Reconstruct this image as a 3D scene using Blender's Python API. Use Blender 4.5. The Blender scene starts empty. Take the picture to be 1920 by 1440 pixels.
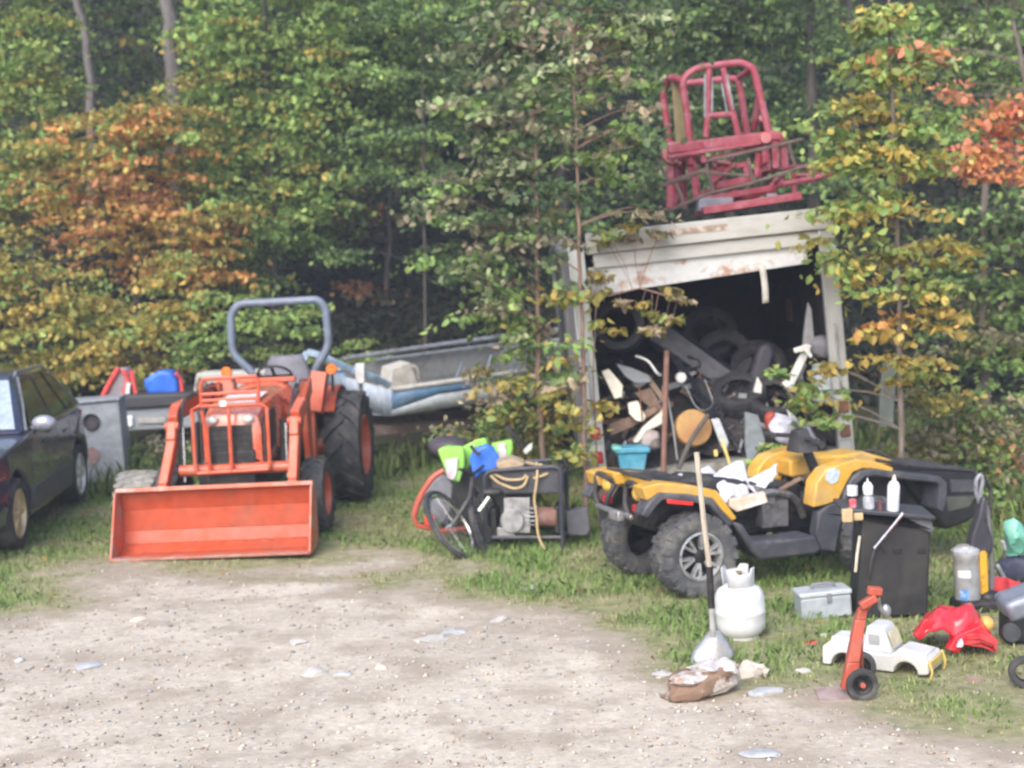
import bpy, math, random
import numpy as np
from mathutils import Vector, Matrix, Euler
R = math.radians
rnd = random.Random(7)
nr = np.random.default_rng(7)
SC = bpy.context.scene
COL = SC.collection

# ---------------------------------------------------------------- camera, world, sun, exposure
CAM_H, FPX, PITCH, ROLL = 2.4, 2800.0, math.atan(225 / 2800.0), R(1.5)
c_f = Vector((0, math.cos(PITCH), -math.sin(PITCH)))
_u0 = Vector((0, math.sin(PITCH), math.cos(PITCH)))
_r0 = Vector((1, 0, 0))
c_u = math.cos(ROLL) * _u0 + math.sin(ROLL) * _r0
c_r = math.cos(ROLL) * _r0 - math.sin(ROLL) * _u0
c_o = Vector((0, 0, CAM_H))
camd = bpy.data.cameras.new('camera')
cam = bpy.data.objects.new('camera', camd)
COL.objects.link(cam)
SC.camera = cam
mw = Matrix((c_r, c_u, -c_f)).transposed().to_4x4()
mw.translation = c_o
cam.matrix_world = mw
camd.sensor_width = 36
camd.lens = FPX / 1920 * 36
camd.clip_end = 500
camd.dof.use_dof = True
camd.dof.focus_distance = 5.0
camd.dof.aperture_fstop = 3.4

SUN_EL, SUN_ROT = R(40), R(200)
w = bpy.data.worlds.new('World')
SC.world = w
w.use_nodes = True
wn = w.node_tree
sky = wn.nodes.new('ShaderNodeTexSky')
sky.sky_type = 'NISHITA'
sky.sun_disc = False
sky.sun_elevation = SUN_EL
sky.sun_rotation = SUN_ROT
sky.dust_density = 3.0
sky.air_density = 1.0
sky.ozone_density = 0.6
bg = wn.nodes['Background']
wn.links.new(sky.outputs[0], bg.inputs[0])
bg.inputs[1].default_value = 0.15
sl = bpy.data.lights.new('sun', 'SUN')
sl.energy = 1.4
sl.angle = R(40)
sl.color = (1.0, 0.97, 0.93)
so = bpy.data.objects.new('sun', sl)
COL.objects.link(so)
sd = Vector((math.sin(SUN_ROT) * math.cos(SUN_EL), math.cos(SUN_ROT) * math.cos(SUN_EL), math.sin(SUN_EL)))
so.rotation_euler = sd.to_track_quat('Z', 'Y').to_euler()
vs = SC.view_settings
vs.view_transform = 'Standard'
vs.look = 'None'
vs.exposure = 1.2
vs.gamma = 1.0
vs.use_curve_mapping = False
try:
    SC.cycles.use_denoising = True
    SC.cycles.max_bounces = 6
    SC.cycles.transparent_max_bounces = 8
except Exception:
    pass

# ---------------------------------------------------------------- from a pixel of the photo to a place on the ground or at a depth
def ray(px, py):
    return c_f + (px - 960) / FPX * c_r - (py - 720) / FPX * c_u

def G(px, py, z=0.0):
    d = ray(px, py)
    return c_o + d * ((z - CAM_H) / d.z)

def P(px, py, y):
    d = ray(px, py)
    return c_o + d * (y / d.y)

# ---------------------------------------------------------------- materials
MATS = {}

def mat(name, col, rough=.6, metal=0.0, col2=None, amt=.6, scale=5, edge=(.48, .62), bump=0.0, bscale=60, jit=.18, spec=.5, coat=0, stretch=None, grime=.22):
    if name in MATS:
        return MATS[name]
    m = bpy.data.materials.new(name)
    m.use_nodes = True
    nt = m.node_tree
    L = nt.links.new
    b = nt.nodes['Principled BSDF']
    tc = nt.nodes.new('ShaderNodeTexCoord')
    src = tc.outputs['Object']
    if stretch:
        mp = nt.nodes.new('ShaderNodeMapping')
        mp.inputs['Scale'].default_value = stretch
        L(src, mp.inputs[0])
        src = mp.outputs[0]
    rgb = nt.nodes.new('ShaderNodeRGB')
    rgb.outputs[0].default_value = (*col, 1)
    out = rgb.outputs[0]
    if col2:
        n = nt.nodes.new('ShaderNodeTexNoise')
        n.inputs['Scale'].default_value = scale
        n.inputs['Detail'].default_value = 8
        n.inputs['Roughness'].default_value = .65
        L(src, n.inputs['Vector'])
        r = nt.nodes.new('ShaderNodeMapRange')
        r.inputs[1].default_value, r.inputs[2].default_value = edge
        r.inputs[3].default_value, r.inputs[4].default_value = 0, amt
        L(n.outputs[0], r.inputs[0])
        mx = nt.nodes.new('ShaderNodeMix')
        mx.data_type = 'RGBA'
        L(r.outputs[0], mx.inputs[0])
        L(out, mx.inputs[6])
        mx.inputs[7].default_value = (*col2, 1)
        out = mx.outputs[2]
    n2 = nt.nodes.new('ShaderNodeTexNoise')
    n2.inputs['Scale'].default_value = 14
    n2.inputs['Detail'].default_value = 5
    L(src, n2.inputs['Vector'])
    r2 = nt.nodes.new('ShaderNodeMapRange')
    r2.inputs[1].default_value, r2.inputs[2].default_value = .3, .7
    r2.inputs[3].default_value, r2.inputs[4].default_value = 1 - jit, 1 + jit
    L(n2.outputs[0], r2.inputs[0])
    hs = nt.nodes.new('ShaderNodeHueSaturation')
    L(out, hs.inputs['Color'])
    L(r2.outputs[0], hs.inputs['Value'])
    out = hs.outputs[0]
    if grime:
        n4 = nt.nodes.new('ShaderNodeTexNoise')
        n4.inputs['Scale'].default_value = 3.7
        n4.inputs['Detail'].default_value = 9
        n4.inputs['Roughness'].default_value = .72
        L(src, n4.inputs['Vector'])
        r4 = nt.nodes.new('ShaderNodeMapRange')
        r4.inputs[1].default_value, r4.inputs[2].default_value = .47, .72
        r4.inputs[3].default_value, r4.inputs[4].default_value = 0, grime
        L(n4.outputs[0], r4.inputs[0])
        mg = nt.nodes.new('ShaderNodeMix')
        mg.data_type = 'RGBA'
        L(r4.outputs[0], mg.inputs[0])
        L(out, mg.inputs[6])
        g_ = sum(col) / 3
        mg.inputs[7].default_value = (.20, .17, .135, 1) if g_ > .12 else (.11, .10, .085, 1)
        out = mg.outputs[2]
    L(out, b.inputs['Base Color'])
    r3 = nt.nodes.new('ShaderNodeMapRange')
    r3.inputs[1].default_value, r3.inputs[2].default_value = .3, .7
    r3.inputs[3].default_value, r3.inputs[4].default_value = max(0.02, rough - .1), min(1, rough + .12)
    L(n2.outputs[0], r3.inputs[0])
    L(r3.outputs[0], b.inputs['Roughness'])
    b.inputs['Metallic'].default_value = metal
    b.inputs['Specular IOR Level'].default_value = spec
    if coat:
        b.inputs['Coat Weight'].default_value = coat
        b.inputs['Coat Roughness'].default_value = .08
    if bump:
        n3 = nt.nodes.new('ShaderNodeTexNoise')
        n3.inputs['Scale'].default_value = bscale
        n3.inputs['Detail'].default_value = 4
        L(src, n3.inputs['Vector'])
        bp = nt.nodes.new('ShaderNodeBump')
        bp.inputs['Strength'].default_value = bump
        bp.inputs['Distance'].default_value = .02
        L(n3.outputs[0], bp.inputs['Height'])
        L(bp.outputs[0], b.inputs['Normal'])
    MATS[name] = m
    return m

def attr_mat(name, attr, rough=.6, transl=0.0, spec=.3):
    m = bpy.data.materials.new(name)
    m.use_nodes = True
    nt = m.node_tree
    L = nt.links.new
    b = nt.nodes['Principled BSDF']
    a = nt.nodes.new('ShaderNodeAttribute')
    a.attribute_name = attr
    L(a.outputs['Color'], b.inputs['Base Color'])
    b.inputs['Roughness'].default_value = rough
    b.inputs['Specular IOR Level'].default_value = spec
    if transl:
        t = nt.nodes.new('ShaderNodeBsdfTranslucent')
        L(a.outputs['Color'], t.inputs['Color'])
        mx = nt.nodes.new('ShaderNodeMixShader')
        mx.inputs[0].default_value = transl
        L(b.outputs[0], mx.inputs[1])
        L(t.outputs[0], mx.inputs[2])
        L(mx.outputs[0], nt.nodes['Material Output'].inputs[0])
    return m

LEAF = attr_mat('leaf', 'leafcol', .5, .42, .35)
BLADE = attr_mat('blade', 'leafcol', .7, .3, .15)
PEBBLE = attr_mat('pebble', 'leafcol', .9, 0, .2)

M_ORANGE = mat('tractor_orange', (.52, .085, .034), .42, 0, (.46, .16, .10), .5, 3.5, jit=.14, grime=.34)
M_ORANGE_IN = mat('bucket_orange', (.42, .062, .02), .5, 0, (.30, .06, .03), .7, 3, (.5, .66), bump=.05, stretch=(1, 1, .8), jit=.14)
M_ORANGE_WORN = mat('worn_orange', (.55, .11, .05), .55, 0, (.36, .25, .2), .8, 8, (.42, .6))
M_RUBBER = mat('rubber', (.032, .033, .037), .75, 0, (.13, .125, .115), .5, 6, bump=.2, bscale=80)
M_RUBBER_DUSTY = mat('dusty_rubber', (.20, .20, .19), .9, 0, (.33, .32, .29), .6, 6, bump=.2)
M_BLACK = mat('black_plastic', (.028, .028, .032), .5, 0, (.09, .088, .085), .5, 4)
M_DARK = mat('dark_metal', (.016, .017, .021), .5, .3, (.06, .05, .045), .6, 9)
M_GREYROPS = mat('slate_grey_paint', (.13, .165, .23), .42, 0, (.2, .23, .28), .4, 6)
M_SEAT = mat('grey_vinyl', (.12, .125, .16), .55, 0, (.18, .18, .21), .5, 6)
M_AMBER = mat('amber_lens', (.75, .16, .02), .25)
M_CHROME = mat('bright_steel', (.75, .76, .78), .25, 1.0)
M_STEEL = mat('dull_steel', (.42, .43, .45), .45, .8, (.2, .17, .15), .5, 10)
M_WHITE = mat('white_paint', (.66, .675, .70), .45, 0, (.55, .52, .46), .5, 6, (.52, .7), jit=.06)
M_CREAM = mat('cream_panel', (.39, .39, .38), .55, 0, (.29, .27, .24), .6, 4, (.5, .66), jit=.06, stretch=(.6, 1, 2))
M_DOORRUST = mat('rusted_white_door', (.50, .515, .53), .5, 0, (.30, .14, .07), .85, 3.2, (.53, .63), jit=.06, stretch=(1.3, 1, 1.6))
M_ALU = mat('weathered_aluminium', (.50, .52, .53), .45, .35, (.33, .33, .31), .6, 7, stretch=(1, 1, .3))
M_TRUCKSIDE = mat('grey_truck_side', (.12, .122, .135), .6, 0, (.07, .07, .075), .7, 3, bump=.1, stretch=(1, 1, .35))
M_TRUCKIN = mat('truck_inside_shade', (.016, .016, .019), .8, 0, (.028, .025, .024), .6, 3)  # near-black colour adds to the shade inside the truck box
M_REDLENS = mat('red_lens', (.42, .02, .03), .2, coat=.5)
M_REDFRAME = mat('faded_red_paint', (.28, .04, .066), .5, 0, (.34, .12, .16), .7, 7, (.46, .62), grime=.12)
M_RUSTY = mat('rust', (.16, .07, .04), .85, 0, (.26, .13, .08), .7, 10, bump=.2)
M_RUSTRAIL = mat('rusty_grey_rail', (.17, .12, .105), .8, 0, (.25, .2, .18), .7, 9)
M_YELLOW = mat('yellow_plastic', (.62, .345, .045), .4, 0, (.5, .36, .16), .6, 5, jit=.1, grime=.45)
M_CHARCOAL = mat('charcoal_plastic', (.050, .053, .068), .55, 0, (.14, .14, .145), .6, 5, bump=.05)
M_NAVY = mat('navy_car_paint', (.014, .018, .055), .34, .1, (.03, .03, .04), .5, 3, coat=1, jit=.1)
M_GLASS = mat('dark_glass', (.02, .026, .026), .06, 0, jit=.05, spec=.8, grime=0)
M_WOOD = mat('pale_wood', (.50, .42, .32), .7, 0, (.34, .27, .19), .7, 8, stretch=(6, 6, 1))
M_TANWOOD = mat('tan_wood', (.40, .25, .11), .7, 0, (.32, .16, .06), .7, 3)
M_BROWN = mat('brown_board', (.17, .11, .08), .8, 0, (.26, .19, .14), .7, 6)
M_BARK = mat('bark', (.13, .105, .09), .9, 0, (.22, .19, .17), .7, 10, bump=.6, bscale=25, stretch=(2, 2, .4))
M_BARKGREY = mat('grey_bark', (.15, .138, .14), .9, 0, (.09, .08, .08), .7, 8, bump=.5, bscale=25, stretch=(2, 2, .4))
M_BARKRED = mat('reddish_bark', (.20, .13, .10), .85, 0, (.13, .09, .07), .6, 12, bump=.3)
M_BLUE = mat('blue_plastic', (.02, .13, .62), .4, 0, (.05, .2, .7), .4, 5)
M_TEAL = mat('teal_plastic', (.07, .30, .44), .5, 0, (.14, .38, .5), .5, 5)
M_GREYMETAL = mat('grey_cabinet', (.27, .30, .345), .5, .1, (.22, .23, .25), .5, 3)
M_RED = mat('red_plastic', (.60, .018, .035), .3, 0, (.65, .12, .13), .4, 5, coat=.3)
M_LIME = mat('lime_bag', (.28, .62, .10), .45, 0, (.35, .68, .2), .5, 6)
M_PALEBLUE = mat('pale_blue_paint', (.27, .38, .52), .5, 0, (.48, .55, .62), .6, 6)
M_HULL = mat('grey_white_hull', (.52, .57, .64), .55, 0, (.36, .40, .43), .6, 2.5, (.45, .65))
M_HULLBLUE = mat('hull_blue', (.15, .29, .52), .5, 0, (.16, .26, .40), .6, 3)
M_TAN = mat('tan_rope', (.48, .36, .20), .85)
M_PAPER = mat('white_paper', (.58, .59, .66), .6, 0, (.62, .62, .66), .5, 6, jit=.06)
M_STONE = mat('pale_stone', (.52, .47, .41), .9, 0, (.36, .31, .27), .7, 7, bump=.4, bscale=20)
M_STONEB = mat('blue_grey_stone', (.38, .40, .43), .9, 0, (.47, .47, .47), .7, 7, bump=.4, bscale=20)
M_REDORANGE = mat('red_orange_paint', (.40, .075, .045), .45, 0, (.34, .13, .10), .6, 8)

# ---------------------------------------------------------------- mesh helper
LAT = np.random.default_rng(77).random((32, 32, 32, 3)) * 2 - 1

class MB:
    def __init__(s):
        s.V, s.F, s.M = [], [], Matrix.Identity(4)

    def add(s, vs_, fs):
        o = len(s.V)
        s.V += [s.M @ Vector(v) for v in vs_]
        s.F += [tuple(i + o for i in f) for f in fs]
        return s

    def box(s, c, d, rot=None):
        hx, hy, hz = d[0] / 2, d[1] / 2, d[2] / 2
        vs_ = [Vector((sx * hx, sy * hy, sz * hz)) for sx in (-1, 1) for sy in (-1, 1) for sz in (-1, 1)]
        if rot:
            e = Euler(rot).to_matrix()
            vs_ = [e @ v for v in vs_]
        vs_ = [v + Vector(c) for v in vs_]
        return s.add(vs_, [(0, 1, 3, 2), (4, 6, 7, 5), (0, 4, 5, 1), (2, 3, 7, 6), (0, 2, 6, 4), (1, 5, 7, 3)])

    def hexa(s, b, t):           # bottom 4 points, top 4 points
        return s.add(list(b) + list(t), [(3, 2, 1, 0), (4, 5, 6, 7), (0, 1, 5, 4), (1, 2, 6, 5), (2, 3, 7, 6), (3, 0, 4, 7)])

    def tube(s, path, r, n=8, cap=True, r1=None):
        pts = [Vector(p) for p in path]
        k = len(pts)
        vs_, up = [], None
        for i, p in enumerate(pts):
            a = pts[max(0, i - 1)]
            b = pts[min(k - 1, i + 1)]
            t = (b - a)
            if t.length < 1e-9:
                t = Vector((0, 0, 1))
            t.normalize()
            if up is None:
                up = Vector((0, 0, 1)) if abs(t.z) < .9 else Vector((1, 0, 0))
            x = t.cross(up)
            if x.length < 1e-6:
                x = t.orthogonal()
            x.normalize()
            y = x.cross(t).normalized()
            up = y
            rr = r if r1 is None else r + (r1 - r) * i / max(1, k - 1)
            for j in range(n):
                q = 2 * math.pi * j / n
                vs_.append(p + x * rr * math.cos(q) + y * rr * math.sin(q))
        fs = []
        for i in range(k - 1):
            for j in range(n):
                a, b = i * n + j, i * n + (j + 1) % n
                fs.append((a, b, b + n, a + n))
        if cap:
            fs.append(tuple(range(n - 1, -1, -1)))
            fs.append(tuple(range((k - 1) * n, k * n)))
        return s.add(vs_, fs)

    def lathe(s, prof, n=24, axis='z', c=(0, 0, 0), cap=True):
        vs_ = []
        for (a, r) in prof:
            for j in range(n):
                q = 2 * math.pi * j / n
                u, v = r * math.cos(q), r * math.sin(q)
                p = (u, v, a) if axis == 'z' else ((a, u, v) if axis == 'x' else (v, a, u))
                vs_.append((p[0] + c[0], p[1] + c[1], p[2] + c[2]))
        fs = []
        for i in range(len(prof) - 1):
            for j in range(n):
                a, b = i * n + j, i * n + (j + 1) % n
                fs.append((a, b, b + n, a + n))
        if cap:
            if prof[0][1] > 1e-5:
                fs.append(tuple(range(n - 1, -1, -1)))
            if prof[-1][1] > 1e-5:
                fs.append(tuple(range((len(prof) - 1) * n, len(prof) * n)))
        return s.add(vs_, fs)

    def slab(s, pts, y0, y1, inset=0.0):          # outline in x,z pushed from y0 to y1
        n = len(pts)
        cx = sum(p[0] for p in pts) / n
        cz = sum(p[1] for p in pts) / n
        k = 1 - inset
        vs_ = [(p[0], y0, p[1]) for p in pts] + [(cx + (p[0] - cx) * k, y1, cz + (p[1] - cz) * k) for p in pts]
        fs = [tuple(range(n)), tuple(range(2 * n - 1, n - 1, -1))]
        fs += [(i, i + n, (i + 1) % n + n, (i + 1) % n) for i in range(n)]
        return s.add(vs_, fs)

    def band(s, pts, wd, y0, y1):                 # a strip along a line in x,z, wd wide
        up, dn = [], []
        for i, p in enumerate(pts):
            a, b = pts[max(0, i - 1)], pts[min(len(pts) - 1, i + 1)]
            dx, dz = b[0] - a[0], b[1] - a[1]
            l = math.hypot(dx, dz) or 1
            ww = wd[i] if isinstance(wd, (list, tuple)) else wd
            up.append((p[0] - dz / l * ww / 2, p[1] + dx / l * ww / 2))
            dn.append((p[0] + dz / l * ww / 2, p[1] - dx / l * ww / 2))
        return s.slab(up + dn[::-1], y0, y1)

    def ball(s, c, d, nu=14, nv=9):
        prof = [(-math.cos(math.pi * i / nv) * d[2], max(1e-4, math.sin(math.pi * i / nv))) for i in range(nv + 1)]
        o = len(s.V)
        s.lathe(prof, nu, 'z', (0, 0, 0))
        inv = s.M.inverted()
        for i in range(o, len(s.V)):
            v = inv @ s.V[i]
            s.V[i] = s.M @ Vector((v.x * d[0] + c[0], v.y * d[1] + c[1], v.z + c[2]))
        return s

    def noise(s, amp, f=3.0, seed=0):
        if not s.V:
            return s
        q = np.array([tuple(v) for v in s.V]) * f + np.array([seed * 7.3, seed * 3.1, seed]) + 500
        c0 = np.floor(q).astype(int)
        t = q - c0
        t = t * t * (3 - 2 * t)
        out = np.zeros_like(q)
        for dx in (0, 1):
            for dy in (0, 1):
                for dz in (0, 1):
                    wgt = (t[:, 0] if dx else 1 - t[:, 0]) * (t[:, 1] if dy else 1 - t[:, 1]) * (t[:, 2] if dz else 1 - t[:, 2])
                    out += wgt[:, None] * LAT[(c0[:, 0] + dx) % 32, (c0[:, 1] + dy) % 32, (c0[:, 2] + dz) % 32]
        for i, v in enumerate(s.V):
            s.V[i] = v + Vector(out[i]) * amp * .8
        return s

    def grid(s, nu, nv, fn):
        vs_ = [fn(i / nu, j / nv) for j in range(nv + 1) for i in range(nu + 1)]
        fs = [(j * (nu + 1) + i, j * (nu + 1) + i + 1, (j + 1) * (nu + 1) + i + 1, (j + 1) * (nu + 1) + i) for j in range(nv) for i in range(nu)]
        return s.add(vs_, fs)

    def build(s, name, m, parent=None, origin=None, bevel=0.0, smooth=35, sub=0, solid=0.0, seg=2):
        me = bpy.data.meshes.new(name)
        vs_ = s.V
        if origin is not None:
            o_ = Vector(origin)
            vs_ = [v - o_ for v in s.V]
        me.from_pydata([tuple(v) for v in vs_], [], s.F)
        import bmesh
        bm = bmesh.new()
        bm.from_mesh(me)
        bmesh.ops.recalc_face_normals(bm, faces=bm.faces)
        bm.to_mesh(me)
        bm.free()
        if smooth:
            me.polygons.foreach_set('use_smooth', [True] * len(me.polygons))
            me.set_sharp_from_angle(angle=R(smooth))
        me.materials.append(m)
        me.update()
        ob = bpy.data.objects.new(name, me)
        COL.objects.link(ob)
        if origin is not None:
            ob.location = origin
        if parent is not None:
            ob.parent = parent
        if solid:
            md = ob.modifiers.new('thick', 'SOLIDIFY')
            md.thickness = solid
        if bevel:
            md = ob.modifiers.new('bevel', 'BEVEL')
            md.width = bevel
            md.segments = seg
            md.limit_method = 'ANGLE'
            md.angle_limit = R(40)
            md.harden_normals = False
        if sub:
            md = ob.modifiers.new('sub', 'SUBSURF')
            md.levels = md.render_levels = sub
        return ob

def tag(o, label, cat=None, group=None, kind=None):
    if label:
        o['label'] = label
    if cat:
        o['category'] = cat
    if group:
        o['group'] = group
    if kind:
        o['kind'] = kind
    return o

TM = {}

def thing(name, label, cat, loc=(0, 0, 0), rot=(0, 0, 0), group=None):
    o = bpy.data.objects.new(name, None)
    o.empty_display_size = .1
    COL.objects.link(o)
    o.location = loc
    o.rotation_euler = rot
    tag(o, label, cat, group)
    TM[o.name] = Matrix.Translation(Vector(loc)) @ Euler(rot).to_matrix().to_4x4()
    return o

def lp(t, px, py, off):          # the spot on the thing's own plane y = off that the photo shows at this pixel
    Mx = TM[t.name]
    n = Mx.to_3x3() @ Vector((0, 1, 0))
    p0 = Mx @ Vector((0, off, 0))
    d = ray(px, py)
    q = c_o + d * ((p0 - c_o).dot(n) / d.dot(n))
    return Mx.inverted() @ q

def l2(t, pts, off):
    r_ = []
    for p in pts:
        v = lp(t, p[0], p[1], off)
        r_.append((v.x, v.z))
    return r_

def l3(t, pts):
    return [lp(t, p[0], p[1], p[2]) for p in pts]

def copy_tree(o, parent=None):
    c = o.copy()
    COL.objects.link(c)
    if parent is not None:
        c.parent = parent
    for ch in [x for x in o.children]:
        copy_tree(ch, c)
    return c

def arc(cx, cz, r, a0, a1, n=8):
    return [(cx + r * math.cos(R(a0 + (a1 - a0) * i / n)), cz + r * math.sin(R(a0 + (a1 - a0) * i / n))) for i in range(n + 1)]

def fillet(pts, r, n=4):         # round the corners of a 3-D polyline
    pts = [Vector(p) for p in pts]
    out = [pts[0]]
    for i in range(1, len(pts) - 1):
        a, b, c = pts[i - 1], pts[i], pts[i + 1]
        d0 = (a - b)
        d1 = (c - b)
        rr = min(r, d0.length * .45, d1.length * .45)
        p0 = b + d0.normalized() * rr
        p1 = b + d1.normalized() * rr
        for k in range(n + 1):
            t = k / n
            out.append((1 - t) ** 2 * p0 + 2 * t * (1 - t) * b + t * t * p1)
    out.append(pts[-1])
    return out

def vn(x, y, scale, seed=0):     # value noise, 0..1
    g = np.random.default_rng(seed).random((64, 64))
    u, v = np.asarray(x) / scale + 1000, np.asarray(y) / scale + 1000
    i, j = np.floor(u).astype(int), np.floor(v).astype(int)
    fu, fv = u - i, v - j
    fu, fv = fu * fu * (3 - 2 * fu), fv * fv * (3 - 2 * fv)
    a = g[i % 64, j % 64] * (1 - fu) + g[(i + 1) % 64, j % 64] * fu
    b = g[i % 64, (j + 1) % 64] * (1 - fu) + g[(i + 1) % 64, (j + 1) % 64] * fu
    return a * (1 - fv) + b * fv

def raw_mesh(name, verts, loops, starts, col, m, parent=None, origin=(0, 0, 0), attr='leafcol'):
    me = bpy.data.meshes.new(name)
    verts = np.asarray(verts, np.float32) - np.asarray(origin, np.float32)
    me.vertices.add(len(verts))
    me.vertices.foreach_set('co', verts.ravel())
    me.loops.add(len(loops))
    me.loops.foreach_set('vertex_index', np.asarray(loops, np.int32))
    me.polygons.add(len(starts))
    me.polygons.foreach_set('loop_start', np.asarray(starts, np.int32))
    me.update(calc_edges=True)
    a = me.attributes.new(attr, 'FLOAT_COLOR', 'FACE')
    rgba = np.ones((len(starts), 4), np.float32)
    rgba[:, :3] = col
    a.data.foreach_set('color', rgba.ravel())
    me.materials.append(m)
    ob = bpy.data.objects.new(name, me)
    COL.objects.link(ob)
    ob.location = origin
    if parent is not None:
        ob.parent = parent
    return ob

# ---------------------------------------------------------------- ground
EDGE = [(-500, 1175), (0, 1152), (90, 1130), (160, 1085), (230, 1064), (610, 1055), (760, 1078), (900, 1105), (1020, 1145), (1150, 1195), (1250, 1240), (1330, 1290), (1560, 1322), (1760, 1325), (1920, 1350), (2400, 1370)]
_ea, _ey = [], []
for e in EDGE:
    q = G(*e)
    _ea.append(q.x / q.y)
    _ey.append(q.y)

def grassy(x, y):
    x, y = np.asarray(x, float), np.asarray(y, float)
    yy = np.maximum(y, 1.0)
    e = np.interp(x / yy, _ea, _ey)
    n = (vn(x, y, 1.1, 1) - .5) * 1.9 + (vn(x, y, .35, 2) - .5) * 1.3
    s = (y - e) / 1.1 + n - .1
    return np.clip(s * .5 + .5, 0, 1) * np.clip((y - 5) / 2, 0, 1)

def hz(x, y):
    x, y = np.asarray(x, float), np.asarray(y, float)
    h = np.clip(y - 19.5, 0, None)
    return .28 * h + .012 * h * h * (h < 25) + (h >= 25) * (.012 * 625 + .6 * (h - 25)) + (vn(x, y, 1.7, 5) - .5) * .035 + (vn(x, y, .5, 6) - .5) * .014 - .008

xs = np.concatenate([np.linspace(-90, -12, 20, endpoint=False), np.linspace(-12, 12, 260), np.linspace(12, 90, 21)[1:]])
ys = np.concatenate([np.linspace(-60, 3, 12, endpoint=False), np.linspace(3, 21, 230, endpoint=False), np.linspace(21, 90, 50)])
gx, gy = np.meshgrid(xs, ys)
gz = hz(gx, gy)
vv = np.stack([gx.ravel(), gy.ravel(), gz.ravel()], 1)
nx, ny = len(xs), len(ys)
ii, jj = np.meshgrid(np.arange(nx - 1), np.arange(ny - 1))
a0 = (jj * nx + ii).ravel()
lo = np.stack([a0, a0 + 1, a0 + 1 + nx, a0 + nx], 1).ravel()
me = bpy.data.meshes.new('ground')
me.vertices.add(len(vv))
me.vertices.foreach_set('co', vv.astype(np.float32).ravel())
me.loops.add(len(lo))
me.loops.foreach_set('vertex_index', lo.astype(np.int32))
me.polygons.add(len(a0))
me.polygons.foreach_set('loop_start', np.arange(0, len(lo), 4, dtype=np.int32))
me.update(calc_edges=True)
me.polygons.foreach_set('use_smooth', [True] * len(me.polygons))
at_ = me.attributes.new('turf', 'FLOAT', 'POINT')
at_.data.foreach_set('value', grassy(gx, gy).ravel().astype(np.float32))
ground = bpy.data.objects.new('ground', me)
COL.objects.link(ground)
ground['kind'] = 'structure'
gm = bpy.data.materials.new('ground')
gm.use_nodes = True
nt = gm.node_tree
L = nt.links.new
b = nt.nodes['Principled BSDF']
tc = nt.nodes.new('ShaderNodeTexCoord')

def nd(kind, **kw):
    n = nt.nodes.new(kind)
    for k, v in kw.items():
        n.inputs[k].default_value = v
    return n

def mixc(f, a, b_):
    mx = nt.nodes.new('ShaderNodeMix')
    mx.data_type = 'RGBA'
    for sock, v in ((mx.inputs[0], f), (mx.inputs[6], a), (mx.inputs[7], b_)):
        if isinstance(v, tuple):
            sock.default_value = (*v, 1)
        elif isinstance(v, float):
            sock.default_value = v
        else:
            L(v, sock)
    return mx.outputs[2]

def rng(v, a, b_, c=0.0, d=1.0):
    r_ = nt.nodes.new('ShaderNodeMapRange')
    L(v, r_.inputs[0])
    for i, k in enumerate((a, b_, c, d)):
        r_.inputs[i + 1].default_value = k
    return r_.outputs[0]

n1 = nd('ShaderNodeTexNoise', Scale=.9, Detail=6.0, Roughness=.6)
n2 = nd('ShaderNodeTexNoise', Scale=9.0, Detail=8.0, Roughness=.75)
n3 = nd('ShaderNodeTexNoise', Scale=3.0, Detail=6.0, Roughness=.7)
vo = nd('ShaderNodeTexVoronoi', Scale=38.0)
vo2 = nd('ShaderNodeTexVoronoi', Scale=90.0)
for n in (n1, n2, n3, vo, vo2):
    L(tc.outputs['Object'], n.inputs['Vector'])
grav = mixc(rng(n1.outputs[0], .38, .62), (.49, .43, .355), (.64, .575, .48))
grav = mixc(rng(n2.outputs[0], .4, .75, 0, .6), grav, (.33, .285, .235))
sep = nt.nodes.new('ShaderNodeSeparateColor')
L(vo.outputs['Color'], sep.inputs[0])
grav = mixc(rng(sep.outputs[0], .78, .97, 0, .5), grav, (.66, .62, .56))
grav = mixc(rng(sep.outputs[1], .84, .97, 0, .4), grav, (.30, .265, .24))
sep2 = nt.nodes.new('ShaderNodeSeparateColor')
L(vo2.outputs['Color'], sep2.inputs[0])
grav = mixc(rng(sep2.outputs[0], .55, 1.0, 0, .22), grav, (.33, .28, .235))
turf = mixc(rng(n3.outputs[0], .35, .6), (.19, .235, .085), (.36, .33, .20))
turf = mixc(rng(n2.outputs[0], .4, .7, 0, .6), turf, (.085, .075, .045))
at = nt.nodes.new('ShaderNodeAttribute')
at.attribute_name = 'turf'
mm = nt.nodes.new('ShaderNodeMath')
mm.operation = 'ADD'
L(at.outputs['Fac'], mm.inputs[0])
L(rng(n2.outputs[0], .3, .7, -.22, .22), mm.inputs[1])
n5 = nd('ShaderNodeTexNoise', Scale=2.1, Detail=7.0, Roughness=.65)
L(tc.outputs['Object'], n5.inputs['Vector'])
grav = mixc(rng(n5.outputs[0], .47, .63, 0, .55), grav, (.36, .305, .25))
m2 = nt.nodes.new('ShaderNodeMath')
m2.operation = 'ADD'
L(at.outputs['Fac'], m2.inputs[0])
L(rng(n5.outputs[0], .3, .7, -.30, .30), m2.inputs[1])
grav = mixc(rng(m2.outputs[0], .0, .34, 0, .8), grav, (.33, .275, .215))
colr = mixc(rng(mm.outputs[0], .35, .75), grav, turf)
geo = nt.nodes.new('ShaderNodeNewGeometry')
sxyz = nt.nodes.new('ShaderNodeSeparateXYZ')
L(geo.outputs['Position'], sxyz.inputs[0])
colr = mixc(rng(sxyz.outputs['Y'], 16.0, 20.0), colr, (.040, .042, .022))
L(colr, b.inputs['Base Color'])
b.inputs['Roughness'].default_value = .95
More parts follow.
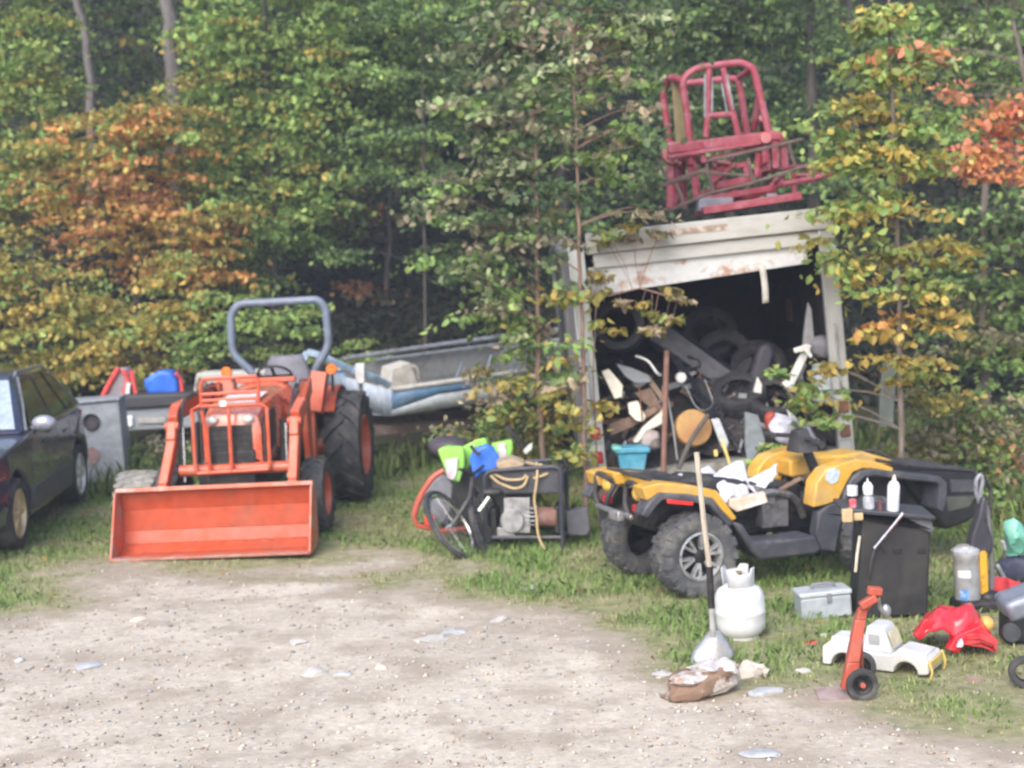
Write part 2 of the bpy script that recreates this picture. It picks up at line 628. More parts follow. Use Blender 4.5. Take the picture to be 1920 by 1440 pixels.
b.inputs['Specular IOR Level'].default_value = .15
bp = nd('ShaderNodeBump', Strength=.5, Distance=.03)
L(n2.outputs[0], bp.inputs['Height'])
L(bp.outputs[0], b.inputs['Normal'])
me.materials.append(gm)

def gz_at(x, y):
    return float(hz(x, y))

# grass blades
def blades(name, x, y, z, h, wdt, lean, col):
    n = len(x)
    a = nr.random(n) * 2 * np.pi
    la = nr.random(n) * 2 * np.pi
    dx, dy = np.cos(a) * wdt / 2, np.sin(a) * wdt / 2
    lx, ly = np.cos(la) * lean * h, np.sin(la) * lean * h
    v = np.empty((n, 5, 3))
    v[:, 0] = np.stack([x - dx, y - dy, z], 1)
    v[:, 1] = np.stack([x + dx, y + dy, z], 1)
    v[:, 2] = np.stack([x + dx * .8 + lx * .35, y + dy * .8 + ly * .35, z + h * .6], 1)
    v[:, 3] = np.stack([x + lx, y + ly, z + h * np.clip(1 - lean * .4, .3, 1)], 1)
    v[:, 4] = np.stack([x - dx * .8 + lx * .35, y - dy * .8 + ly * .35, z + h * .6], 1)
    lo = (np.arange(n)[:, None] * 5 + np.arange(5)[None]).ravel()
    o = raw_mesh(name, v.reshape(-1, 3), lo, np.arange(0, n * 5, 5), col, BLADE)
    o['kind'] = 'stuff'
    return o

N = 190000
yy = 7.2 + (19.5 - 7.2) * nr.random(N) ** .9
xx = (nr.random(N) * 2 - 1) * (yy * .36 + .6)
g = grassy(xx, yy)
patch = vn(xx, yy, .55, 11)
tuft = vn(xx, yy, .16, 12)
keep = (nr.random(N) < np.clip((g - .25) * 1.2, 0, 1) ** 1.7 * np.clip(.15 + 1.2 * (patch * .7 + tuft * .7 - .25), .05, 1)) & ~((xx > -3.45) & (xx < -1.55) & (yy > 12.3) & (yy < 13.05))
xx, yy, g, patch, tuft = (q[keep] for q in (xx, yy, g, patch, tuft))
lush = np.clip((g - .54) * 2 + (patch - .5) * 1.1 + (vn(xx, yy, 1.6, 13) - .5) * 1.2, 0, 1)
hh = (.014 + .030 * lush + .034 * tuft * lush) * (.5 + .65 * nr.random(len(xx))) * np.clip((yy - 8) / 6 + .75, .7, 1.35)
tt = np.clip(lush + (nr.random(len(xx)) - .5) * .5, 0, 1)[:, None]
cg = np.array([.21, .335, .10]) * tt + np.array([.44, .38, .24]) * (1 - tt)
cg = cg * (.65 + .7 * nr.random(len(xx)))[:, None]
tag(blades('grass', xx, yy, hz(xx, yy), hh, .006 + .006 * nr.random(len(xx)), .25 + .6 * nr.random(len(xx)), cg), 'short patchy green and straw coloured grass growing across the yard')
# taller weeds along the back and the right side
N = 26000
yy = 12.6 + 7 * nr.random(N)
xx = (nr.random(N) * 2 - 1) * (yy * .36 + .6)
kk = (vn(xx, yy, .8, 21) > .42) & ~((xx > .5) & (xx < 3.4) & (yy > 13)) & (((yy > 15.6)) | (xx > 3.2) | ((xx > -.6) & (xx < .5) & (yy > 13.2)))
xx, yy = xx[kk], yy[kk]
t_ = nr.random(len(xx))[:, None]
cg = (np.array([.12, .22, .065]) * t_ + np.array([.28, .29, .11]) * (1 - t_)) * (.6 + .7 * nr.random(len(xx)))[:, None]
tag(blades('weeds', xx, yy, hz(xx, yy), .15 + .38 * nr.random(len(xx)) ** 1.5, .012 + .012 * nr.random(len(xx)), .2 + .5 * nr.random(len(xx)), cg), 'tall unmown weeds growing along the foot of the woods')

# pebbles on the gravel
N = 20000
yy = 5.2 + 7.5 * nr.random(N) ** 1.2
xx = (nr.random(N) * 2 - 1) * (yy * .36 + .3)
keep = nr.random(N) < np.clip(1.15 - grassy(xx, yy) * 1.5, 0.0, 1)
xx, yy = xx[keep], yy[keep]
n = len(xx)
base = np.array([(1, 0, 0), (-1, 0, 0), (0, 1, 0), (0, -1, 0), (0, 0, 1), (0, 0, -1)], float)
sz = (.004 + .017 * nr.random(n) ** 5)
rot = nr.random(n) * 6.28
bv = base[None] * (sz[:, None, None] * (np.array([1.2, .9, .55])[None, None] * (.7 + .6 * nr.random((n, 6, 1)))))
cx_, sx_ = np.cos(rot)[:, None], np.sin(rot)[:, None]
vx = bv[..., 0] * cx_ - bv[..., 1] * sx_ + xx[:, None]
vy = bv[..., 0] * sx_ + bv[..., 1] * cx_ + yy[:, None]
vz = bv[..., 2] + (hz(xx, yy) + sz * .25)[:, None]
fc = np.array([(0, 2, 4), (2, 1, 4), (1, 3, 4), (3, 0, 4), (2, 0, 5), (1, 2, 5), (3, 1, 5), (0, 3, 5)])
lo = (np.arange(n)[:, None, None] * 6 + fc[None]).ravel()
pal = np.array([(.46, .41, .35), (.50, .46, .40), (.36, .32, .28), (.38, .38, .39), (.42, .34, .27), (.29, .265, .24)])
cp = np.repeat(pal[nr.integers(0, 6, n)] * (.75 + .5 * nr.random((n, 1))), 8, 0)
pb = raw_mesh('gravel', np.stack([vx, vy, vz], 2).reshape(-1, 3), lo, np.arange(0, len(lo), 3), cp, PEBBLE)
tag(pb, 'loose pale gravel scattered over the dirt', kind='stuff')
# ---------------------------------------------------------------- wheels
def tyre_mb(M, Rr, wd, rim, lugs=0, lh=.03, style='farm', sweep=.38):
    m = MB()
    m.M = M
    h = wd / 2
    m.lathe([(-h * .78, rim), (-h * .98, rim + (Rr - rim) * .35), (-h, rim + (Rr - rim) * .6), (-h * .92, Rr - (Rr - rim) * .12), (-h * .7, Rr - lh * .4), (0, Rr),
             (h * .7, Rr - lh * .4), (h * .92, Rr - (Rr - rim) * .12), (h, rim + (Rr - rim) * .6), (h * .98, rim + (Rr - rim) * .35), (h * .78, rim)], 40, 'x', cap=False)

    def pt(x, q, r):
        return (x, r * math.cos(q), r * math.sin(q))
    for i in range(lugs):
        for sgn in (-1, 1):
            q0 = 2 * math.pi * (i + (.5 if sgn > 0 else 0)) / lugs
            if style == 'farm':
                t = 2 * math.pi / lugs * .24
                xs_ = [sgn * -.06 * wd, sgn * .28 * wd, sgn * .49 * wd]
                for k in range(2):
                    xa, xb = xs_[k], xs_[k + 1]
                    qa, qb = q0 + sweep * (k / 2.0), q0 + sweep * ((k + 1) / 2.0)
                    ra = Rr - .012
                    rb = Rr - .012 if k == 0 else Rr - .03
                    m.hexa([pt(xa, qa - t, ra - .03), pt(xb, qb - t, rb - .03), pt(xb, qb + t, rb - .03), pt(xa, qa + t, ra - .03)],
                           [pt(xa, qa - t * .7, ra + lh), pt(xb, qb - t * .7, rb + lh), pt(xb, qb + t * .7, rb + lh), pt(xa, qa + t * .7, ra + lh)])
            else:
                t = 2 * math.pi / lugs * .30
                for (xa, xb, dq) in ((sgn * .04 * wd, sgn * .24 * wd, 0), (sgn * .28 * wd, sgn * .52 * wd, t * 1.3)):
                    q = q0 + dq
                    ra = Rr - .006
                    rb = Rr - (.006 if abs(xb) < .3 * wd else .022)
                    m.hexa([pt(xa, q - t, ra - .03), pt(xb, q - t, rb - .03), pt(xb, q + t, rb - .03), pt(xa, q + t, ra - .03)],
                           [pt(xa, q - t * .8, ra + lh), pt(xb, q - t * .8, rb + lh), pt(xb, q + t * .8, rb + lh), pt(xa, q + t * .8, ra + lh)])
    m.M = Matrix.Identity(4)
    return m

RZ = lambda a: Matrix.Rotation(a, 4, 'Z')
TR = lambda x, y, z: Matrix.Translation((x, y, z))

# ---------------------------------------------------------------- tractor
tr = thing('loader_tractor', 'orange compact tractor with front loader bucket lowered on the grass and a grey roll bar', 'tractor', (-2.44, 13.5, 0), (0, R(-1.4), R(-3.2)))
wdt = .84
BX = -.075
prof = [(-1.10, .015), (-1.0, .012), (-.86, .03), (-.77, .09), (-.735, .20), (-.73, .38), (-.77, .53), (-.82, .555)]
m = MB()
for i in range(len(prof) - 1):
    (y0, z0), (y1, z1) = prof[i], prof[i + 1]
    dy, dz = y1 - y0, z1 - z0
    l = math.hypot(dy, dz)
    ny_, nz_ = dz / l * .014, -dy / l * .014
    m.hexa([(-wdt, y0, z0), (wdt, y0, z0), (wdt, y0 + ny_, z0 + nz_), (-wdt, y0 + ny_, z0 + nz_)],
           [(-wdt, y1, z1), (wdt, y1, z1), (wdt, y1 + ny_, z1 + nz_), (-wdt, y1 + ny_, z1 + nz_)])
m.V = [v + Vector((BX, 0, 0)) for v in m.V]
bucket = m.build('bucket', M_ORANGE_IN, tr, bevel=.003)
for sx in (-1, 1):
    m = MB()
    pl = [(-1.12, .005), (-.98, .0), (-.82, .02), (-.71, .12), (-.71, .47), (-.75, .555), (-.83, .575), (-.89, .54), (-1.0, .28)]
    x0, x1 = BX + sx * wdt, BX + sx * (wdt + .018)
    n = len(pl)
    m.add([(x0, a, c) for a, c in pl] + [(x1, a, c) for a, c in pl], [tuple(range(n)), tuple(range(2 * n - 1, n - 1, -1))] + [(i, i + n, (i + 1) % n + n, (i + 1) % n) for i in range(n)])
    m.build('side_plate', M_ORANGE_WORN, bucket, bevel=.004)
m = MB().box((BX, -1.10, .022), (1.70, .10, .022))
m.build('cutting_edge', mat('worn_edge', (.42, .17, .12), .5, .3, (.35, .3, .28), .8, 6), bucket, bevel=.004)
m = MB().box((BX, -.815, .567), (1.71, .07, .03))
m.build('top_lip', mat('lip_orange', (.62, .20, .13), .5, 0, (.55, .42, .36), .8, 5), bucket, bevel=.006)
for sx, pxa, pxb in ((-1, 315, 322), (1, 556, 552)):
    a = lp(tr, pxa, 925, -.46)
    k = lp(tr, pxb, 765, -.34)
    path = [(a.x, -.64, .40), (a.x, -.56, .55), (k.x, -.38, .92), (k.x, -.32, 1.08), (k.x + sx * .02, -.14, 1.165), (sx * .44, .95, 1.27)]
    m = MB()
    for i in range(len(path) - 1):
        p, q = Vector(path[i]), Vector(path[i + 1])
        d = (q - p).normalized()
        e = Vector((1, 0, 0)).cross(d).normalized() * (.075 if i > 1 else .06)
        hx = Vector((.042, 0, 0))
        m.hexa([p - hx - e, p + hx - e, p + hx + e, p - hx + e], [q - hx - e, q + hx - e, q + hx + e, q - hx + e])
    arm = m.build('loader_arm', M_ORANGE, tr, bevel=.012)
    m = MB()
    x = k.x - sx * .085
    m.tube([(x, -.38, .56), (x, -.33, 1.04)], .014, 8)
    m.build('cylinder_rod', M_CHROME, arm)
    m = MB()
    m.tube([(x - sx * .06, -.2, .62), (x - sx * .06, -.12, 1.06)], .042, 10)
    m.tube([(x - sx * .02, .1, .72), (sx * .45, .8, 1.32)], .035, 10)
    m.build('lift_cylinder', M_DARK, arm)
    m = MB()
    m.slab([(x_, z_) for x_, z_ in ((-.07, .55), (.07, .55), (.09, 1.1), (.05, 1.33), (-.09, 1.33), (-.12, 1.0))], -.03, .03)
    v = [Vector((sx * .42 + p.y, .9 + p.x, p.z)) for p in m.V]
    m.V = v
    m.build('loader_post', M_ORANGE, arm, bevel=.008)
    m = MB().tube(fillet([(x + sx * .03, -.40, .60), (x + sx * .01, -.36, .95), (k.x - sx * .05, -.15, 1.26), (sx * .40, .6, 1.33), (sx * .35, 1.0, 1.1)], .1), .011, 6)
    m.tube(fillet([(x + sx * .05, -.38, .66), (x + sx * .03, -.34, 1.0), (k.x - sx * .03, -.1, 1.27), (sx * .43, .7, 1.35)], .1), .009, 6)
    m.build('hydraulic_hose', M_BLACK, arm)
    m = MB().tube([(k.x - .06, -.37, 1.06), (k.x + .06, -.37, 1.06)], .035, 12)
    m.build('pivot_pin', M_ORANGE, arm)
m = MB().tube([(-.47, -.43, .665), (.585, -.43, .665)], .052, 14)
m.build('cross_tube', M_ORANGE, tr)
m = MB()
off = -.52
def tb(pts, r, o=off):
    m.tube([lp(tr, x, y, o) for x, y in pts], r, 6)
for pts in ([(366, 872), (360, 768), (372, 762), (488, 758), (500, 764), (506, 870)], [(370, 888), (503, 880)], [(366, 872), (370, 888)], [(506, 870), (503, 880)],
            [(428, 762), (435, 884)], [(378, 764), (376, 722), (380, 712), (480, 705), (485, 714), (484, 760)], [(378, 740), (484, 734)],
            [(378, 752), (484, 746)], [(394, 886), (388, 820), (378, 770)]):
    tb(pts, .017)
m.build('brush_guard', M_ORANGE, tr)
# hood: loft of cross sections
m = MB()
secs = []
for (y, z, hw, zb) in ((-.42, 1.03, .22, .74), (-.38, 1.15, .26, .70), (-.15, 1.235, .275, .68), (.4, 1.285, .28, .74), (1.0, 1.315, .29, .80)):
    secs.append([(-hw, y, zb), (-hw, y, z - .12), (-hw * .9, y, z - .035), (-hw * .6, y, z - .004), (0, y, z), (hw * .6, y, z - .004), (hw * .9, y, z - .035), (hw, y, z - .12), (hw, y, zb)])
n = 9
vs_ = [p for s_ in secs for p in s_]
m.add(vs_, [(i * n + j, i * n + j + 1, (i + 1) * n + j + 1, (i + 1) * n + j) for i in range(len(secs) - 1) for j in range(n - 1)] + [tuple(range(n)), tuple(range(5 * n - 1, 4 * n - 1, -1))])
hood = m.build('hood', mat('hood_orange', (.60, .11, .05), .26, 0, (.60, .32, .26), .6, 3, jit=.08, coat=.9), tr)
m = MB().box((0, -.432, .90), (.38, .02, .30))
for i in range(6):
    m.box((0, -.446, .78 + i * .05), (.36, .012, .012))
m.build('grille', M_DARK, hood)
for sx in (-1, 1):
    m = MB().slab([(-.38, .76), (-.36, 1.06), (-.1, 1.15), (.12, 1.15), (.10, .82)], -.005, .005)
    m.V = [Vector((sx * .283 + p.y, p.x, p.z)) for p in m.V]
    m.build('side_grille', mat('side_grille', (.07, .075, .06), .6), hood, bevel=.003)
    m = MB().ball((sx * .16, -.425, 1.10), (.055, .03, .04))
    m.build('headlight', mat('lamp_glass', (.5, .5, .48), .15, coat=1), hood)
m = MB().box((.03, .0, 1.258), (.34, .50, .006), (R(5.5), 0, 0))
m.build('hood_sheen_label', mat('hood_sheen_label', (.72, .66, .68), .35), hood)  # pale pinkish panel: painted sky reflection and white label in one
m = MB().box((-.02, -.545, 1.255), (.055, .008, .05))
m.build('sticker', M_WHITE, tr)
m = MB().box((0, .1, .62), (.42, 1.1, .42)).box((0, .9, .62), (.36, 1.3, .40)).box((0, -.2, .42), (.34, .4, .16)).box((0, 1.85, .6), (.42, .5, .42))
m.tube([(.24, .1, .75), (.24, 1.2, .68)], .05)
m.build('engine_block', M_DARK, tr, bevel=.02)
m = MB().box((0, 0, .36), (1.2, .12, .11)).tube([(-.6, 1.9, .56), (.6, 1.9, .56)], .09, 12)
m.build('axle', M_ORANGE, tr, bevel=.01)
for sx in (-1, 1):
    M_ = TR(sx * .66, 0, .345) @ RZ(math.pi if sx < 0 else 0)
    t = tyre_mb(M_, .335, .21, .19, 16, .02).build('front_tyre', M_RUBBER, tr, smooth=30)
    m = MB()
    m.M = M_
    m.lathe([(-.07, .19), (.02, .185), (.06, .19), (.085, .20), (.09, .185), (.04, .17), (.03, .09), (.05, .06), (.055, .001)], 28, 'x', cap=False)
    m.build('rim', M_ORANGE, t)
    M_ = TR(sx * .655, 1.9, .56) @ RZ(math.pi if sx < 0 else 0)
    t = tyre_mb(M_, .545, .37, .30, 15, .038).build('rear_tyre', M_RUBBER, tr, smooth=30)
    m = MB()
    m.M = M_
    m.lathe([(-.14, .30), (.10, .29), (.13, .31), (.165, .315), (.17, .29), (.08, .265), (.06, .16), (.09, .12), (.10, .06), (.12, .055), (.125, .001)], 32, 'x', cap=False)
    m.build('rim', M_ORANGE, t)
    m = MB()
    pr = [(math.cos(R(a)), math.sin(R(a))) for a in range(40, 176, 9)]
    for (ra, xa, xb) in ((.63, sx * .37, sx * .60),):
        o = len(pr)
        vs_ = [(xa, 1.9 - c * ra, .56 + s_ * ra) for c, s_ in pr] + [(xb, 1.9 - c * ra, .56 + s_ * ra) for c, s_ in pr] + [(xa, 1.9 - c * .2, .56 + s_ * .2) for c, s_ in pr]
        m.add(vs_, [(i, i + 1, i + 1 + o, i + o) for i in range(o - 1)] + [(i, i + 1, i + 1 + 2 * o, i + 2 * o) for i in range(o - 1)])
    m.box((sx * .40, 1.32, .92), (.05, .10, .78), (R(-6), 0, 0))
    m.box((sx * .45, 1.38, 1.16), (.15, .2, .40), (R(-14), sx * R(9), 0))
    m.build('rear_fender', M_ORANGE, tr, solid=.012)
    px_, py_ = (425, 698) if sx < 0 else (622, 692)
    q = lp(tr, px_, py_, 1.55)
    m = MB().lathe([(-.03, .05), (-.012, .058), (.012, .055), (.035, .035), (.04, .001)], 16, 'y', tuple(q))
    l_ = m.build('warning_lamp', M_AMBER, tr)
    m = MB().tube([q + Vector((0, .01, -.04)), (q.x, 1.56, 1.15)], .014, 6)
    m.build('lamp_stalk', M_DARK, l_)
m = MB()
q = [lp(tr, *p) for p in ((474, 700, 1.95), (462, 688, 1.95), (435, 662, 1.95), (433, 590, 1.95), (447, 570, 1.95), (597, 562, 1.95), (611, 578, 1.95), (617, 650, 1.95), (592, 690, 1.95), (580, 720, 1.95))]
m.tube(fillet(q, .10, 5), .043, 12)
m.tube([(-.28, 1.95, 1.35), (-.28, 1.95, .7)], .045, 8)
m.tube([(.30, 1.95, 1.35), (.30, 1.95, .7)], .045, 8)
m.build('roll_bar', M_GREYROPS, tr)
m = MB().box((.06, 1.55, 1.02), (.46, .46, .12))
seat = m.build('seat', M_SEAT, tr, bevel=.04, seg=3)
m = MB()
def _bk(u, v):
    z = 1.06 + .46 * v
    hw = (.25 - .09 * max(0, v - .45) / .55 * 1.2)
    return (.07 + (u - .5) * 2 * hw, 1.80 + .09 * v - .05 * math.cos((u - .5) * 3), z)
m.grid(8, 6, _bk)
m.build('backrest', M_SEAT, seat, solid=.09, sub=1)
m = MB()
for sx in (-.22, .34):
    m.tube(fillet([(sx, 1.8, 1.2), (sx, 1.62, 1.26), (sx, 1.42, 1.24)], .05), .03, 8)
m.build('armrest', M_SEAT, seat)
m = MB().box((0, 1.12, 1.20), (.40, .18, .24))
dash = m.build('dashboard', M_BLACK, tr, bevel=.03)
m = MB().box((.02, 1.03, 1.335), (.58, .07, .05))
m.build('dash_trim', M_ORANGE, dash, bevel=.012)
m = MB()
m.M = TR(.04, 1.34, 1.36) @ Matrix.Rotation(R(-35), 4, 'X')
m.tube([(.17 * math.cos(q_ / 18 * 6.2832), .17 * math.sin(q_ / 18 * 6.2832), 0) for q_ in range(19)], .013, 6, cap=False)
m.box((0, 0, -.01), (.32, .03, .012)).box((0, 0, -.01), (.03, .32, .012))
m.build('steering_wheel', M_BLACK, dash)

# ---------------------------------------------------------------- dark car at the left edge
cr = thing('parked_car', 'dark navy estate car cut off by the edge of the yard beside the tractor', 'car', (-5.20, 12.95, 0), (0, 0, R(4.3)))
def prism_x(m, pl, x0, x1):
    n = len(pl)
    m.add([(x0, a, c) for a, c in pl] + [(x1, a, c) for a, c in pl], [tuple(range(n)), tuple(range(2 * n - 1, n - 1, -1))] + [(i, i + n, (i + 1) % n + n, (i + 1) % n) for i in range(n)])
    return m
arcF = [(y, z) for y, z in arc(0, .33, .38, 0, 180, 10)]
arcB = [(y, z) for y, z in arc(2.55, .33, .38, 0, 180, 10)]
out = [(-.86, .30), (-.90, .50), (-.86, .68), (-.72, .80), (-.2, .90), (.62, .98), (1.6, 1.01), (2.7, 1.02), (3.25, .98), (3.33, .78), (3.36, .45), (3.2, .26)] + [(2.93, .26)] + arcB[1:-1] + [(2.17, .22), (.38, .22)] + arcF[1:-1] + [(-.38, .26)]
m = prism_x(MB(), out, -.85, .85)
for i, v in enumerate(m.V):                     # round in the plan view at both ends and tuck in below
    k = 1.0
    if v.y < -.4:
        k = 1 - .22 * ((-.4 - v.y) / .5) ** 1.6
    if v.y > 2.85:
        k = 1 - .20 * ((v.y - 2.85) / .5) ** 1.5
    if v.z < .3:
        k *= .985
    m.V[i] = Vector((v.x * k, v.y, v.z))
body = m.build('body', M_NAVY, cr, bevel=.045, seg=3, smooth=40)
m = MB()
B4 = [(-.79, .50, .97), (.79, .50, .97), (.75, 3.28, .99), (-.75, 3.28, .99)]
T4 = [(-.54, 1.25, 1.45), (.54, 1.25, 1.45), (.51, 2.72, 1.44), (-.51, 2.72, 1.44)]
m.hexa(B4, T4)
cab = m.build('cabin', M_NAVY, cr, bevel=.05, seg=3)
def on_side(t, z_, sx=1, o=.004):                # a spot on the sloping side of the cabin: t along the car, z height
    f = (z_ - .98) / .465
    yb = .50 + t * 2.78
    yt = 1.25 + t * 1.47
    y = yb + (yt - yb) * f
    xb = .79 - .04 * t
    xt = .54 - .03 * t
    return (sx * (xb + (xt - xb) * f + o), y, z_)
for sx in (1, -1):
    for (ta, tb_, tc_, td) in ((.09, .42, .36, .06), (.455, .70, .66, .395), (.73, .93, .86, .70)):
        m = MB()
        p = [on_side(ta, 1.015, sx), on_side(tb_, 1.015, sx), on_side(tc_, 1.415, sx), on_side(td + .02, 1.415, sx)]
        o_ = Vector((sx * .006, 0, 0.002))
        m.hexa(p, [Vector(q) + o_ for q in p])
        m.build('side_window', M_GLASS, cab)
    m = MB().tube([Vector(on_side(.02, 1.0, sx, .01)), Vector(on_side(.055, 1.2, sx, .01)), Vector(on_side(.06, 1.44, sx, .012))], .012, 6)
    m.build('window_trim', M_STEEL, cab)
    m = MB().tube([Vector(on_side(.95, 1.03, sx, .01)), Vector(on_side(.90, 1.4, sx, .01))], .012, 6)
    m.build('window_trim', M_STEEL, cab)
    m = MB().tube(fillet([(sx * .53, 1.3, 1.45), (sx * .53, 1.36, 1.485), (sx * .51, 2.5, 1.48), (sx * .51, 2.6, 1.44)], .04), .016, 6)
    m.build('roof_rail', M_STEEL, cab)
    m = MB().ball((sx * .93, .70, 1.05), (.115, .06, .075))
    m.tube([(sx * .80, .78, 1.0), (sx * .9, .72, 1.03)], .025)
    m.build('mirror', mat('mirror_shell', (.30, .32, .40), .2, .3, coat=1), cr)
    m = MB().slab([(.45, .30), (2.1, .30), (2.12, .46), (2.0, .52), (.5, .50), (.42, .44)], -.012, .012)
    m.V = [Vector((sx * .855 + p.y, p.x, p.z)) for p in m.V]
    m.build('side_cladding', mat('grey_cladding', (.085, .088, .095), .55), body, bevel=.008)
    for y_ in (1.02, 1.86):
        m = MB().box((sx * .862, y_, .86), (.03, .17, .03))
        m.build('door_handle', M_NAVY, body, bevel=.008)
    m = MB().box((sx * .851, 1.33, .74), (.004, .008, .46)).box((sx * .851, .48, .74), (.004, .008, .42)).box((sx * .851, 2.12, .78), (.004, .008, .36))
    m.build('door_seam', M_BLACK, body)
    for y_ in (0, 2.55):
        M_ = TR(sx * .755, y_, .325) @ RZ(math.pi if sx < 0 else 0)
        t = tyre_mb(M_, .325, .2, .215, 0).build('tyre', M_RUBBER, cr)
        m = MB()
        m.M = M_
        m.lathe([(-.05, .215), (.06, .21), (.09, .22), (.097, .205), (.05, .19), (.045, .185)], 30, 'x', cap=False)
        m.lathe([(.02, .19), (.021, .001)], 20, 'x')
        for k in range(6):
            a = k * math.pi / 3
            c_, s_ = math.cos(a), math.sin(a)
            m.hexa([(.06, c_ * .03 - s_ * .03, s_ * .03 + c_ * .03), (.06, c_ * .2 - s_ * .022, s_ * .2 + c_ * .022), (.06, c_ * .2 + s_ * .022, s_ * .2 - c_ * .022), (.06, c_ * .03 + s_ * .03, s_ * .03 - c_ * .03)],
                   [(.085, c_ * .03 - s_ * .025, s_ * .03 + c_ * .025), (.08, c_ * .2 - s_ * .018, s_ * .2 + c_ * .018), (.08, c_ * .2 + s_ * .018, s_ * .2 - c_ * .018), (.085, c_ * .03 + s_ * .025, s_ * .03 - c_ * .025)])
        m.lathe([(.05, .05), (.09, .045), (.095, .001)], 14, 'x')
        m.build('rim', mat('bronze_rim' if y_ == 0 else 'silver_rim', (.62, .48, .30) if y_ == 0 else (.68, .68, .62), .35, .5), t)
    m = MB().hexa([(sx * .40, -.84, .62), (sx * .66, -.72, .62), (sx * .70, -.42, .70), (sx * .45, -.60, .68)], [(sx * .40, -.78, .76), (sx * .64, -.66, .78), (sx * .68, -.40, .80), (sx * .45, -.56, .80)])
    m.build('headlight', mat('headlight_glass', (.55, .55, .58), .1, coat=1), body, bevel=.01)
    m = MB().box((sx * .76, -.52, .60), (.05, .13, .05), (0, 0, sx * R(28)))
    m.build('indicator', M_AMBER, body, bevel=.01)
    m = MB().box((sx * .70, 3.16, .82), (.08, .10, .26), (0, 0, sx * R(-20)))
    m.build('tail_light', M_REDLENS, body, bevel=.01)
m = MB()
p = [(-.70, .56, 1.01), (.70, .56, 1.01), (.50, 1.21, 1.41), (-.50, 1.21, 1.41)]
m.hexa(p, [(a, b_ - .012, c + .012) for a, b_, c in p])
m.build('windscreen', mat('windscreen_glass', (.35, .42, .5), .05, coat=1), cab)

# ---------------------------------------------------------------- quad bike
av = thing('quad_bike', 'yellow and black quad bike on the grass before the box truck, papers on its seat', 'quad bike', (1.115, 10.94, 0), (0, 0, R(21)))
def flat(name, m_, pts, off, th, parent=av, bevel=.008, inset=0.0, **k):
    mb = MB()
    mb.slab(l2(av, pts, off), off, off + th, inset)
    return mb.build(name, m_, parent, bevel=bevel, **k)
for (x_, y_, nm) in ((0, -.43, 'near'), (0, .43, 'far'), (1.5, -.43, 'near'), (1.5, .43, 'far')):
    sg = -1 if y_ < 0 else 1
    M_ = TR(x_, y_, .30) @ RZ(R(-90) if sg < 0 else R(90))
    t = tyre_mb(M_, .292, .26, .165, 17, .018, 'knob').build('tyre', mat('grey_tyre', (.075, .078, .088), .8, 0, (.17, .165, .15), .6, 7, bump=.2), av, smooth=30)
    m = MB()
    m.M = M_
    m.lathe([(-.09, .168), (.06, .165), (.09, .172), (.118, .176), (.122, .162), (.095, .150), (.088, .146)], 32, 'x', cap=False)
    for k in range(6):
        a = k * math.pi / 3 + .3
        for da in (-.17, .17):
            c0, s0, c1, s1 = math.cos(a + da * .3), math.sin(a + da * .3), math.cos(a + da * 1.15), math.sin(a + da * 1.15)
            tx, ty = -s0 * .013, c0 * .013
            m.hexa([(.07, c0 * .05 - tx, s0 * .05 - ty), (.07, c1 * .155 - tx, s1 * .155 - ty), (.07, c1 * .155 + tx, s1 * .155 + ty), (.07, c0 * .05 + tx, s0 * .05 + ty)],
                   [(.10, c0 * .05 - tx * .8, s0 * .05 - ty * .8), (.108, c1 * .155 - tx * .8, s1 * .155 - ty * .8), (.108, c1 * .155 + tx * .8, s1 * .155 + ty * .8), (.10, c0 * .05 + tx * .8, s0 * .05 + ty * .8)])
    m.build('rim', mat('alloy_rim', (.52, .53, .55), .35, .6, (.2, .2, .2), .6, 20), t)
    m = MB()
    m.M = M_
    m.lathe([(.03, .15), (.045, .05), (.10, .05), (.11, .03), (.11, .001)], 20, 'x', cap=False)
    m.build('hub', M_DARK, t)
m = MB().box((.75, 0, .42), (1.5, .30, .16)).box((.7, 0, .58), (.7, .34, .22)).box((.05, 0, .55), (.55, .5, .2)).tube([(0, -.35, .32), (0, .35, .32)], .035).tube([(1.5, -.35, .32), (1.5, .35, .32)], .035)
for y_ in (-.28, .28):
    m.tube([(0.05, y_, .32), (.2, y_ * .6, .72)], .03)
    m.tube([(1.5, y_, .32), (1.4, y_ * .6, .78)], .03)
m.build('chassis', M_DARK, av, bevel=.02)
m = MB().box((.78, -.18, .50), (.22, .14, .20)).box((.70, -.2, .64), (.16, .12, .10), (0, R(20), 0)).tube(fillet([(.5, -.24, .6), (.7, -.28, .68), (.95, -.25, .62), (1.05, -.2, .45)], .1), .028, 8)
m.build('engine', mat('engine_grey', (.2, .2, .21), .5, .5, (.06, .06, .06), .7, 12), av)
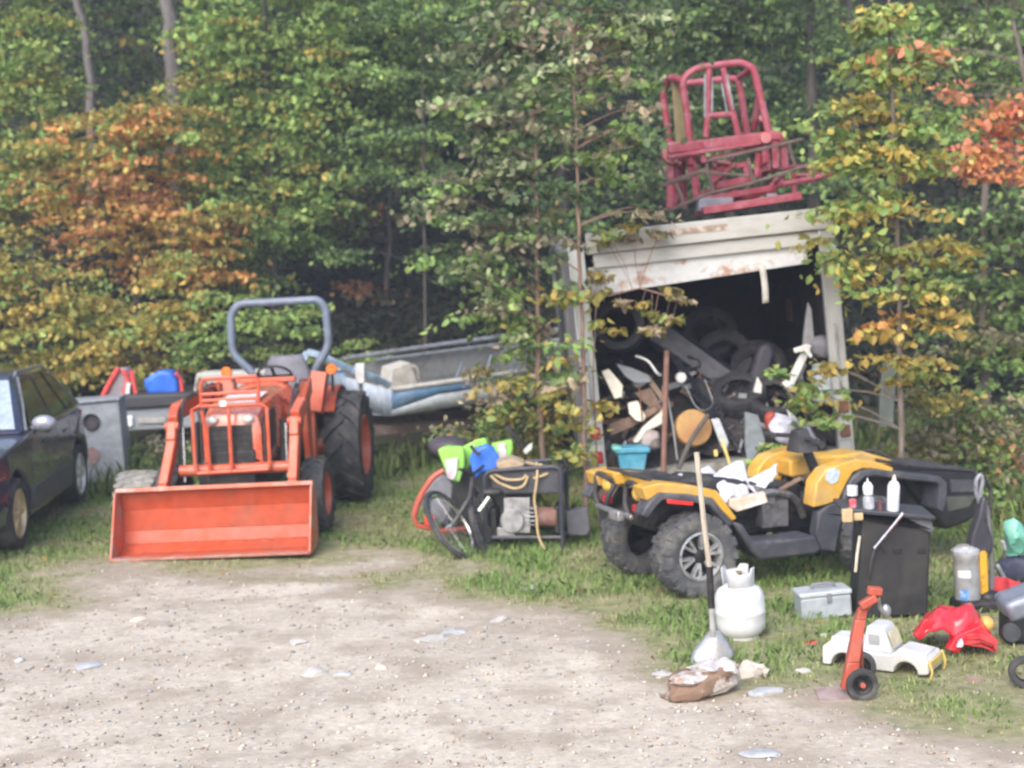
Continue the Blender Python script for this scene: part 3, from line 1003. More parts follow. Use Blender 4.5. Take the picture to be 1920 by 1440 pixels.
for sg in (-1, 1):
    o = -.50 * -sg
    def sl_(name, m_, pts, th=.05, bv=.012, par=av, inset=.02, off=.50):
        mb = MB()
        q = l2(av, pts, -off)
        mb.slab(q, -off, -off + th, inset)
        if sg > 0:
            mb.V = [Vector((v.x, -v.y, v.z)) for v in mb.V]
        return mb.build(name, m_, par, bevel=bv, seg=2)
    fd = sl_('rear_fender', M_YELLOW, [(1205, 914), (1241, 905), (1300, 911), (1345, 920), (1362, 943), (1383, 972), (1373, 978), (1350, 954), (1335, 936), (1290, 929), (1238, 927), (1213, 940)], .20)
    sl_('fender_flare', M_CHARCOAL, [(1203, 966), (1220, 938), (1237, 924), (1290, 927), (1337, 934), (1352, 954), (1377, 981), (1367, 990), (1343, 962), (1330, 947), (1290, 941), (1243, 938), (1230, 952), (1216, 972)], .12, par=fd, off=.53)
    sl_('dark_arch_panel', M_DARK, [(1240, 936), (1330, 944), (1362, 985), (1385, 1010), (1398, 1035), (1378, 1030), (1350, 985), (1320, 965), (1260, 955), (1225, 985), (1210, 985)], .03, par=fd, off=.36)
    sl_('marker_strip', mat('red_marker', (.75, .03, .03), .25, coat=.6), [(1251, 936), (1300, 941), (1300, 948), (1252, 944)], .012, .002, fd, 0, .545)
    sl_('reflector', M_AMBER, [(1334, 948), (1344, 951), (1356, 970), (1352, 975), (1338, 960)], .012, .002, fd, 0, .50)
    fr = sl_('front_fender', M_YELLOW, [(1525, 952), (1531, 905), (1550, 880), (1576, 870), (1606, 861), (1640, 865), (1676, 877), (1674, 888), (1640, 880), (1618, 879), (1600, 886), (1588, 906), (1573, 938), (1550, 947)], .16)
    sl_('fender_flare', M_CHARCOAL, [(1580, 948), (1585, 920), (1597, 898), (1615, 883), (1640, 879), (1700, 887), (1762, 893), (1777, 905), (1776, 940), (1768, 962), (1759, 955), (1763, 912), (1755, 905), (1690, 899), (1640, 893), (1622, 895), (1608, 908), (1597, 930), (1592, 950)], .22, par=fr, off=.53)
    sl_('dark_arch_panel', M_DARK, [(1590, 960), (1598, 906), (1625, 890), (1760, 896), (1766, 962), (1720, 975), (1640, 975)], .03, par=fr, off=.28)  # dark panel put in to paint the shade of the wheel well
    sl_('splash_guard', M_CHARCOAL, [(1536, 960), (1552, 948), (1575, 938), (1582, 960), (1567, 1036), (1541, 1031), (1530, 1000)], .10)
    sl_('footboard', M_CHARCOAL, [(1373, 979), (1392, 982), (1414, 1016), (1470, 1012), (1530, 1004), (1542, 1030), (1530, 1040), (1425, 1051), (1408, 1032)], .26, .02)
m = MB().slab(l2(av, [(1548, 900), (1552, 882), (1566, 877), (1575, 884), (1571, 902), (1558, 909)], -.505), -.508, -.5)
m.build('badge', mat('pale_badge', (.5, .56, .6), .4, 0, (.2, .3, .5), .7, 30), fr)
m = MB()
q = l2(av, [(1455, 858), (1480, 850), (1557, 848), (1590, 841), (1632, 853), (1690, 872), (1690, 882), (1600, 868), (1530, 871), (1500, 884), (1457, 890)], .30)
m.slab(q, .10, .40, .05)
m.build('hood', M_YELLOW, av, bevel=.02, seg=3)
m = MB()
q = l2(av, [(1250, 902), (1285, 888), (1340, 890), (1400, 898), (1455, 900), (1462, 915), (1440, 936), (1380, 935), (1262, 915)], 0)
m.slab(q, -.17, .17, 0)
m.build('seat', M_BLACK, av, bevel=.03, seg=3)
m = MB()
q = l2(av, [(1149, 886), (1200, 887), (1248, 893), (1248, 905), (1157, 909)], .12)
m.slab(q, .12, .42, 0)
m.build('tail_panel', M_YELLOW, av, bevel=.012)
m = MB()
for (a, b_) in (((1160, 884), (1252, 890)),):
    for o in (-.3, -.1, .1, .3):
        Ra, Rb = lp(av, a[0], a[1], .15), lp(av, b_[0], b_[1], .15)
        m.tube([(Ra.x, o, Ra.z), (Rb.x, o, Rb.z)], .013, 6)
A_, B_ = lp(av, 1162, 884, .15), lp(av, 1250, 890, .15)
m.tube([(A_.x, -.36, A_.z), (A_.x, .36, A_.z)], .014, 6).tube([(B_.x, -.36, B_.z), (B_.x, .36, B_.z)], .014, 6)
m.build('rear_rack', M_BLACK, av)
for o in (-.26, .26):
    q = lp(av, 1139, 908, .26)
    c0 = Vector((q.x, o, q.z))
    m = MB().ball(c0, (.04, .065, .055))
    t = m.build('tail_light', mat('yellow_lamp', (.72, .46, .08), .2, coat=.5), av)
    m = MB().tube(fillet([c0 + Vector(v) for v in ((.02, -.10, .02), (-.05, -.09, .07), (-.06, 0, .09), (-.05, .09, .07), (-.06, .1, -.1), (-.03, .06, -.2), (-.03, -.06, -.2), (-.06, -.1, -.1), (.02, -.10, .02))], .05), .018, 8)
    m.build('bumper_hoop', M_BLACK, t)
    m = MB().box(c0 + Vector((-.005, 0, -.11)), (.05, .1, .06))
    m.build('brake_light', M_REDLENS, t, bevel=.01)
m = MB().box((lp(av, 1139, 955, -.1).x, -.25, .60), (.05, .16, .07)).tube([(-.42, -.3, .58), (-.42, .3, .58)], .022)
m.build('rear_bumper', M_STEEL, av, bevel=.01)
q = lp(av, 1500, 815, 0)
m = MB().hexa([(q.x - .07, -.09, q.z - .13), (q.x + .10, -.10, q.z - .13), (q.x + .10, .10, q.z - .13), (q.x - .07, .09, q.z - .13)], [(q.x - .05, -.05, q.z + .03), (q.x + .03, -.06, q.z + .05), (q.x + .03, .06, q.z + .05), (q.x - .05, .05, q.z + .03)]).tube([(q.x - .05, -.36, q.z - .03), (q.x, -.15, q.z - .02), (q.x + .02, 0, q.z - .04), (q.x, .15, q.z - .02), (q.x - .05, .36, q.z - .03)], .018)
m.tube([(q.x + .02, 0, q.z - .04), (q.x + .2, 0, .6)], .04)
for o in (-.34, .34):
    m.tube([(q.x - .06, o - .06, q.z - .03), (q.x - .05, o + .06, q.z - .03)], .026)
m.build('handlebar', M_BLACK, av)
m = MB()
q = l2(av, [(1690, 884), (1768, 879), (1832, 884), (1842, 898), (1840, 962), (1815, 980), (1775, 995), (1740, 960), (1700, 905)], -.34)
m.slab(q, -.34, .30, .0)
m.build('front_bodywork', mat('black_bodywork', (.012, .0125, .016), .45, 0, (.035, .035, .035), .5, 5), av, bevel=.03, seg=3)
fb = bpy.data.objects['front_bodywork']
m = MB().slab(l2(av, [(1782, 900), (1826, 900), (1828, 922), (1784, 924)], -.35), -.352, -.335)
m.build('side_vent', M_CHARCOAL, fb, bevel=.004)
m = MB().slab(l2(av, [(1775, 932), (1830, 930), (1818, 950), (1778, 960)], -.35), -.35, -.335)
m.build('lower_trim', mat('olive_trim', (.07, .075, .065), .6), fb, bevel=.004)
m = MB().tube(fillet([lp(av, 1846, 900, -.30), lp(av, 1858, 915, -.30), lp(av, 1856, 970, -.28), lp(av, 1840, 1000, -.2)], .05), .018, 8)
m.tube(fillet([lp(av, 1846, 900, .2), lp(av, 1858, 915, .2), lp(av, 1856, 970, .2)], .05), .018, 8)
m.build('front_bumper', M_BLACK, av)
m = MB()
for o in (-.34, -.17, 0, .17, .34):
    Ra, Rb = lp(av, 1700, 874, -.34), lp(av, 1826, 882, -.34)
    m.tube([(Ra.x, o, Ra.z), (Rb.x, o, Rb.z)], .012, 6)
A_, B_ = lp(av, 1706, 874, -.34), lp(av, 1822, 882, -.34)
for q in (A_, B_):
    m.tube([(q.x, -.38, q.z), (q.x, .38, q.z)], .013, 6)
m.tube(fillet([(B_.x, -.3, B_.z), (B_.x + .06, -.3, B_.z - .1), (B_.x + .05, -.3, .35)], .05), .018).tube(fillet([(B_.x, .3, B_.z), (B_.x + .06, .3, B_.z - .1), (B_.x + .05, .3, .35)], .05), .018)
m.build('front_rack', M_BLACK, av)
m = MB().tube(fillet([lp(av, 1600, 850, .2), lp(av, 1640, 842, .2), lp(av, 1668, 858, .2), lp(av, 1684, 885, .1)], .1), .012, 6)
m.build('cable', M_BLACK, av)

# ---------------------------------------------------------------- things lying on the quad bike
def world_slab(name, label, cat, pts, Y, th, m_, bevel=.006, group=None, noise=0, inset=0, sub=0, dy=0.0, seed=1):
    """an outline at depth Y with its own thickness; dy tips the top of it away"""
    w_ = [P(x, y, Y) for x, y in pts]
    z0 = min(p.z for p in w_)
    mb = MB()
    mb.slab([(p.x, p.z) for p in w_], Y - th / 2, Y + th / 2, inset)
    mb.V = [Vector((v.x, v.y + (v.z - z0) * dy, v.z)) for v in mb.V]
    if noise:
        mb.noise(noise, 7, seed)
    org = (sum(p.x for p in w_) / len(w_), Y, z0)
    o = mb.build(name, m_, origin=org, bevel=bevel, sub=sub)
    return tag(o, label, cat, group)

def crumple(name, label, cat, c, d, m_, seed=1, amp=.04, f=9, n=(22, 14), group=None, smooth=28):
    mb = MB().ball((0, 0, d[2]), d, *n)
    mb.noise(amp, f, seed).noise(amp * .5, f * 2.3, seed + 5)
    o = mb.build(name, m_, smooth=smooth)
    o.location = c
    return tag(o, label, cat, group)

def ramped(pts3, lift):
    pass

def sheet(name, label, cat, corners, m_, seed=1, amp=.03, f=6, th=.004, n=16, group=None):
    """a limp sheet between four corners"""
    a, b_, c, d = [Vector(p) for p in corners]
    org = (a + b_ + c + d) / 4
    mb = MB().grid(n, n, lambda u, v: (a * (1 - u) * (1 - v) + b_ * u * (1 - v) + c * u * v + d * (1 - u) * v) - org)
    mb.noise(amp, f, seed).noise(amp * .4, f * 3, seed + 3)
    o = mb.build(name, m_, solid=th, smooth=50)
    o.location = org
    return tag(o, label, cat, group)

sheet('paper_sack', 'crumpled white paper sack draped over the middle of the quad bike seat', 'paper', [P(1335, 892, 10.95), P(1392, 868, 11.1), P(1412, 930, 10.95), P(1350, 936, 10.8)], M_PAPER, 2, .05, 7)
sheet('paper_sack', 'white paper sack sticking up at the front end of the quad bike seat', 'paper', [P(1396, 905, 11.0), P(1455, 866, 11.2), P(1456, 890, 11.15), P(1420, 930, 10.95)], M_PAPER, 5, .04, 8)
sheet('plastic_sheet', 'thin white plastic sheet lying flat over the back of the quad bike seat', 'sheet', [P(1268, 893, 11.0), P(1330, 876, 11.3), P(1352, 893, 11.2), P(1300, 902, 10.95)], M_PAPER, 8, .02, 8)
world_slab('painted_board', 'flaking tan and white board jutting from under the papers on the quad bike', 'board', [(1365, 948), (1366, 936), (1432, 922), (1438, 940), (1380, 958)], 10.72, .10, mat('flaking_board', (.55, .46, .37), .7, 0, (.72, .72, .74), .9, 9))
world_slab('wooden_stick', 'short weathered stick leaning across the quad bike behind its papers', 'stick', [(1458, 917), (1500, 893), (1504, 899), (1462, 923)], 11.0, .03, M_BROWN)
# ---------------------------------------------------------------- box truck body
Yt = 13.2
q = P(1112, 893, Yt)
tk = thing('box_truck', 'pale leaning box truck filled with scrap, its rusty roll-up door half open', 'truck', (q.x, Yt, q.z), (0, R(-4.7), 0))
W_, Hh, Dd = 2.33, 2.06, 4.2
m = MB().box((W_ / 2, Dd / 2, -.06), (W_, Dd, .12))
m.build('floor', mat('truck_floor', (.30, .30, .28), .8, 0, (.16, .13, .10), .7, 5), tk)
m = MB().box((.02, Dd / 2 + .1, Hh / 2), (.04, Dd, Hh))
for i in range(16):
    m.box((-.008, .35 + i * .34, Hh / 2), (.02, .05, Hh - .02))
m.build('side_wall', M_TRUCKSIDE, tk)
m = MB().box((W_ - .02, Dd / 2 + .1, Hh / 2), (.04, Dd, Hh))
m.build('side_wall', M_TRUCKSIDE, tk)
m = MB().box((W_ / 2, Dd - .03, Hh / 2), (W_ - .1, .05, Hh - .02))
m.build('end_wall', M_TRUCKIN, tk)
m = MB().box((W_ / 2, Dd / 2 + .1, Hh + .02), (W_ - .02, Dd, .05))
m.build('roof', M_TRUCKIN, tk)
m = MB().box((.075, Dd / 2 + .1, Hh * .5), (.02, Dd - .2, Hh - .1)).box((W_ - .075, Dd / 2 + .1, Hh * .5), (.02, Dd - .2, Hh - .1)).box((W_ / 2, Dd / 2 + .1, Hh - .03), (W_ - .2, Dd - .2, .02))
m.build('shade_lining', M_TRUCKIN, tk)
m = MB()
for a, z in ((-.02, Hh - .02),):
    m.tube([(a + .04, .1, z), (a + .04, Dd, z)], .085, 10)
m.box((-.02, .06, Hh - .02), (.16, .16, .17))
m.build('corner_cap', mat('dark_corner', (.13, .13, .145), .6, 0, (.22, .22, .23), .6, 6), tk, bevel=.04, seg=3)
for sx, x in ((-1, .055), (1, W_ - .07)):
    m = MB().box((x, 0, Hh / 2 - .02), (.145, .07, Hh + .02)).box((x - .062, -.04, Hh / 2 - .02), (.016, .02, Hh)).box((x + .062, -.04, Hh / 2 - .02), (.016, .02, Hh))
    po = m.build('corner_post', M_ALU, tk, bevel=.004)
    m = MB().box((x, -.045, .82), (.02, .014, .62))
    m.tube([(x, -.06, .52), (x, -.06, 1.12)], .008, 6)
    m.build('latch_bar', M_STEEL, po)
    for z in (.17, .385):
        m = MB().box((x, -.046, z), (.125, .016, .165))
        l_ = m.build('lamp_plate', M_ALU, po, bevel=.004)
        m = MB().box((x, -.062, z), (.098, .03, .112))
        m.build('tail_lamp', M_REDLENS if sx < 0 else M_RUSTY, l_, bevel=.018, seg=3)
m = MB().box((W_ / 2 + .06, -.02, Hh - .005), (W_ - .18, .10, .19))
m.build('header', M_CREAM, tk, bevel=.012)
m = MB().box((W_ / 2 + .05, .0, Hh - .165), (W_ - .30, .06, .12))
h2 = m.build('header_rail', M_CREAM, tk, bevel=.006)
m = MB().box((W_ / 2 + .0, -.035, Hh - .098), (W_ - .35, .012, .012))
m.build('seam', M_DARK, h2)
m = MB().box((W_ / 2 - .03, -.075, Hh + .015), (.52, .006, .05))
m.build('worn_plate', mat('worn_plate', (.28, .20, .15), .7, 0, (.5, .46, .42), .8, 14), tk)
m = MB().box((W_ / 2 - .05, .035, Hh - .30), (W_ - .40, .04, .25), (0, R(-2.4), 0))
m.build('roll_door', M_DOORRUST, tk, bevel=.006)
m = MB().grid(2, 8, lambda u, v: (1.645 + .055 * u + .01 * math.sin(v * 3), .0, Hh - .36 - .33 * v))
m.build('pull_strap', mat('strap', (.42, .41, .38), .8), tk, solid=.006)
m = MB().box((W_ / 2, .05, -.16), (W_, .10, .12)).box((.5, 2.5, -.25), (.1, 5, .2)).box((W_ - .5, 2.5, -.25), (.1, 5, .2))
m.build('chassis_rail', M_RUSTRAIL, tk, bevel=.01)
for x in (.18, W_ - .18):
    t = tyre_mb(TR(x, .75, -.26) @ RZ(math.pi if x < 1 else 0), .42, .26, .24, 0).build('tyre', M_RUBBER, tk)
    m = MB()
    m.M = TR(x, .75, -.26) @ RZ(math.pi if x < 1 else 0)
    m.lathe([(.0, .24), (.1, .23), (.06, .1), (.09, .001)], 24, 'x')
    m.build('rim', M_RUSTY, t)
    m = MB().grid(4, 6, lambda u, v: (x - .16 + .32 * u, .22 + .02 * math.sin(u * 5), -.12 - .42 * v))
    m.build('mudflap', mat('mudflap', (.07, .075, .09), .7), tk, solid=.012)

# ---------------------------------------------------------------- scrap inside the truck
rh = random.Random(3)
m = MB()
def heap(u, v):
    x0, x1 = P(1120, 700, 13.5).x, P(1585, 700, 13.5).x
    y = 13.36 + 2.4 * v
    zt = .64 + .82 * min(1, v * 1.4) ** .9 - .10 * math.sin(u * 9) - .12 * max(0, .5 - abs(u - .55)) + .16 * max(0, .28 - u)
    if v < .02:
        zt = .56
    zt += .08 * u + .02 * math.sin(u * 37 + v * 21)
    return (x0 + (x1 - x0) * u, y, zt)
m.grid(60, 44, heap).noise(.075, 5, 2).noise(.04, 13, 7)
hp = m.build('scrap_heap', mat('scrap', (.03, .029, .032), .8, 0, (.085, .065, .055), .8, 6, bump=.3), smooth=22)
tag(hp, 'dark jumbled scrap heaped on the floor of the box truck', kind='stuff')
c0 = P(1161, 612, 13.85)
t = tyre_mb(TR(*c0) @ Matrix.Rotation(R(80), 4, 'Z') @ Matrix.Rotation(R(14), 4, 'Y'), .245, .20, .16, 0).build('old_tyre', mat('old_tyre', (.026, .027, .033), .8, 0, (.055, .055, .06), .6, 5), None)
t.data.transform(Matrix.Translation(-c0))
t.location = c0
tag(t, 'old black tyre wedged high inside the left wall of the box truck', 'tyre')
world_slab('cardboard_box', 'dim brown carton at the back right of the dark truck interior', 'box', [(1478, 560), (1520, 556), (1522, 598), (1480, 602)], 15.2, .3, mat('carton', (.22, .12, .05), .9))
def tubes(name, label, cat, pts, r, m_, group=None, n=8, fil=0):
    w_ = [P(*p) for p in pts]
    org = min(w_, key=lambda p: p.z).copy()
    if fil:
        w_ = fillet(w_, fil)
    mb = MB().tube([p - org for p in w_], r, n)
    o = mb.build(name, m_)
    o.location = org
    return tag(o, label, cat, group)
tubes('steel_pipe', 'rusty upright steel pipe standing at the mouth of the box truck', 'pipe', [(1250, 657, 13.15), (1247, 770, 13.15), (1243, 905, 13.12)], .024, mat('pipe_rust', (.22, .11, .085), .8, 0, (.30, .18, .14), .6, 8))
tubes('grey_rod', 'thin grey rod beside the rusty pipe in the truck', 'rod', [(1252, 745, 13.2), (1262, 800, 13.18), (1270, 862, 13.15)], .009, M_STEEL)
m = MB().lathe([(-.05, .001), (-.05, .158), (-.035, .168), (.035, .168), (.05, .158), (.05, .001)], 36, 'y')
o = m.build('wooden_disc', mat('disc_wood', (.42, .25, .09), .65, 0, (.34, .14, .05), .8, 2.2, stretch=(1, 1, .8)), bevel=.004)
o.location = P(1299, 803, 13.3)
o.rotation_euler = (R(-14), 0, R(8))
tag(o, 'round tan wooden disc leaning among the scrap beside the rusty pipe', 'disc')
tubes('machine_arm', 'dark bent metal arm in front of the round wooden disc', 'metal arm', [(1272, 880, 13.0), (1290, 835, 13.05), (1312, 800, 13.15), (1328, 778, 13.2)], .022, mat('arm_metal', (.10, .09, .085), .6, .3), fil=.1)
# tote with a lid rim
tt = thing('plastic_tote', 'sky blue plastic tote on the truck floor beside the left tail lamps', 'tote', P(1184, 884, 13.12))
m = MB().hexa([(-.10, -.08, 0), (.11, -.08, 0), (.11, .1, 0), (-.10, .1, 0)], [(-.13, -.1, .19), (.14, -.1, .19), (.14, .13, .19), (-.13, .13, .19)])
m.build('tub', M_TEAL, tt, bevel=.02, seg=3)
m = MB().box((.005, .015, .20), (.31, .27, .05))
m.build('rim', M_TEAL, tt, bevel=.012)
m = MB().box((-.13, -.02, .215), (.09, .2, .05), (0, R(12), 0))
m.build('liner', mat('green_liner', (.18, .5, .42), .5), tt, bevel=.02)
S = world_slab
S('plastic_offcut', 'small cream plastic panel against the left wall of the truck pile', 'panel', [(1128, 697), (1142, 692), (1168, 722), (1166, 744), (1152, 748), (1140, 722)], 13.35, .05, mat('cream_plastic', (.66, .62, .52), .5), dy=.2)
S('plastic_offcut', 'cream plastic block in the middle of the left half of the truck pile', 'panel', [(1177, 757), (1196, 752), (1210, 780), (1206, 790), (1192, 788), (1180, 776)], 13.3, .08, MATS['cream_plastic'], dy=.2)
S('plastic_trough', 'long cream plastic trough slanting up to the rusty pipe', 'trough', [(1186, 828), (1206, 800), (1236, 776), (1246, 766), (1244, 794), (1212, 808), (1196, 830)], 13.3, .12, MATS['cream_plastic'], bevel=.015, dy=.15)
S('brown_plank', 'brown plank lying across the lower left of the truck pile', 'plank', [(1140, 796), (1200, 776), (1232, 760), (1234, 772), (1186, 800), (1146, 816)], 13.38, .06, M_BROWN, dy=.2)
S('brown_plank', 'short wide brown plank behind the thin rust rod in the truck', 'plank', [(1190, 738), (1222, 728), (1244, 768), (1226, 772)], 13.5, .04, M_BROWN, dy=.3)
S('brown_plank', 'narrow light brown plank pointing down to the rusty pipe', 'plank', [(1208, 708), (1218, 704), (1246, 742), (1240, 752)], 13.55, .04, mat('light_board', (.25, .19, .14), .8), dy=.3)
tubes('thin_rod', 'thin rusty rod poking up from the left of the truck pile', 'rod', [(1198, 720, 13.28), (1201, 756, 13.26), (1205, 792, 13.25)], .007, M_RUSTY)
tubes('bent_tube', 'bent grey metal tube high on the left of the truck pile', 'tube', [(1192, 668, 13.6), (1216, 676, 13.55), (1232, 700, 13.5), (1240, 704, 13.5)], .018, M_STEEL, fil=.05)
S('metal_sheet', 'bluish grey metal sheet lying on the left slope of the truck pile', 'metal sheet', [(1155, 682), (1185, 690), (1215, 702), (1222, 716), (1190, 718), (1172, 706)], 13.55, .05, mat('grey_panel', (.20, .22, .24), .5, .3), dy=.5)
m = MB().lathe([(-.02, .001), (-.02, .042), (.0, .05), (.02, .042), (.025, .001)], 16, 'y')
o = m.build('round_cap', M_WHITE)
o.location = P(1277, 708, 13.35)
tag(o, 'small round white cap on dark sheeting in the truck', 'cap')
# black vinyl cushions and sheeting
def cushion(name, label, cat, pts, Y, th, m_, **k):
    return world_slab(name, label, cat, pts, Y, th, m_, bevel=.05, **k)
m_v = mat('navy_vinyl', (.022, .024, .042), .38, 0, (.04, .042, .06), .6, 4, bump=.15, bscale=14)
cushion('mattress', 'large dark vinyl mattress lying aslant across the truck interior', 'mattress', [(1208, 618), (1235, 600), (1262, 612), (1345, 668), (1392, 700), (1408, 735), (1380, 748), (1330, 720), (1262, 668), (1212, 640)], 14.3, .35, m_v, noise=.03, dy=.3)
cushion('car_seat', 'slim dark seat back to the right of the mattress in the truck', 'car seat', [(1405, 700), (1420, 648), (1442, 640), (1452, 660), (1440, 702), (1420, 742), (1404, 735)], 14.0, .16, mat('grey_seat', (.05, .048, .068), .6), noise=.015)
sheet('tarpaulin', 'black plastic tarpaulin hanging down the middle of the scrap pile', 'tarpaulin', [P(1250, 668, 14.0), P(1345, 745, 13.8), P(1405, 872, 13.35), P(1318, 770, 13.3)], mat('black_tarp', (.03, .032, .04), .3, 0, (.06, .06, .07), .5, 5), 4, .07, 5, n=24)
tubes('grey_cable', 'thin pale cable trailing over the black tarpaulin', 'cable', [(1285, 722, 13.4), (1302, 760, 13.3), (1318, 772, 13.25), (1340, 760, 13.35), (1322, 712, 13.5)], .005, M_STEEL, fil=.1)
S('grey_board', 'pale grey board propped to the right of the round wooden disc', 'board', [(1333, 786), (1348, 784), (1366, 828), (1364, 838), (1352, 838)], 13.15, .03, mat('grey_board', (.45, .47, .5), .6))
S('yellow_stick', 'yellow stick leaning on the pale grey board', 'stick', [(1351, 828), (1357, 824), (1371, 870), (1366, 872)], 13.08, .02, mat('yellow_stick', (.68, .55, .2), .6))
S('yellow_block', 'tiny yellow block under the pale grey board', 'block', [(1338, 844), (1345, 843), (1346, 855), (1339, 856)], 13.1, .04, MATS['yellow_stick'])
S('grey_curtain', 'blue grey cloth hanging to the truck floor right of the tarpaulin', 'cloth', [(1398, 770), (1420, 776), (1432, 820), (1440, 862), (1402, 872), (1396, 835)], 13.25, .06, mat('grey_cloth', (.20, .23, .26), .8, 0, (.12, .13, .15), .6, 8), noise=.02)
S('white_board', 'white board leaning up to the right inside the truck', 'board', [(1463, 722), (1482, 700), (1510, 644), (1521, 648), (1516, 664), (1484, 731)], 13.5, .03, mat('chalky_white', (.62, .63, .62), .7, 0, (.45, .44, .4), .6, 9))
S('white_offcut', 'short pale offcut lying across the top of the leaning white board', 'offcut', [(1487, 654), (1512, 645), (1524, 668), (1519, 672), (1508, 658), (1490, 662)], 13.45, .03, MATS['chalky_white'])
S('grey_fin', 'tall pointed grey plastic fin standing at the right of the truck interior', 'fin', [(1514, 566), (1521, 580), (1526, 640), (1522, 652), (1504, 652), (1508, 610)], 13.6, .06, mat('fin_grey', (.26, .26, .28), .5))
S('white_wedge', 'small white wedge of plastic near the slim dark seat back', 'wedge', [(1412, 735), (1420, 706), (1428, 720), (1427, 738)], 13.5, .05, MATS['chalky_white'])
m = MB().lathe([(0, .12), (.01, .13), (.11, .132), (.12, .14), (.13, .132), (.26, .132), (.27, .14), (.28, .13), (.33, .125), (.34, .11), (.335, .001)], 24)
o = m.build('blue_drum', mat('faded_drum', (.38, .43, .47), .5, 0, (.16, .33, .36), .8, 3), smooth=30)
o.location = P(1550, 752, 13.45)
tag(o, 'faded blue grey drum at the right post inside the truck', 'drum')
crumple('stuffed_bag', 'grey stuffed bag on top of the faded drum in the truck', 'bag', P(1538, 668, 13.6), (.11, .1, .1), mat('bag_grey', (.17, .17, .19), .7), 3)
crumple('white_fabric', 'lavender white crumpled fabric heaped at the front right of the truck', 'fabric', P(1475, 828, 13.2), (.14, .12, .125), mat('lavender_fabric', (.60, .61, .75), .6, 0, (.40, .42, .55), .6, 8), 6, .06, 7)
crumple('white_fabric', 'pale scrap of fabric slumped over the edge of the truck floor', 'fabric', P(1520, 838, 13.15), (.07, .08, .08), mat('lavender_fabric', (.60, .61, .75)), 9, .05, 9)
S('white_triangle', 'pointed white plastic piece above the lavender fabric', 'plastic piece', [(1474, 766), (1490, 780), (1509, 797), (1502, 803), (1484, 796)], 13.2, .03, MATS['chalky_white'])
S('red_can', 'red and dark can beside the lavender fabric', 'can', [(1433, 778), (1450, 768), (1454, 786), (1448, 806), (1436, 806)], 13.25, .12, mat('dull_red', (.36, .06, .04), .5), bevel=.03)
S('black_crate', 'black crate behind the handlebar of the quad bike', 'crate', [(1472, 800), (1500, 806), (1540, 800), (1548, 838), (1500, 850), (1470, 846)], 13.3, .2, M_DARK)
crumple('rag_bundle', 'pinkish grey rags beside the sky blue tote', 'rags', P(1218, 846, 13.3), (.10, .1, .1), mat('rags', (.35, .30, .30), .9, 0, (.2, .17, .16), .7, 10), 11, .05, 9)

for (px, py, Yq, Rq, a1, a2, lab) in ((1358, 676, 14.35, .30, 70, 24, 'dark tyre standing on edge in the middle of the truck behind the mattress'), (1424, 690, 14.2, .27, 58, -16, 'dark tyre leaning to the right of centre inside the truck'), (1330, 628, 14.7, .28, 96, 30, 'dark tyre highest on the scrap, deep inside the truck'), (1452, 752, 13.75, .25, 80, 50, 'dark tyre lying tilted above the lavender fabric in the truck'), (1385, 742, 13.9, .26, 75, 58, 'dark tyre lying tilted under the slim seat back in the truck')):
    c0 = P(px, py, Yq)
    t = tyre_mb(Matrix.Rotation(R(a1), 4, 'Z') @ Matrix.Rotation(R(a2), 4, 'Y'), Rq, .19, Rq * .6, 20, .010, 'knob').build('old_tyre', MATS['old_tyre'], None, smooth=30)
    t.location = c0
    tag(t, lab, 'tyre')
# scattered pieces of scrap that fill the heap
rp = random.Random(12)
for i in range(150):
    px, py = rp.uniform(1128, 1572), rp.uniform(690, 852)
    if 1262 < px < 1345 and py > 755:
        continue
    a = rp.uniform(0, 6.28)
    l_, w2 = rp.uniform(6, 26), rp.uniform(2, 7)
    c_, s_ = math.cos(a), math.sin(a) * .7
    pts = [(px - c_ * l_ + s_ * w2, py - s_ * l_ - c_ * w2), (px + c_ * l_ + s_ * w2, py + s_ * l_ - c_ * w2), (px + c_ * l_ * rp.uniform(.6, 1) - s_ * w2, py + s_ * l_ * .9 + c_ * w2), (px - c_ * l_ - s_ * w2, py - s_ * l_ + c_ * w2)]
    kind = rp.choice(['brown_board', 'dark_metal', 'grey_panel', 'rusty_grey_rail', 'chalky_white' if rp.random() < .25 else 'rust', 'dark_metal', 'dark_metal', 'grey_panel'])
    word = {'brown_board': 'brown wood', 'dark_metal': 'dark metal', 'grey_panel': 'grey metal', 'rusty_grey_rail': 'rusty rail', 'chalky_white': 'white board', 'rust': 'rusty steel'}[kind]
    S('scrap_piece', 'jagged offcut of ' + word + ' stuck in the scrap heap inside the truck', 'scrap', pts, 13.3 + .9 * (850 - py) / 115 * .8 + rp.uniform(-.05, .05), rp.uniform(.02, .07), MATS[kind], group='offcuts of ' + word + ' in the scrap heap', dy=.3)

rp = random.Random(21)
for i, (px, py) in enumerate(((1290, 690), (1360, 760), (1420, 800), (1180, 720), (1230, 800), (1395, 690), (1440, 730), (1310, 730))):
    Yh = 13.35 + .9 * (850 - py) / 115 * .7
    pts = [(px + 24 * math.sin(k * rp.uniform(.6, 1.3) + i), py - 24 + 9 * k + rp.uniform(-4, 4), Yh + .03 * math.sin(k * 2.0)) for k in range(7)]
    tubes('hose', 'short length of dark hose curling over the scrap inside the truck', 'hose', pts, .013, M_RUBBER, group='dark hoses in the scrap heap', n=6, fil=.06)

# leaning panel to the right of the truck
S('metal_sheet', 'grey green metal sheet leaning upright in the bushes right of the truck', 'metal sheet', [(1645, 800), (1649, 720), (1655, 672), (1680, 668), (1678, 720), (1673, 800)], 13.9, .05, mat('green_grey', (.21, .24, .22), .6, 0, (.3, .32, .31), .6, 5, stretch=(1, 1, .3)))

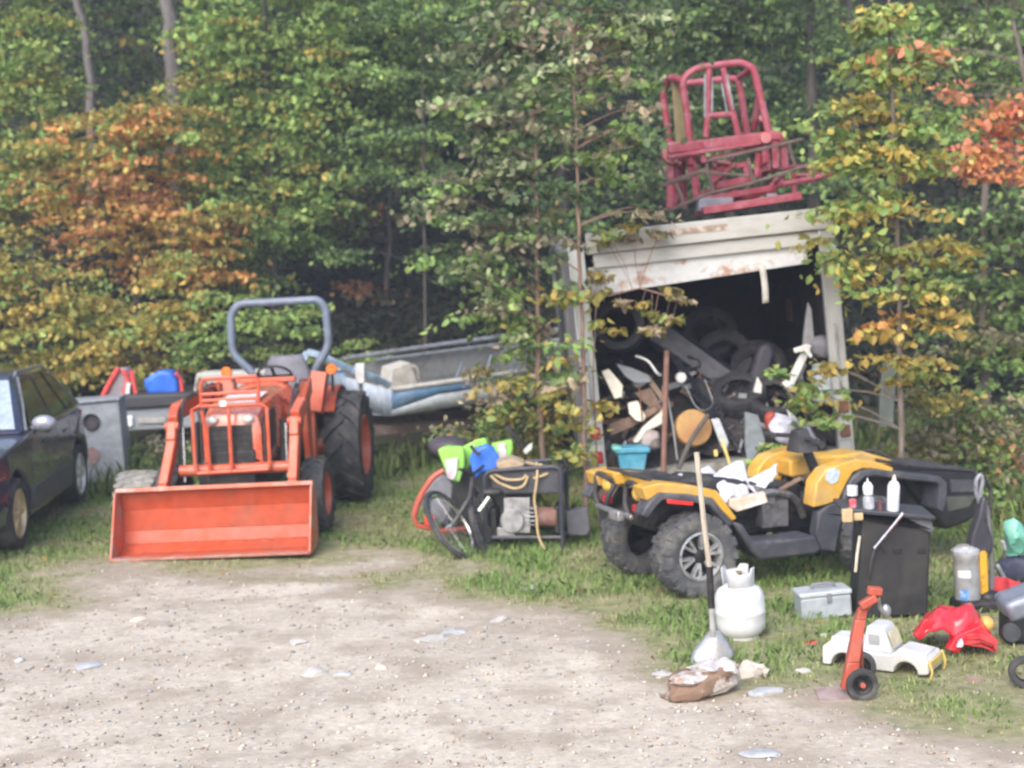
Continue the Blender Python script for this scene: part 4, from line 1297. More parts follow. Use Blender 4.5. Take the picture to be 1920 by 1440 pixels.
# ---------------------------------------------------------------- red tubular frame on the truck roof
rf = thing('tubular_frame', 'faded red welded tube frame of a machine standing on the truck roof', 'machine frame', P(1375, 395, 13.9), (0, 0, 0))
def zt(px, py, o=0.0):           # the zoomed view's own numbers
    return lp(rf, 1200 + px / 4.0, 80 + py / 4.0, o)
m = MB()
m.tube(fillet([zt(385, 980), zt(380, 800), zt(345, 470), zt(312, 275), zt(420, 190), zt(600, 165), zt(760, 148), zt(850, 190), zt(900, 400), zt(975, 710)], .10, 4), .034, 10)
m.build('front_hoop', M_REDFRAME, rf)
m = MB()
m.tube(fillet([zt(230, 800, .6), zt(195, 560, .6), zt(170, 370, .6), zt(220, 260, .45), zt(310, 275, 0)], .08), .034, 8)
m.tube(fillet([zt(310, 310, .6), zt(500, 290, .6), zt(740, 262, .6), zt(765, 420, .6), zt(805, 690, .6)], .08), .034, 8)
m.tube([zt(850, 190, 0), zt(740, 262, .6)], .03, 8).tube([zt(885, 420, .2), zt(855, 650, .35)], .03, 8).tube([zt(312, 280, 0), zt(310, 310, .6)], .03, 8).tube([zt(925, 560, .0), zt(930, 700, .5)], .04, 8)
m.build('rear_hoop', M_REDFRAME, rf)
m = MB()
m.tube([zt(517, 200), zt(510, 450), zt(495, 710)], .03, 8).tube([zt(622, 190), zt(672, 420), zt(745, 720)], .03, 8).tube([zt(520, 545), zt(690, 540)], .030, 8)
m.build('centre_brace', M_REDFRAME, rf)
m = MB()
m.tube([zt(488, 240, -.03), zt(486, 560, -.03)], .012, 6).tube([zt(650, 240, -.03), zt(700, 500, -.03)], .012, 6).tube([zt(545, 260, -.03), zt(540, 520, -.03)], .010, 6).tube([zt(610, 300, -.03), zt(655, 530, -.03)], .010, 6)
m.build('side_strip', M_STEEL, rf)
m = MB()
def beam(a, b_, hgt, o, th):
    p, r_ = zt(*a, o), zt(*b_, o)
    d = (r_ - p).normalized()
    up = Vector((-d.z, 0, d.x)) * hgt * .36
    yv = Vector((0, th / 2, 0))
    m.hexa([p - up - yv, r_ - up - yv, r_ - up + yv, p - up + yv], [p + up - yv, r_ + up - yv, r_ + up + yv, p + up + yv])
beam((210, 800), (1050, 690), .12, .0, .08)
beam((200, 860), (980, 740), .05, -.05, .06)
beam((520, 870), (970, 775), .06, .02, .06)
beam((540, 960), (820, 905), .07, .05, .06)
beam((550, 1080), (830, 1020), .09, .05, .06)
beam((470, 1180), (990, 1090), .08, .0, .1)
beam((440, 1270), (1160, 1160), .10, .1, .7)
beam((210, 900), (430, 850), .16, .3, .2)
m.build('cross_beam', M_REDFRAME, rf, bevel=.008)
m = MB()
for (a, b_, r_, o) in (((245, 780), (240, 1240), .075, .15), ((340, 800), (420, 950), .04, 0), ((395, 900), (430, 1170), .05, .0), ((460, 740), (480, 900), .036, -.03), ((565, 930), (560, 1080), .045, .05), ((790, 900), (820, 1040), .05, .05), ((890, 830), (880, 1010), .05, .05), ((935, 760), (950, 960), .05, .0), ((1005, 740), (1020, 940), .045, .0), ((1045, 670), (1060, 740), .05, .0),
                       ((1070, 780), (1090, 960), .05, .1), ((310, 900), (330, 1240), .05, .3), ((1000, 1060), (960, 1200), .05, .0), ((1150, 980), (1165, 1180), .035, .1), ((720, 1140), (740, 1230), .045, .1), ((560, 1150), (560, 1290), .05, .1), ((860, 1080), (870, 1220), .05, .3), ((600, 900), (640, 1060), .03, .35)):
    m = MB().tube([zt(*a, o), zt(*b_, o)], r_ * .78, 6)
    m.build('upright', M_REDFRAME, rf)
rq = random.Random(8)
for k in range(14):
    xa, ya = rq.uniform(220, 1050), rq.uniform(880, 1200)
    m = MB().tube(fillet([zt(xa, ya, rq.uniform(-.2, .5)), zt(xa + rq.uniform(-120, 160), ya + rq.uniform(-90, 60), rq.uniform(-.2, .5)), zt(xa + rq.uniform(60, 300), ya + rq.uniform(-120, 40), rq.uniform(-.2, .5))], .1), .017, 6)
    m.build('bent_bar', mat('dark_crimson', (.20, .035, .05), .6, 0, (.24, .14, .13), .7, 8), rf)
m = MB()
m.tube(fillet([zt(690, 1130), zt(800, 1150), zt(930, 1120), zt(1070, 1040)], .1), .035, 8)
m.build('curved_brace', M_REDFRAME, rf)
m = MB()
m.tube(fillet([zt(1080, 1060, -.1), zt(1300, 1020, -.25), zt(1450, 980, -.3), zt(1500, 905, -.3), zt(1560, 870, -.3)], .06), .026, 8)
m.tube([zt(1160, 1000, -.1), zt(1380, 985, .2), zt(1470, 940, .3)], .022, 8)
m.build('fork_arm', M_REDFRAME, rf)
m = MB()
m.lathe([(-.05, .001), (-.05, .10), (0, .11), (.05, .10), (.05, .001)], 20, 'y', tuple(zt(245, 830, .1)))
m.build('hub', mat('pale_red', (.45, .14, .15), .5, 0, (.4, .3, .28), .6, 8), rf)
m = MB()
m.lathe([(-.06, .001), (-.06, .05), (.06, .05), (.06, .001)], 14, 'y', tuple(zt(935, 715, -.06)))
m.build('hub', mat('pale_red', (.45, .14, .15), .5, 0, (.4, .3, .28), .6, 8), rf)
m = MB()
pa = [((500, 890), (860, 810), (1220, 725)), ((150, 1070), (430, 970), (820, 1000)), ((500, 905), (515, 1000), (550, 1120)), ((812, 860), (830, 960), (850, 1045)), ((1115, 760), (1140, 850), (1168, 940)), ((220, 1260), (520, 1130), (860, 1050)), ((860, 1045), (1060, 985), (1280, 910)), ((140, 880), (190, 1000), (230, 1050)), ((270, 1060), (310, 1150), (340, 1250)), ((150, 1080), (330, 1020), (500, 950))]
for p in pa:
    m.tube([zt(*k, -.28) for k in p], .016, 6)
m.build('rusty_rack', mat('dark_rack', (.10, .07, .062), .8, 0, (.17, .13, .115), .7, 9), rf)
m = MB().box(zt(300, 520, .3), (.12, .03, .62), (0, R(-3), 0))
m.build('wooden_plank', mat('mossy_wood', (.24, .17, .09), .8, 0, (.18, .18, .08), .6, 5), rf)
for p_, d_ in ((zt(560, 1215, 0), (.32, .2, .12)), (zt(985, 1190, 0), (.10, .1, .14))):
    m = MB().box(p_, d_)
    m.build('grey_bracket', mat('bracket_grey', (.22, .24, .30), .6), rf, bevel=.01)

# ---------------------------------------------------------------- boat
yaw = R(30)
a = P(737, 760, 17.0) + Vector((-math.sin(yaw), math.cos(yaw), 0)) * .92
bt = thing('motor_boat', 'old blue and grey open boat resting behind the tractor, half hidden by weeds', 'boat', (a.x, a.y, .66), (R(4), R(-3.5), yaw))
Lb = 5.4
def bsec(x):
    t = x / Lb
    b0 = .92 * (1 - max(0, t - .45) ** 2 * 2.6)
    b0 = max(b0, .05)
    return b0, .0 + .42 * max(0, t - .6) ** 2, .40 + .22 * max(0, t - .4) ** 1.5
def strip(name, m_, fa, fb, parent=bt, n=18, th=0.0, both=True):
    mb = MB()
    for sg in ((-1, 1) if both else (-1,)):
        mb.grid(n, 2, lambda u, v: tuple(Vector(fa(u * Lb, sg)) * (1 - v) + Vector(fb(u * Lb, sg)) * v))
    return mb.build(name, m_, parent, solid=th)
keel = lambda x, sg: (x, 0, bsec(x)[1])
chine = lambda x, sg: (x, .92 + sg * bsec(x)[0] * .955 - .92, bsec(x)[1] + .10)
mid = lambda x, sg: (x, sg * bsec(x)[0] * .985, bsec(x)[1] + .10 + (bsec(x)[2] - bsec(x)[1] - .10) * (.60 if x > .6 else .25 + .35 * x / .6))
gun = lambda x, sg: (x, sg * bsec(x)[0], bsec(x)[2])
hull = strip('hull', M_HULL, chine, mid, th=.012)
strip('bottom', M_HULL, keel, chine, hull, th=.012)
strip('blue_stripe', M_HULLBLUE, mid, gun, hull, th=.014)
mb = MB()
mb.add([(0, 0, .02), (0, -.87, .10), (0, -.92, .40), (0, .92, .40), (0, .87, .10)], [(0, 1, 2, 3, 4)])
mb.build('transom', mat('transom_grey', (.40, .45, .52), .55, 0, (.22, .31, .46), .7, 3), bt, solid=.02)
mb = MB()
for sg in (-1, 1):
    mb.tube([Vector(gun(u / 18 * Lb, sg)) + Vector((0, -sg * .01, .012)) for u in range(19)], .030, 8)
mb.build('gunwale', mat('grey_gunwale', (.55, .54, .50), .6, 0, (.35, .34, .32), .6, 6), bt)
mb = MB().grid(12, 4, lambda u, v: (.1 + u * 4.6, (v - .5) * 2 * bsec(.1 + u * 4.6)[0] * .84, .16 + .02 * math.sin(u * 9)))
mb.build('deck', mat('boat_floor', (.10, .10, .10), .8, 0, (.06, .06, .055), .6, 4), bt)
mb = MB().grid(14, 2, lambda u, v: (.2 + u * 4.8, bsec(.2 + u * 4.8)[0] * .93, .16 + v * .30))
mb.build('inner_side', mat('boat_inside', (.19, .20, .20), .7, 0, (.12, .12, .115), .6, 3), bt)
mb = MB()
for sg in (1,):
    mb.tube([Vector(gun(x / 10, sg)) + Vector((0, -.05, .14 + .035 * math.sin(x / 44 * 3.1))) for x in range(2, 46, 3)], .032, 8)
    mb.tube([Vector(gun(x / 10, sg)) + Vector((0, -.12, .09)) for x in range(6, 26, 3)], .022, 8)
for x in (.8, 2.0, 3.2, 4.4):
    g0 = Vector(gun(x, 1))
    mb.tube([g0, g0 + Vector((0, -.05, .20))], .014, 6)
mb.build('side_rail', M_STEEL, bt)
for x, l_ in ((.95, .22), (1.35, .26), (2.6, .30)):
    g0 = Vector(gun(x, -1)) + Vector((0, .25, -.05))
    mb = MB().tube([g0, g0 + Vector((.14, .05, l_))], .012, 6)
    mb.build('rail_post', M_CHROME, bt)
st = MB()
c_ = lp(bt, 748, 706, -.35)
st.hexa([c_ + Vector(v) for v in ((-.20, -.16, -.12), (.18, -.16, -.12), (.18, .16, -.12), (-.20, .16, -.12))], [c_ + Vector(v) for v in ((-.15, -.14, .13), (.10, -.14, .17), (.10, .14, .17), (-.15, .14, .13))])
st.tube(fillet([c_ + Vector((.12, 0, .12)), c_ + Vector((.24, 0, .08)), c_ + Vector((.26, 0, -.12))], .05), .03, 8)
st.build('seat', mat('boat_seat', (.46, .445, .40), .6, 0, (.32, .30, .27), .5, 6), bt, bevel=.05, seg=3)
# boat trailer under it
bl = thing('boat_trailer', 'low dark trailer under the blue and grey boat', 'trailer', (a.x, a.y, 0), (0, 0, yaw))
mb = MB()
for y_ in (-.5, .5):
    mb.box((2.4, y_, .50), (5.0, .08, .10))
for x in (.3, 2.0, 3.8):
    mb.box((x, 0, .46), (.07, 1.1, .08))
mb.build('frame', M_RUSTRAIL, bl)
for y_ in (-.72, .72):
    t = tyre_mb(TR(1.6, y_, .30) @ RZ(R(-90) if y_ < 0 else R(90)), .30, .17, .17, 0).build('wheel', M_RUBBER, bl)
# pale blue bent steel frame
pf = thing('bent_girder', 'pale blue bent steel beam propped behind the tractor roll bar', 'girder', P(570, 742, 16.3))
mb = MB()
w_ = [lp(pf, x, y, o) for x, y, o in ((566, 745, 0), (565, 690, 0), (576, 660, 0), (600, 666, 0), (660, 694, .2), (700, 706, .3), (732, 724, .5))]
for i in range(len(w_) - 1):
    p, r_ = w_[i], w_[i + 1]
    d = (r_ - p).normalized()
    up = Vector((-d.z, 0, d.x)).normalized() * (.036 if i > 0 else .036)
    yv = Vector((0, .05, 0))
    mb.hexa([p - up - yv, r_ - up - yv, r_ - up + yv, p - up + yv], [p + up - yv, r_ + up - yv, r_ + up + yv, p + up + yv])
mb.build('bent_beam', M_PALEBLUE, pf, bevel=.012)
q = lp(pf, 676, 700, .2)
mb = MB().box(q, (.10, .13, .22))
mb.build('bracket', M_WHITE, pf, bevel=.01)
mb = MB().tube([lp(pf, 640, 720, .1), lp(pf, 640, 800, .1)], .02).tube([lp(pf, 676, 712, .2), (q.x, .2, -.75)], .025).tube([lp(pf, 566, 745, 0), lp(pf, 566, 840, 0)], .03)
mb.build('prop_leg', M_STEEL, pf)
# pale slab behind the tractor
tr2 = thing('flatbed_trailer', 'pale grey flat deck on a low trailer seen behind the tractor seat', 'trailer', P(470, 738, 18.3), (0, 0, R(2)))
mb = MB().slab(l2(tr2, [(362, 736), (368, 700), (462, 697), (560, 688), (566, 735)], 0), 0, .5)
mb.build('deck', mat('pale_deck', (.42, .42, .39), .7, 0, (.33, .33, .31), .6, 4), tr2, bevel=.02)
mb = MB().slab(l2(tr2, [(366, 722), (372, 708), (384, 716), (396, 738), (370, 740)], -.12), -.12, -.02)
mb.build('brown_patch', M_BROWN, tr2, bevel=.01)
mb = MB()
for x in (-.55, .5):
    mb.box((x, .25, -.45), (.07, .4, .9))
mb.build('leg', M_RUSTRAIL, tr2)

# ---------------------------------------------------------------- grey cabinet, trailer, things on it
gc = G(192, 906)
cb = thing('metal_cabinet', 'grey metal cabinet with a round flue hole and rust patch, behind the dark car', 'cabinet', (gc.x, gc.y, 0), (0, R(-3), R(6)))
mb = MB().box((-.06, .30, .475), (.66, .55, .93))
bx = mb.build('body', M_GREYMETAL, cb, bevel=.015)
mb = MB().box((-.06, .29, .955), (.70, .60, .03))
mb.build('top', M_GREYMETAL, cb, bevel=.008)
q = lp(cb, 171, 790, .02)
mb = MB().lathe([(.012, .095), (-.01, .095), (-.018, .085), (-.01, .078), (.016, .07), (.018, .001)], 28, 'y', (q.x, 0.0, q.z), cap=False)
mb.build('hole_disc', mat('hole_shade', (.045, .04, .045), .6, 0, (.1, .09, .09), .5, 8), bx)  # dark disc on the front paints the shade inside the hole
q = lp(cb, 175, 855, .02)
mb = MB().slab([(q.x + x, q.z + z) for x, z in ((-.07, .08), (-.01, .11), (.05, .08), (.09, .02), (.06, -.06), (.0, -.11), (-.05, -.08), (-.06, 0))], .017, .026)
mb.build('rust_patch', mat('rust_patch', (.24, .15, .15), .8, 0, (.30, .24, .25), .8, 9), bx)
mb = MB()
for x in (-.36, .24):
    for y_ in (.06, .54):
        mb.box((x * .95, y_, .01), (.05, .05, .05))
mb.build('foot', M_DARK, bx)

q = P(300, 742, 18.6)
ut = thing('utility_trailer', 'low grey trailer with a black top rail and white reflector, left of the tractor', 'trailer', (q.x, 18.6, 0), (0, 0, R(3)))
mb = MB().slab(l2(ut, [(224, 808), (222, 756), (400, 748), (400, 800)], 0), 0, .06)
mb.build('side_panel', mat('trailer_grey', (.24, .27, .31), .5, 0, (.3, .3, .28), .7, 5, stretch=(.5, 1, 2)), ut, bevel=.01)
mb = MB().slab(l2(ut, [(220, 768), (219, 742), (400, 735), (400, 758)], -.02), -.06, 1.4)
mb.build('top_rail', mat('black_cover', (.035, .036, .042), .6), ut, bevel=.03, seg=3)
mb = MB().box(lp(ut, 243, 790, -.02), (.08, .03, .14))
mb.build('reflector', mat('white_reflector', (.8, .82, .85), .2, coat=.5), ut, bevel=.015)
mb = MB().box(lp(ut, 285, 788, -.02), (.34, .012, .07))
mb.build('worn_plate', mat('worn_sign', (.33, .32, .31), .7, 0, (.5, .5, .5), .7, 20), ut)
mb = MB().box((.2, .7, .50), (2.2, 1.3, .06)).box((-.6, .5, .25), (.07, .07, .5)).box((1.1, .5, .25), (.07, .07, .5))
mb.build('chassis', M_RUSTRAIL, ut)
# red and grey pack, blue tub
pk = thing('red_chute', 'upright red and grey plastic chute standing on the black trailer rail', 'chute', P(222, 744, 18.9))
mb = MB().slab(l2(pk, [(196, 742), (212, 715), (225, 688), (241, 690), (250, 745)], 0), -.05, .25, .05)
mb.build('panel', mat('chute_grey', (.24, .21, .24), .6, 0, (.35, .2, .22), .6, 6), pk, bevel=.03)
mb = MB().tube([lp(pk, *p) for p in ((192, 745, -.07), (208, 714, -.07), (222, 690, -.07))], .035).tube([lp(pk, *p) for p in ((230, 694, -.08), (240, 712, -.08), (232, 740, -.08))], .03).tube([lp(pk, *p) for p in ((246, 694, -.08), (252, 725, -.08), (256, 744, -.08))], .03)
mb.build('red_rim', mat('salmon_red', (.62, .07, .06), .4), pk)
mb = MB().box(lp(pk, 240, 732, -.1), (.05, .05, .20), (0, R(10), 0))
mb.build('white_strip', M_WHITE, pk)
tb_ = thing('blue_tub', 'bright blue plastic tub upturned on the black trailer rail', 'tub', P(308, 740, 18.9))
mb = MB().slab(l2(tb_, [(276, 740), (268, 712), (284, 702), (303, 692), (322, 696), (333, 712), (338, 738)], 0), -.05, .45, .12)
mb.noise(.015, 5, 2)
mb.build('shell', M_BLUE, tb_, bevel=.05, seg=3)
mb = MB().tube([lp(tb_, *p) for p in ((330, 700, -.05), (339, 710, 0), (342, 738, 0))], .025)
mb.build('red_strap', MATS['salmon_red'], tb_)
# weathered tyre behind the bucket
q = G(255, 965)
o = tyre_mb(TR(0, 0, .31), .30, .34, .17, 22, .012, 'knob').build('weathered_tyre', M_RUBBER_DUSTY, smooth=30)
q = P(262, 900, 13.5)
o.location = (q.x, 13.5, 0)
o.rotation_euler = (0, 0, R(-2))
tag(o, 'wide pale weathered tyre standing behind the left end of the orange bucket', 'tyre')
# ---------------------------------------------------------------- bicycle, generator, bags
gp = thing('portable_generator', 'portable generator with a black tank and tube frame draped with tan rope', 'generator', (G(995, 1035).x, 12.55, 0), (0, 0, R(-8)))
fr = MB()
x0, x1, y0, y1, zt_ = -.34, .30, -.22, .22, .74
for y_ in (y0, y1):
    fr.tube(fillet([(x0, y_, .02), (x0, y_, zt_ - .06), (x1, y_, zt_ - .02), (x1, y_, .02)], .08), .019, 8)
for x in (x0, x1):
    fr.tube([(x, y0, .12), (x, y1, .12)], .017, 6).tube([(x, y0, zt_ - .1), (x, y1, zt_ - .1)], .017, 6)
fr.tube([(x0, y0, .12), (x1, y0, .12)], .017, 6).tube([(x0, y1, .12), (x1, y1, .12)], .017, 6)
fr.build('tube_frame', mat('blue_black_frame', (.035, .038, .055), .5), gp)
mb = MB().box((0, 0, .58), (.58, .38, .20)).lathe([(.68, .045), (.71, .045), (.715, .001)], 14, 'z', (-.1, 0, 0))
mb.build('fuel_tank', mat('tank_black', (.045, .048, .06), .45, 0, (.09, .09, .1), .5, 5), gp, bevel=.05, seg=3)
mb = MB().box((-.08, -.05, .30), (.22, .28, .30)).lathe([(-.17, .001), (-.17, .10), (-.05, .10), (-.04, .001)], 20, 'y', (-.12, -.06, .26)).box((-.18, -.1, .15), (.16, .2, .10))
for i in range(5):
    mb.box((.04, -.08, .22 + i * .035), (.10, .24, .012))
mb.build('engine', mat('engine_alloy', (.34, .35, .37), .45, .5, (.14, .14, .14), .6, 12), gp, bevel=.012)
mb = MB().lathe([(-.10, .001), (-.10, .085), (.08, .085), (.08, .001)], 20, 'x', (.17, -.08, .27))
mb.build('muffler', mat('muffler_rust', (.20, .105, .085), .8, 0, (.3, .2, .18), .6, 8), gp, bevel=.015)
mb = MB().box((.25, .02, .25), (.06, .30, .24)).box((-.28, -.1, .22), (.06, .22, .28))
mb.build('side_cover', M_DARK, gp, bevel=.015)
rp_ = thing('rope', 'tan rope looped over the black generator tank with one end trailing to the ground', 'rope', (TM[gp.name] @ Vector((0, 0, .69))))
def gpt(x, y, o):
    w = TM[gp.name] @ lp(gp, x, y, o)
    return TM[rp_.name].inverted() @ w
mb = MB()
for pts in ([(918, 895, -.1), (925, 888, -.2), (948, 900, -.24), (985, 899, -.24), (985, 880, -.12), (960, 876, 0), (975, 866, .1), (1025, 874, .0), (1030, 888, -.2), (1000, 897, -.25)],
            [(920, 892, -.24), (935, 906, -.25), (965, 917, -.26), (982, 912, -.26), (990, 894, -.2), (985, 880, -.05)],
            [(1006, 868, -.1), (1008, 885, -.26), (1005, 915, -.27), (1001, 935, -.27), (1006, 965, -.28), (1008, 1000, -.28), (1016, 1022, -.29), (1026, 1036, -.30)],
            [(955, 868, .0), (972, 880, -.1), (1000, 890, -.2), (1022, 880, -.1)]):
    mb.tube(fillet([gpt(*p) for p in pts], .06), .011, 6)
mb.build('coil', M_TAN, rp_)
mb = MB().slab([(x, z) for x, z in ((-.24, .0), (-.05, .0), (.0, .05), (-.12, .09), (-.25, .06))], -.2, .1)
mb.V = [v + Vector((-.02, 0, .0)) for v in mb.V]
mb.build('canvas_strap', mat('canvas', (.36, .28, .19), .85), rp_, bevel=.02)

bk = thing('bicycle', 'old bicycle fallen sideways against the generator, its front wheel turned out', 'bicycle', (G(905, 1035).x, 12.3, 0))
def ring(mb, c, n_, Rr, r, k=36):
    n_ = Vector(n_).normalized()
    u = n_.cross(Vector((0, 0, 1))).normalized()
    v = n_.cross(u)
    mb.tube([Vector(c) + u * Rr * math.cos(6.28319 * i / k) + v * Rr * math.sin(6.28319 * i / k) for i in range(k + 1)], r, 8, cap=False)
    return u, v
c1 = lp(bk, 846, 985, .0)
n1_ = Vector((.78, -.28, .56))
mb = MB()
ring(mb, c1, n1_, .315, .024)
w1 = mb.build('front_wheel', M_RUBBER, bk)
mb = MB()
u_, v_ = ring(mb, c1, n1_, .283, .018)
mb.build('rim', M_CHROME, w1)
mb = MB()
for i in range(18):
    q = 6.28319 * i / 18
    mb.tube([c1 + n1_.normalized() * (.03 if i % 2 else -.03), c1 + (u_ * math.cos(q) + v_ * math.sin(q)) * .285], .0025, 4)
mb.tube([c1 - n1_.normalized() * .05, c1 + n1_.normalized() * .05], .018, 8)
mb.build('spokes', M_STEEL, w1)
c2 = lp(bk, 915, 985, .22)
n2_ = Vector((.90, -.30, .30))
mb = MB()
ring(mb, c2, n2_, .315, .024)
w2 = mb.build('rear_wheel', M_RUBBER, bk)
mb = MB()
u_, v_ = ring(mb, c2, n2_, .283, .018)
mb.build('rim', M_CHROME, w2)
mb = MB()
for i in range(18):
    q = 6.28319 * i / 18
    mb.tube([c2 + n2_.normalized() * (.03 if i % 2 else -.03), c2 + (u_ * math.cos(q) + v_ * math.sin(q)) * .285], .0025, 4)
mb.build('spokes', M_STEEL, w2)
mb = MB()
B = lambda x, y, o: lp(bk, x, y, o)
mb.tube([B(886, 895, -.05), B(882, 930, -.03), B(848, 985, -.06)], .017, 8).tube([B(886, 895, -.05), B(884, 930, .05), B(850, 985, .08)], .017, 8)
mb.tube([B(884, 905, 0), B(918, 945, .1)], .02, 8).tube([B(884, 918, 0), B(904, 1000, .1)], .02, 8).tube([B(918, 945, .1), B(904, 1000, .1)], .018, 8).tube([B(904, 1000, .1), B(915, 985, .24)], .014, 8).tube([B(918, 935, .1), B(917, 985, .24)], .014, 8)
mb.build('frame', mat('bike_frame', (.05, .05, .058), .4, 0, (.12, .12, .12), .5, 8), bk)
mb = MB().tube([B(899, 958, -.05), B(918, 932, -.05)], .024, 8)
mb.build('shock_tube', M_CHROME, bk)
mb = MB().tube(fillet([B(862, 880, -.2), B(878, 884, -.1), B(886, 890, -.05), B(896, 882, .1), B(906, 874, .22)], .04), .014, 8)
mb.build('handlebar', M_BLACK, bk)
mb = MB().ball(B(920, 922, .12), (.12, .08, .045))
mb.build('saddle', M_BLACK, bk)
mb = MB().lathe([(-.005, .001), (-.005, .09), (.005, .09), (.005, .001)], 24, 'y', tuple(B(903, 1000, .06)))
mb.build('chainring', M_DARK, bk)

def bag(name, label, Y, pts, labpts, m_, seed):
    t = thing(name, label, 'bag', (P(*pts[0], Y).x, Y, P(*max(pts, key=lambda p: p[1]), Y).z))
    mb = MB().slab(l2(t, pts, 0), -.06, .10, .0)
    mb.noise(.03, 7, seed)
    mb.build('sack', m_, t, bevel=.018, seg=2)
    mb = MB().slab(l2(t, labpts, -.065), -.075, -.062)
    mb.noise(.004, 8, seed)
    mb.build('printed_panel', mat('bag_print', (.66, .62, .66), .5, 0, (.5, .25, .3), .5, 16), t)
    return t
bag('soil_bag', 'lime green bag with a white printed panel propped left of the blue tarpaulin', 12.9, [(823, 843), (838, 840), (868, 838), (872, 868), (864, 902), (842, 900), (836, 884)], [(835, 862), (858, 858), (856, 886), (851, 899), (838, 896)], M_LIME, 2)
bag('soil_bag', 'lime green bag with a white printed panel propped right of the blue tarpaulin', 13.05, [(922, 832), (958, 822), (962, 840), (958, 870), (930, 875), (920, 850)], [(932, 834), (947, 829), (950, 862), (938, 866)], M_LIME, 4)
bag('soil_bag', 'narrow lime green bag standing upright just left of the blue tarpaulin', 13.1, [(868, 836), (895, 824), (912, 822), (916, 840), (890, 850), (876, 880), (868, 870)], [(884, 836), (890, 834), (890, 838), (885, 840)], M_LIME, 6)
mb = MB().slab([(p.x, p.z) for p in [P(x, y, 12.75) for x, y in ((884, 880), (882, 856), (892, 838), (912, 833), (925, 838), (940, 862), (952, 884), (938, 890), (905, 882), (892, 900))]], 12.65, 12.95, .12)
mb.noise(.03, 6, 4)
q = P(912, 890, 12.8)
tag(mb.build('blue_tarpaulin', M_BLUE, origin=q, bevel=.05, seg=3), 'bright blue tarpaulin bundled over the lime green bags', 'tarpaulin')
tubes('black_strap', 'short black strap stuck to the blue tarpaulin', 'strap', [(882, 835, 12.6), (890, 846, 12.6), (900, 853, 12.58)], .014, M_BLACK)
crumple('dark_bag', 'dark purple black bag behind the leftmost lime green bag', 'bag', P(842, 858, 13.15), (.17, .14, .10), mat('dark_bag', (.05, .04, .055), .6), 3, .04, 6)
S('dark_crate', 'dark crate on the grass under the lime green bags', 'crate', [(820, 880), (960, 866), (960, 985), (826, 985)], 13.3, .35, mat('crate_dark', (.05, .055, .055), .8, 0, (.12, .12, .10), .6, 6), bevel=.02)
# orange mower deck
md = thing('mower_deck', 'orange rimmed grey mower deck standing on edge left of the bicycle wheel', 'mower deck', P(815, 990, 12.75))
mb = MB()
q = [lp(md, x, y, 0) for x, y in ((832, 882), (812, 894), (794, 920), (782, 945), (776, 968))]
mb.tube(fillet(q, .08), .028, 8)
mb.build('rim', M_REDORANGE, md)
mb = MB().slab(l2(md, [(832, 886), (814, 898), (798, 920), (790, 945), (800, 968), (830, 985), (846, 960), (850, 910)], 0), -.02, .10, .1)
mb.build('shell', mat('deck_grey', (.16, .17, .20), .6, 0, (.09, .09, .10), .6, 6), md, bevel=.02)
mb = MB().box(lp(md, 806, 975, -.1), (.085, .02, .085))
mb.build('reflector', mat('bright_red', (.75, .05, .03), .3), md, bevel=.015)
mb = MB().tube([lp(md, 776, 968, 0), lp(md, 782, 985, 0), lp(md, 830, 995, .02), lp(md, 885, 990, .05)], .022)
mb.build('lower_bar', M_REDORANGE, md)
S('dark_post', 'dark leaning board at the back of the generator under the sapling', 'board', [(945, 800), (955, 796), (990, 842), (982, 850)], 13.4, .04, M_DARK)
S('grey_offcut', 'small white and grey offcut above the generator', 'offcut', [(980, 846), (990, 835), (998, 830), (998, 842), (986, 852)], 13.2, .03, mat('chalky_white', (.6, .6, .6)))
S('black_slab', 'dark grey slab standing on edge between generator and quad bike', 'slab', [(1060, 958), (1100, 950), (1106, 990), (1098, 1002), (1064, 1000)], 12.6, .12, mat('slab_dark', (.10, .105, .125), .7))

# ---------------------------------------------------------------- propane tank
pg = thing('gas_cylinder', 'white steel propane gas cylinder standing on the grass beside the shovel handle', 'gas cylinder', G(1391, 1196), (0, R(-3), R(20)))
mb = MB().lathe([(.02, .10), (.03, .115), (.045, .13), (.075, .150), (.11, .156), (.165, .156), (.170, .1585), (.182, .1585), (.187, .156), (.26, .156), (.29, .150), (.32, .132), (.342, .095), (.352, .05), (.354, .001)], 36)
mb.lathe([(.0, .105), (.03, .11), (.03, .103), (.0, .098)], 28, cap=False)
bd = mb.build('body', M_WHITE, pg, smooth=40)
mb = MB()
for a0_, a1_ in ((200, 330), (20, 150)):
    k = 12
    vs_, fs = [], []
    for i in range(k + 1):
        a = R(a0_ + (a1_ - a0_) * i / k)
        zt2 = .455 - (.03 if 3 < i < 9 else 0)
        for (rr, z) in ((.098, .335), (.105, zt2), (.098, zt2 + .004)):
            vs_.append((rr * math.cos(a), rr * math.sin(a), z))
    for i in range(k):
        for j in range(2):
            fs.append((i * 3 + j, (i + 1) * 3 + j, (i + 1) * 3 + j + 1, i * 3 + j + 1))
    mb.add(vs_, fs)
mb.build('collar', M_WHITE, pg, solid=.006)
mb = MB().lathe([(.35, .016), (.40, .016), (.405, .001)], 12).tube([(0, 0, .385), (.05, -.02, .385)], .013, 8).lathe([(.41, .001), (.41, .026), (.43, .026), (.43, .001)], 10)
mb.build('valve', mat('brass', (.45, .36, .16), .4, .7), pg)

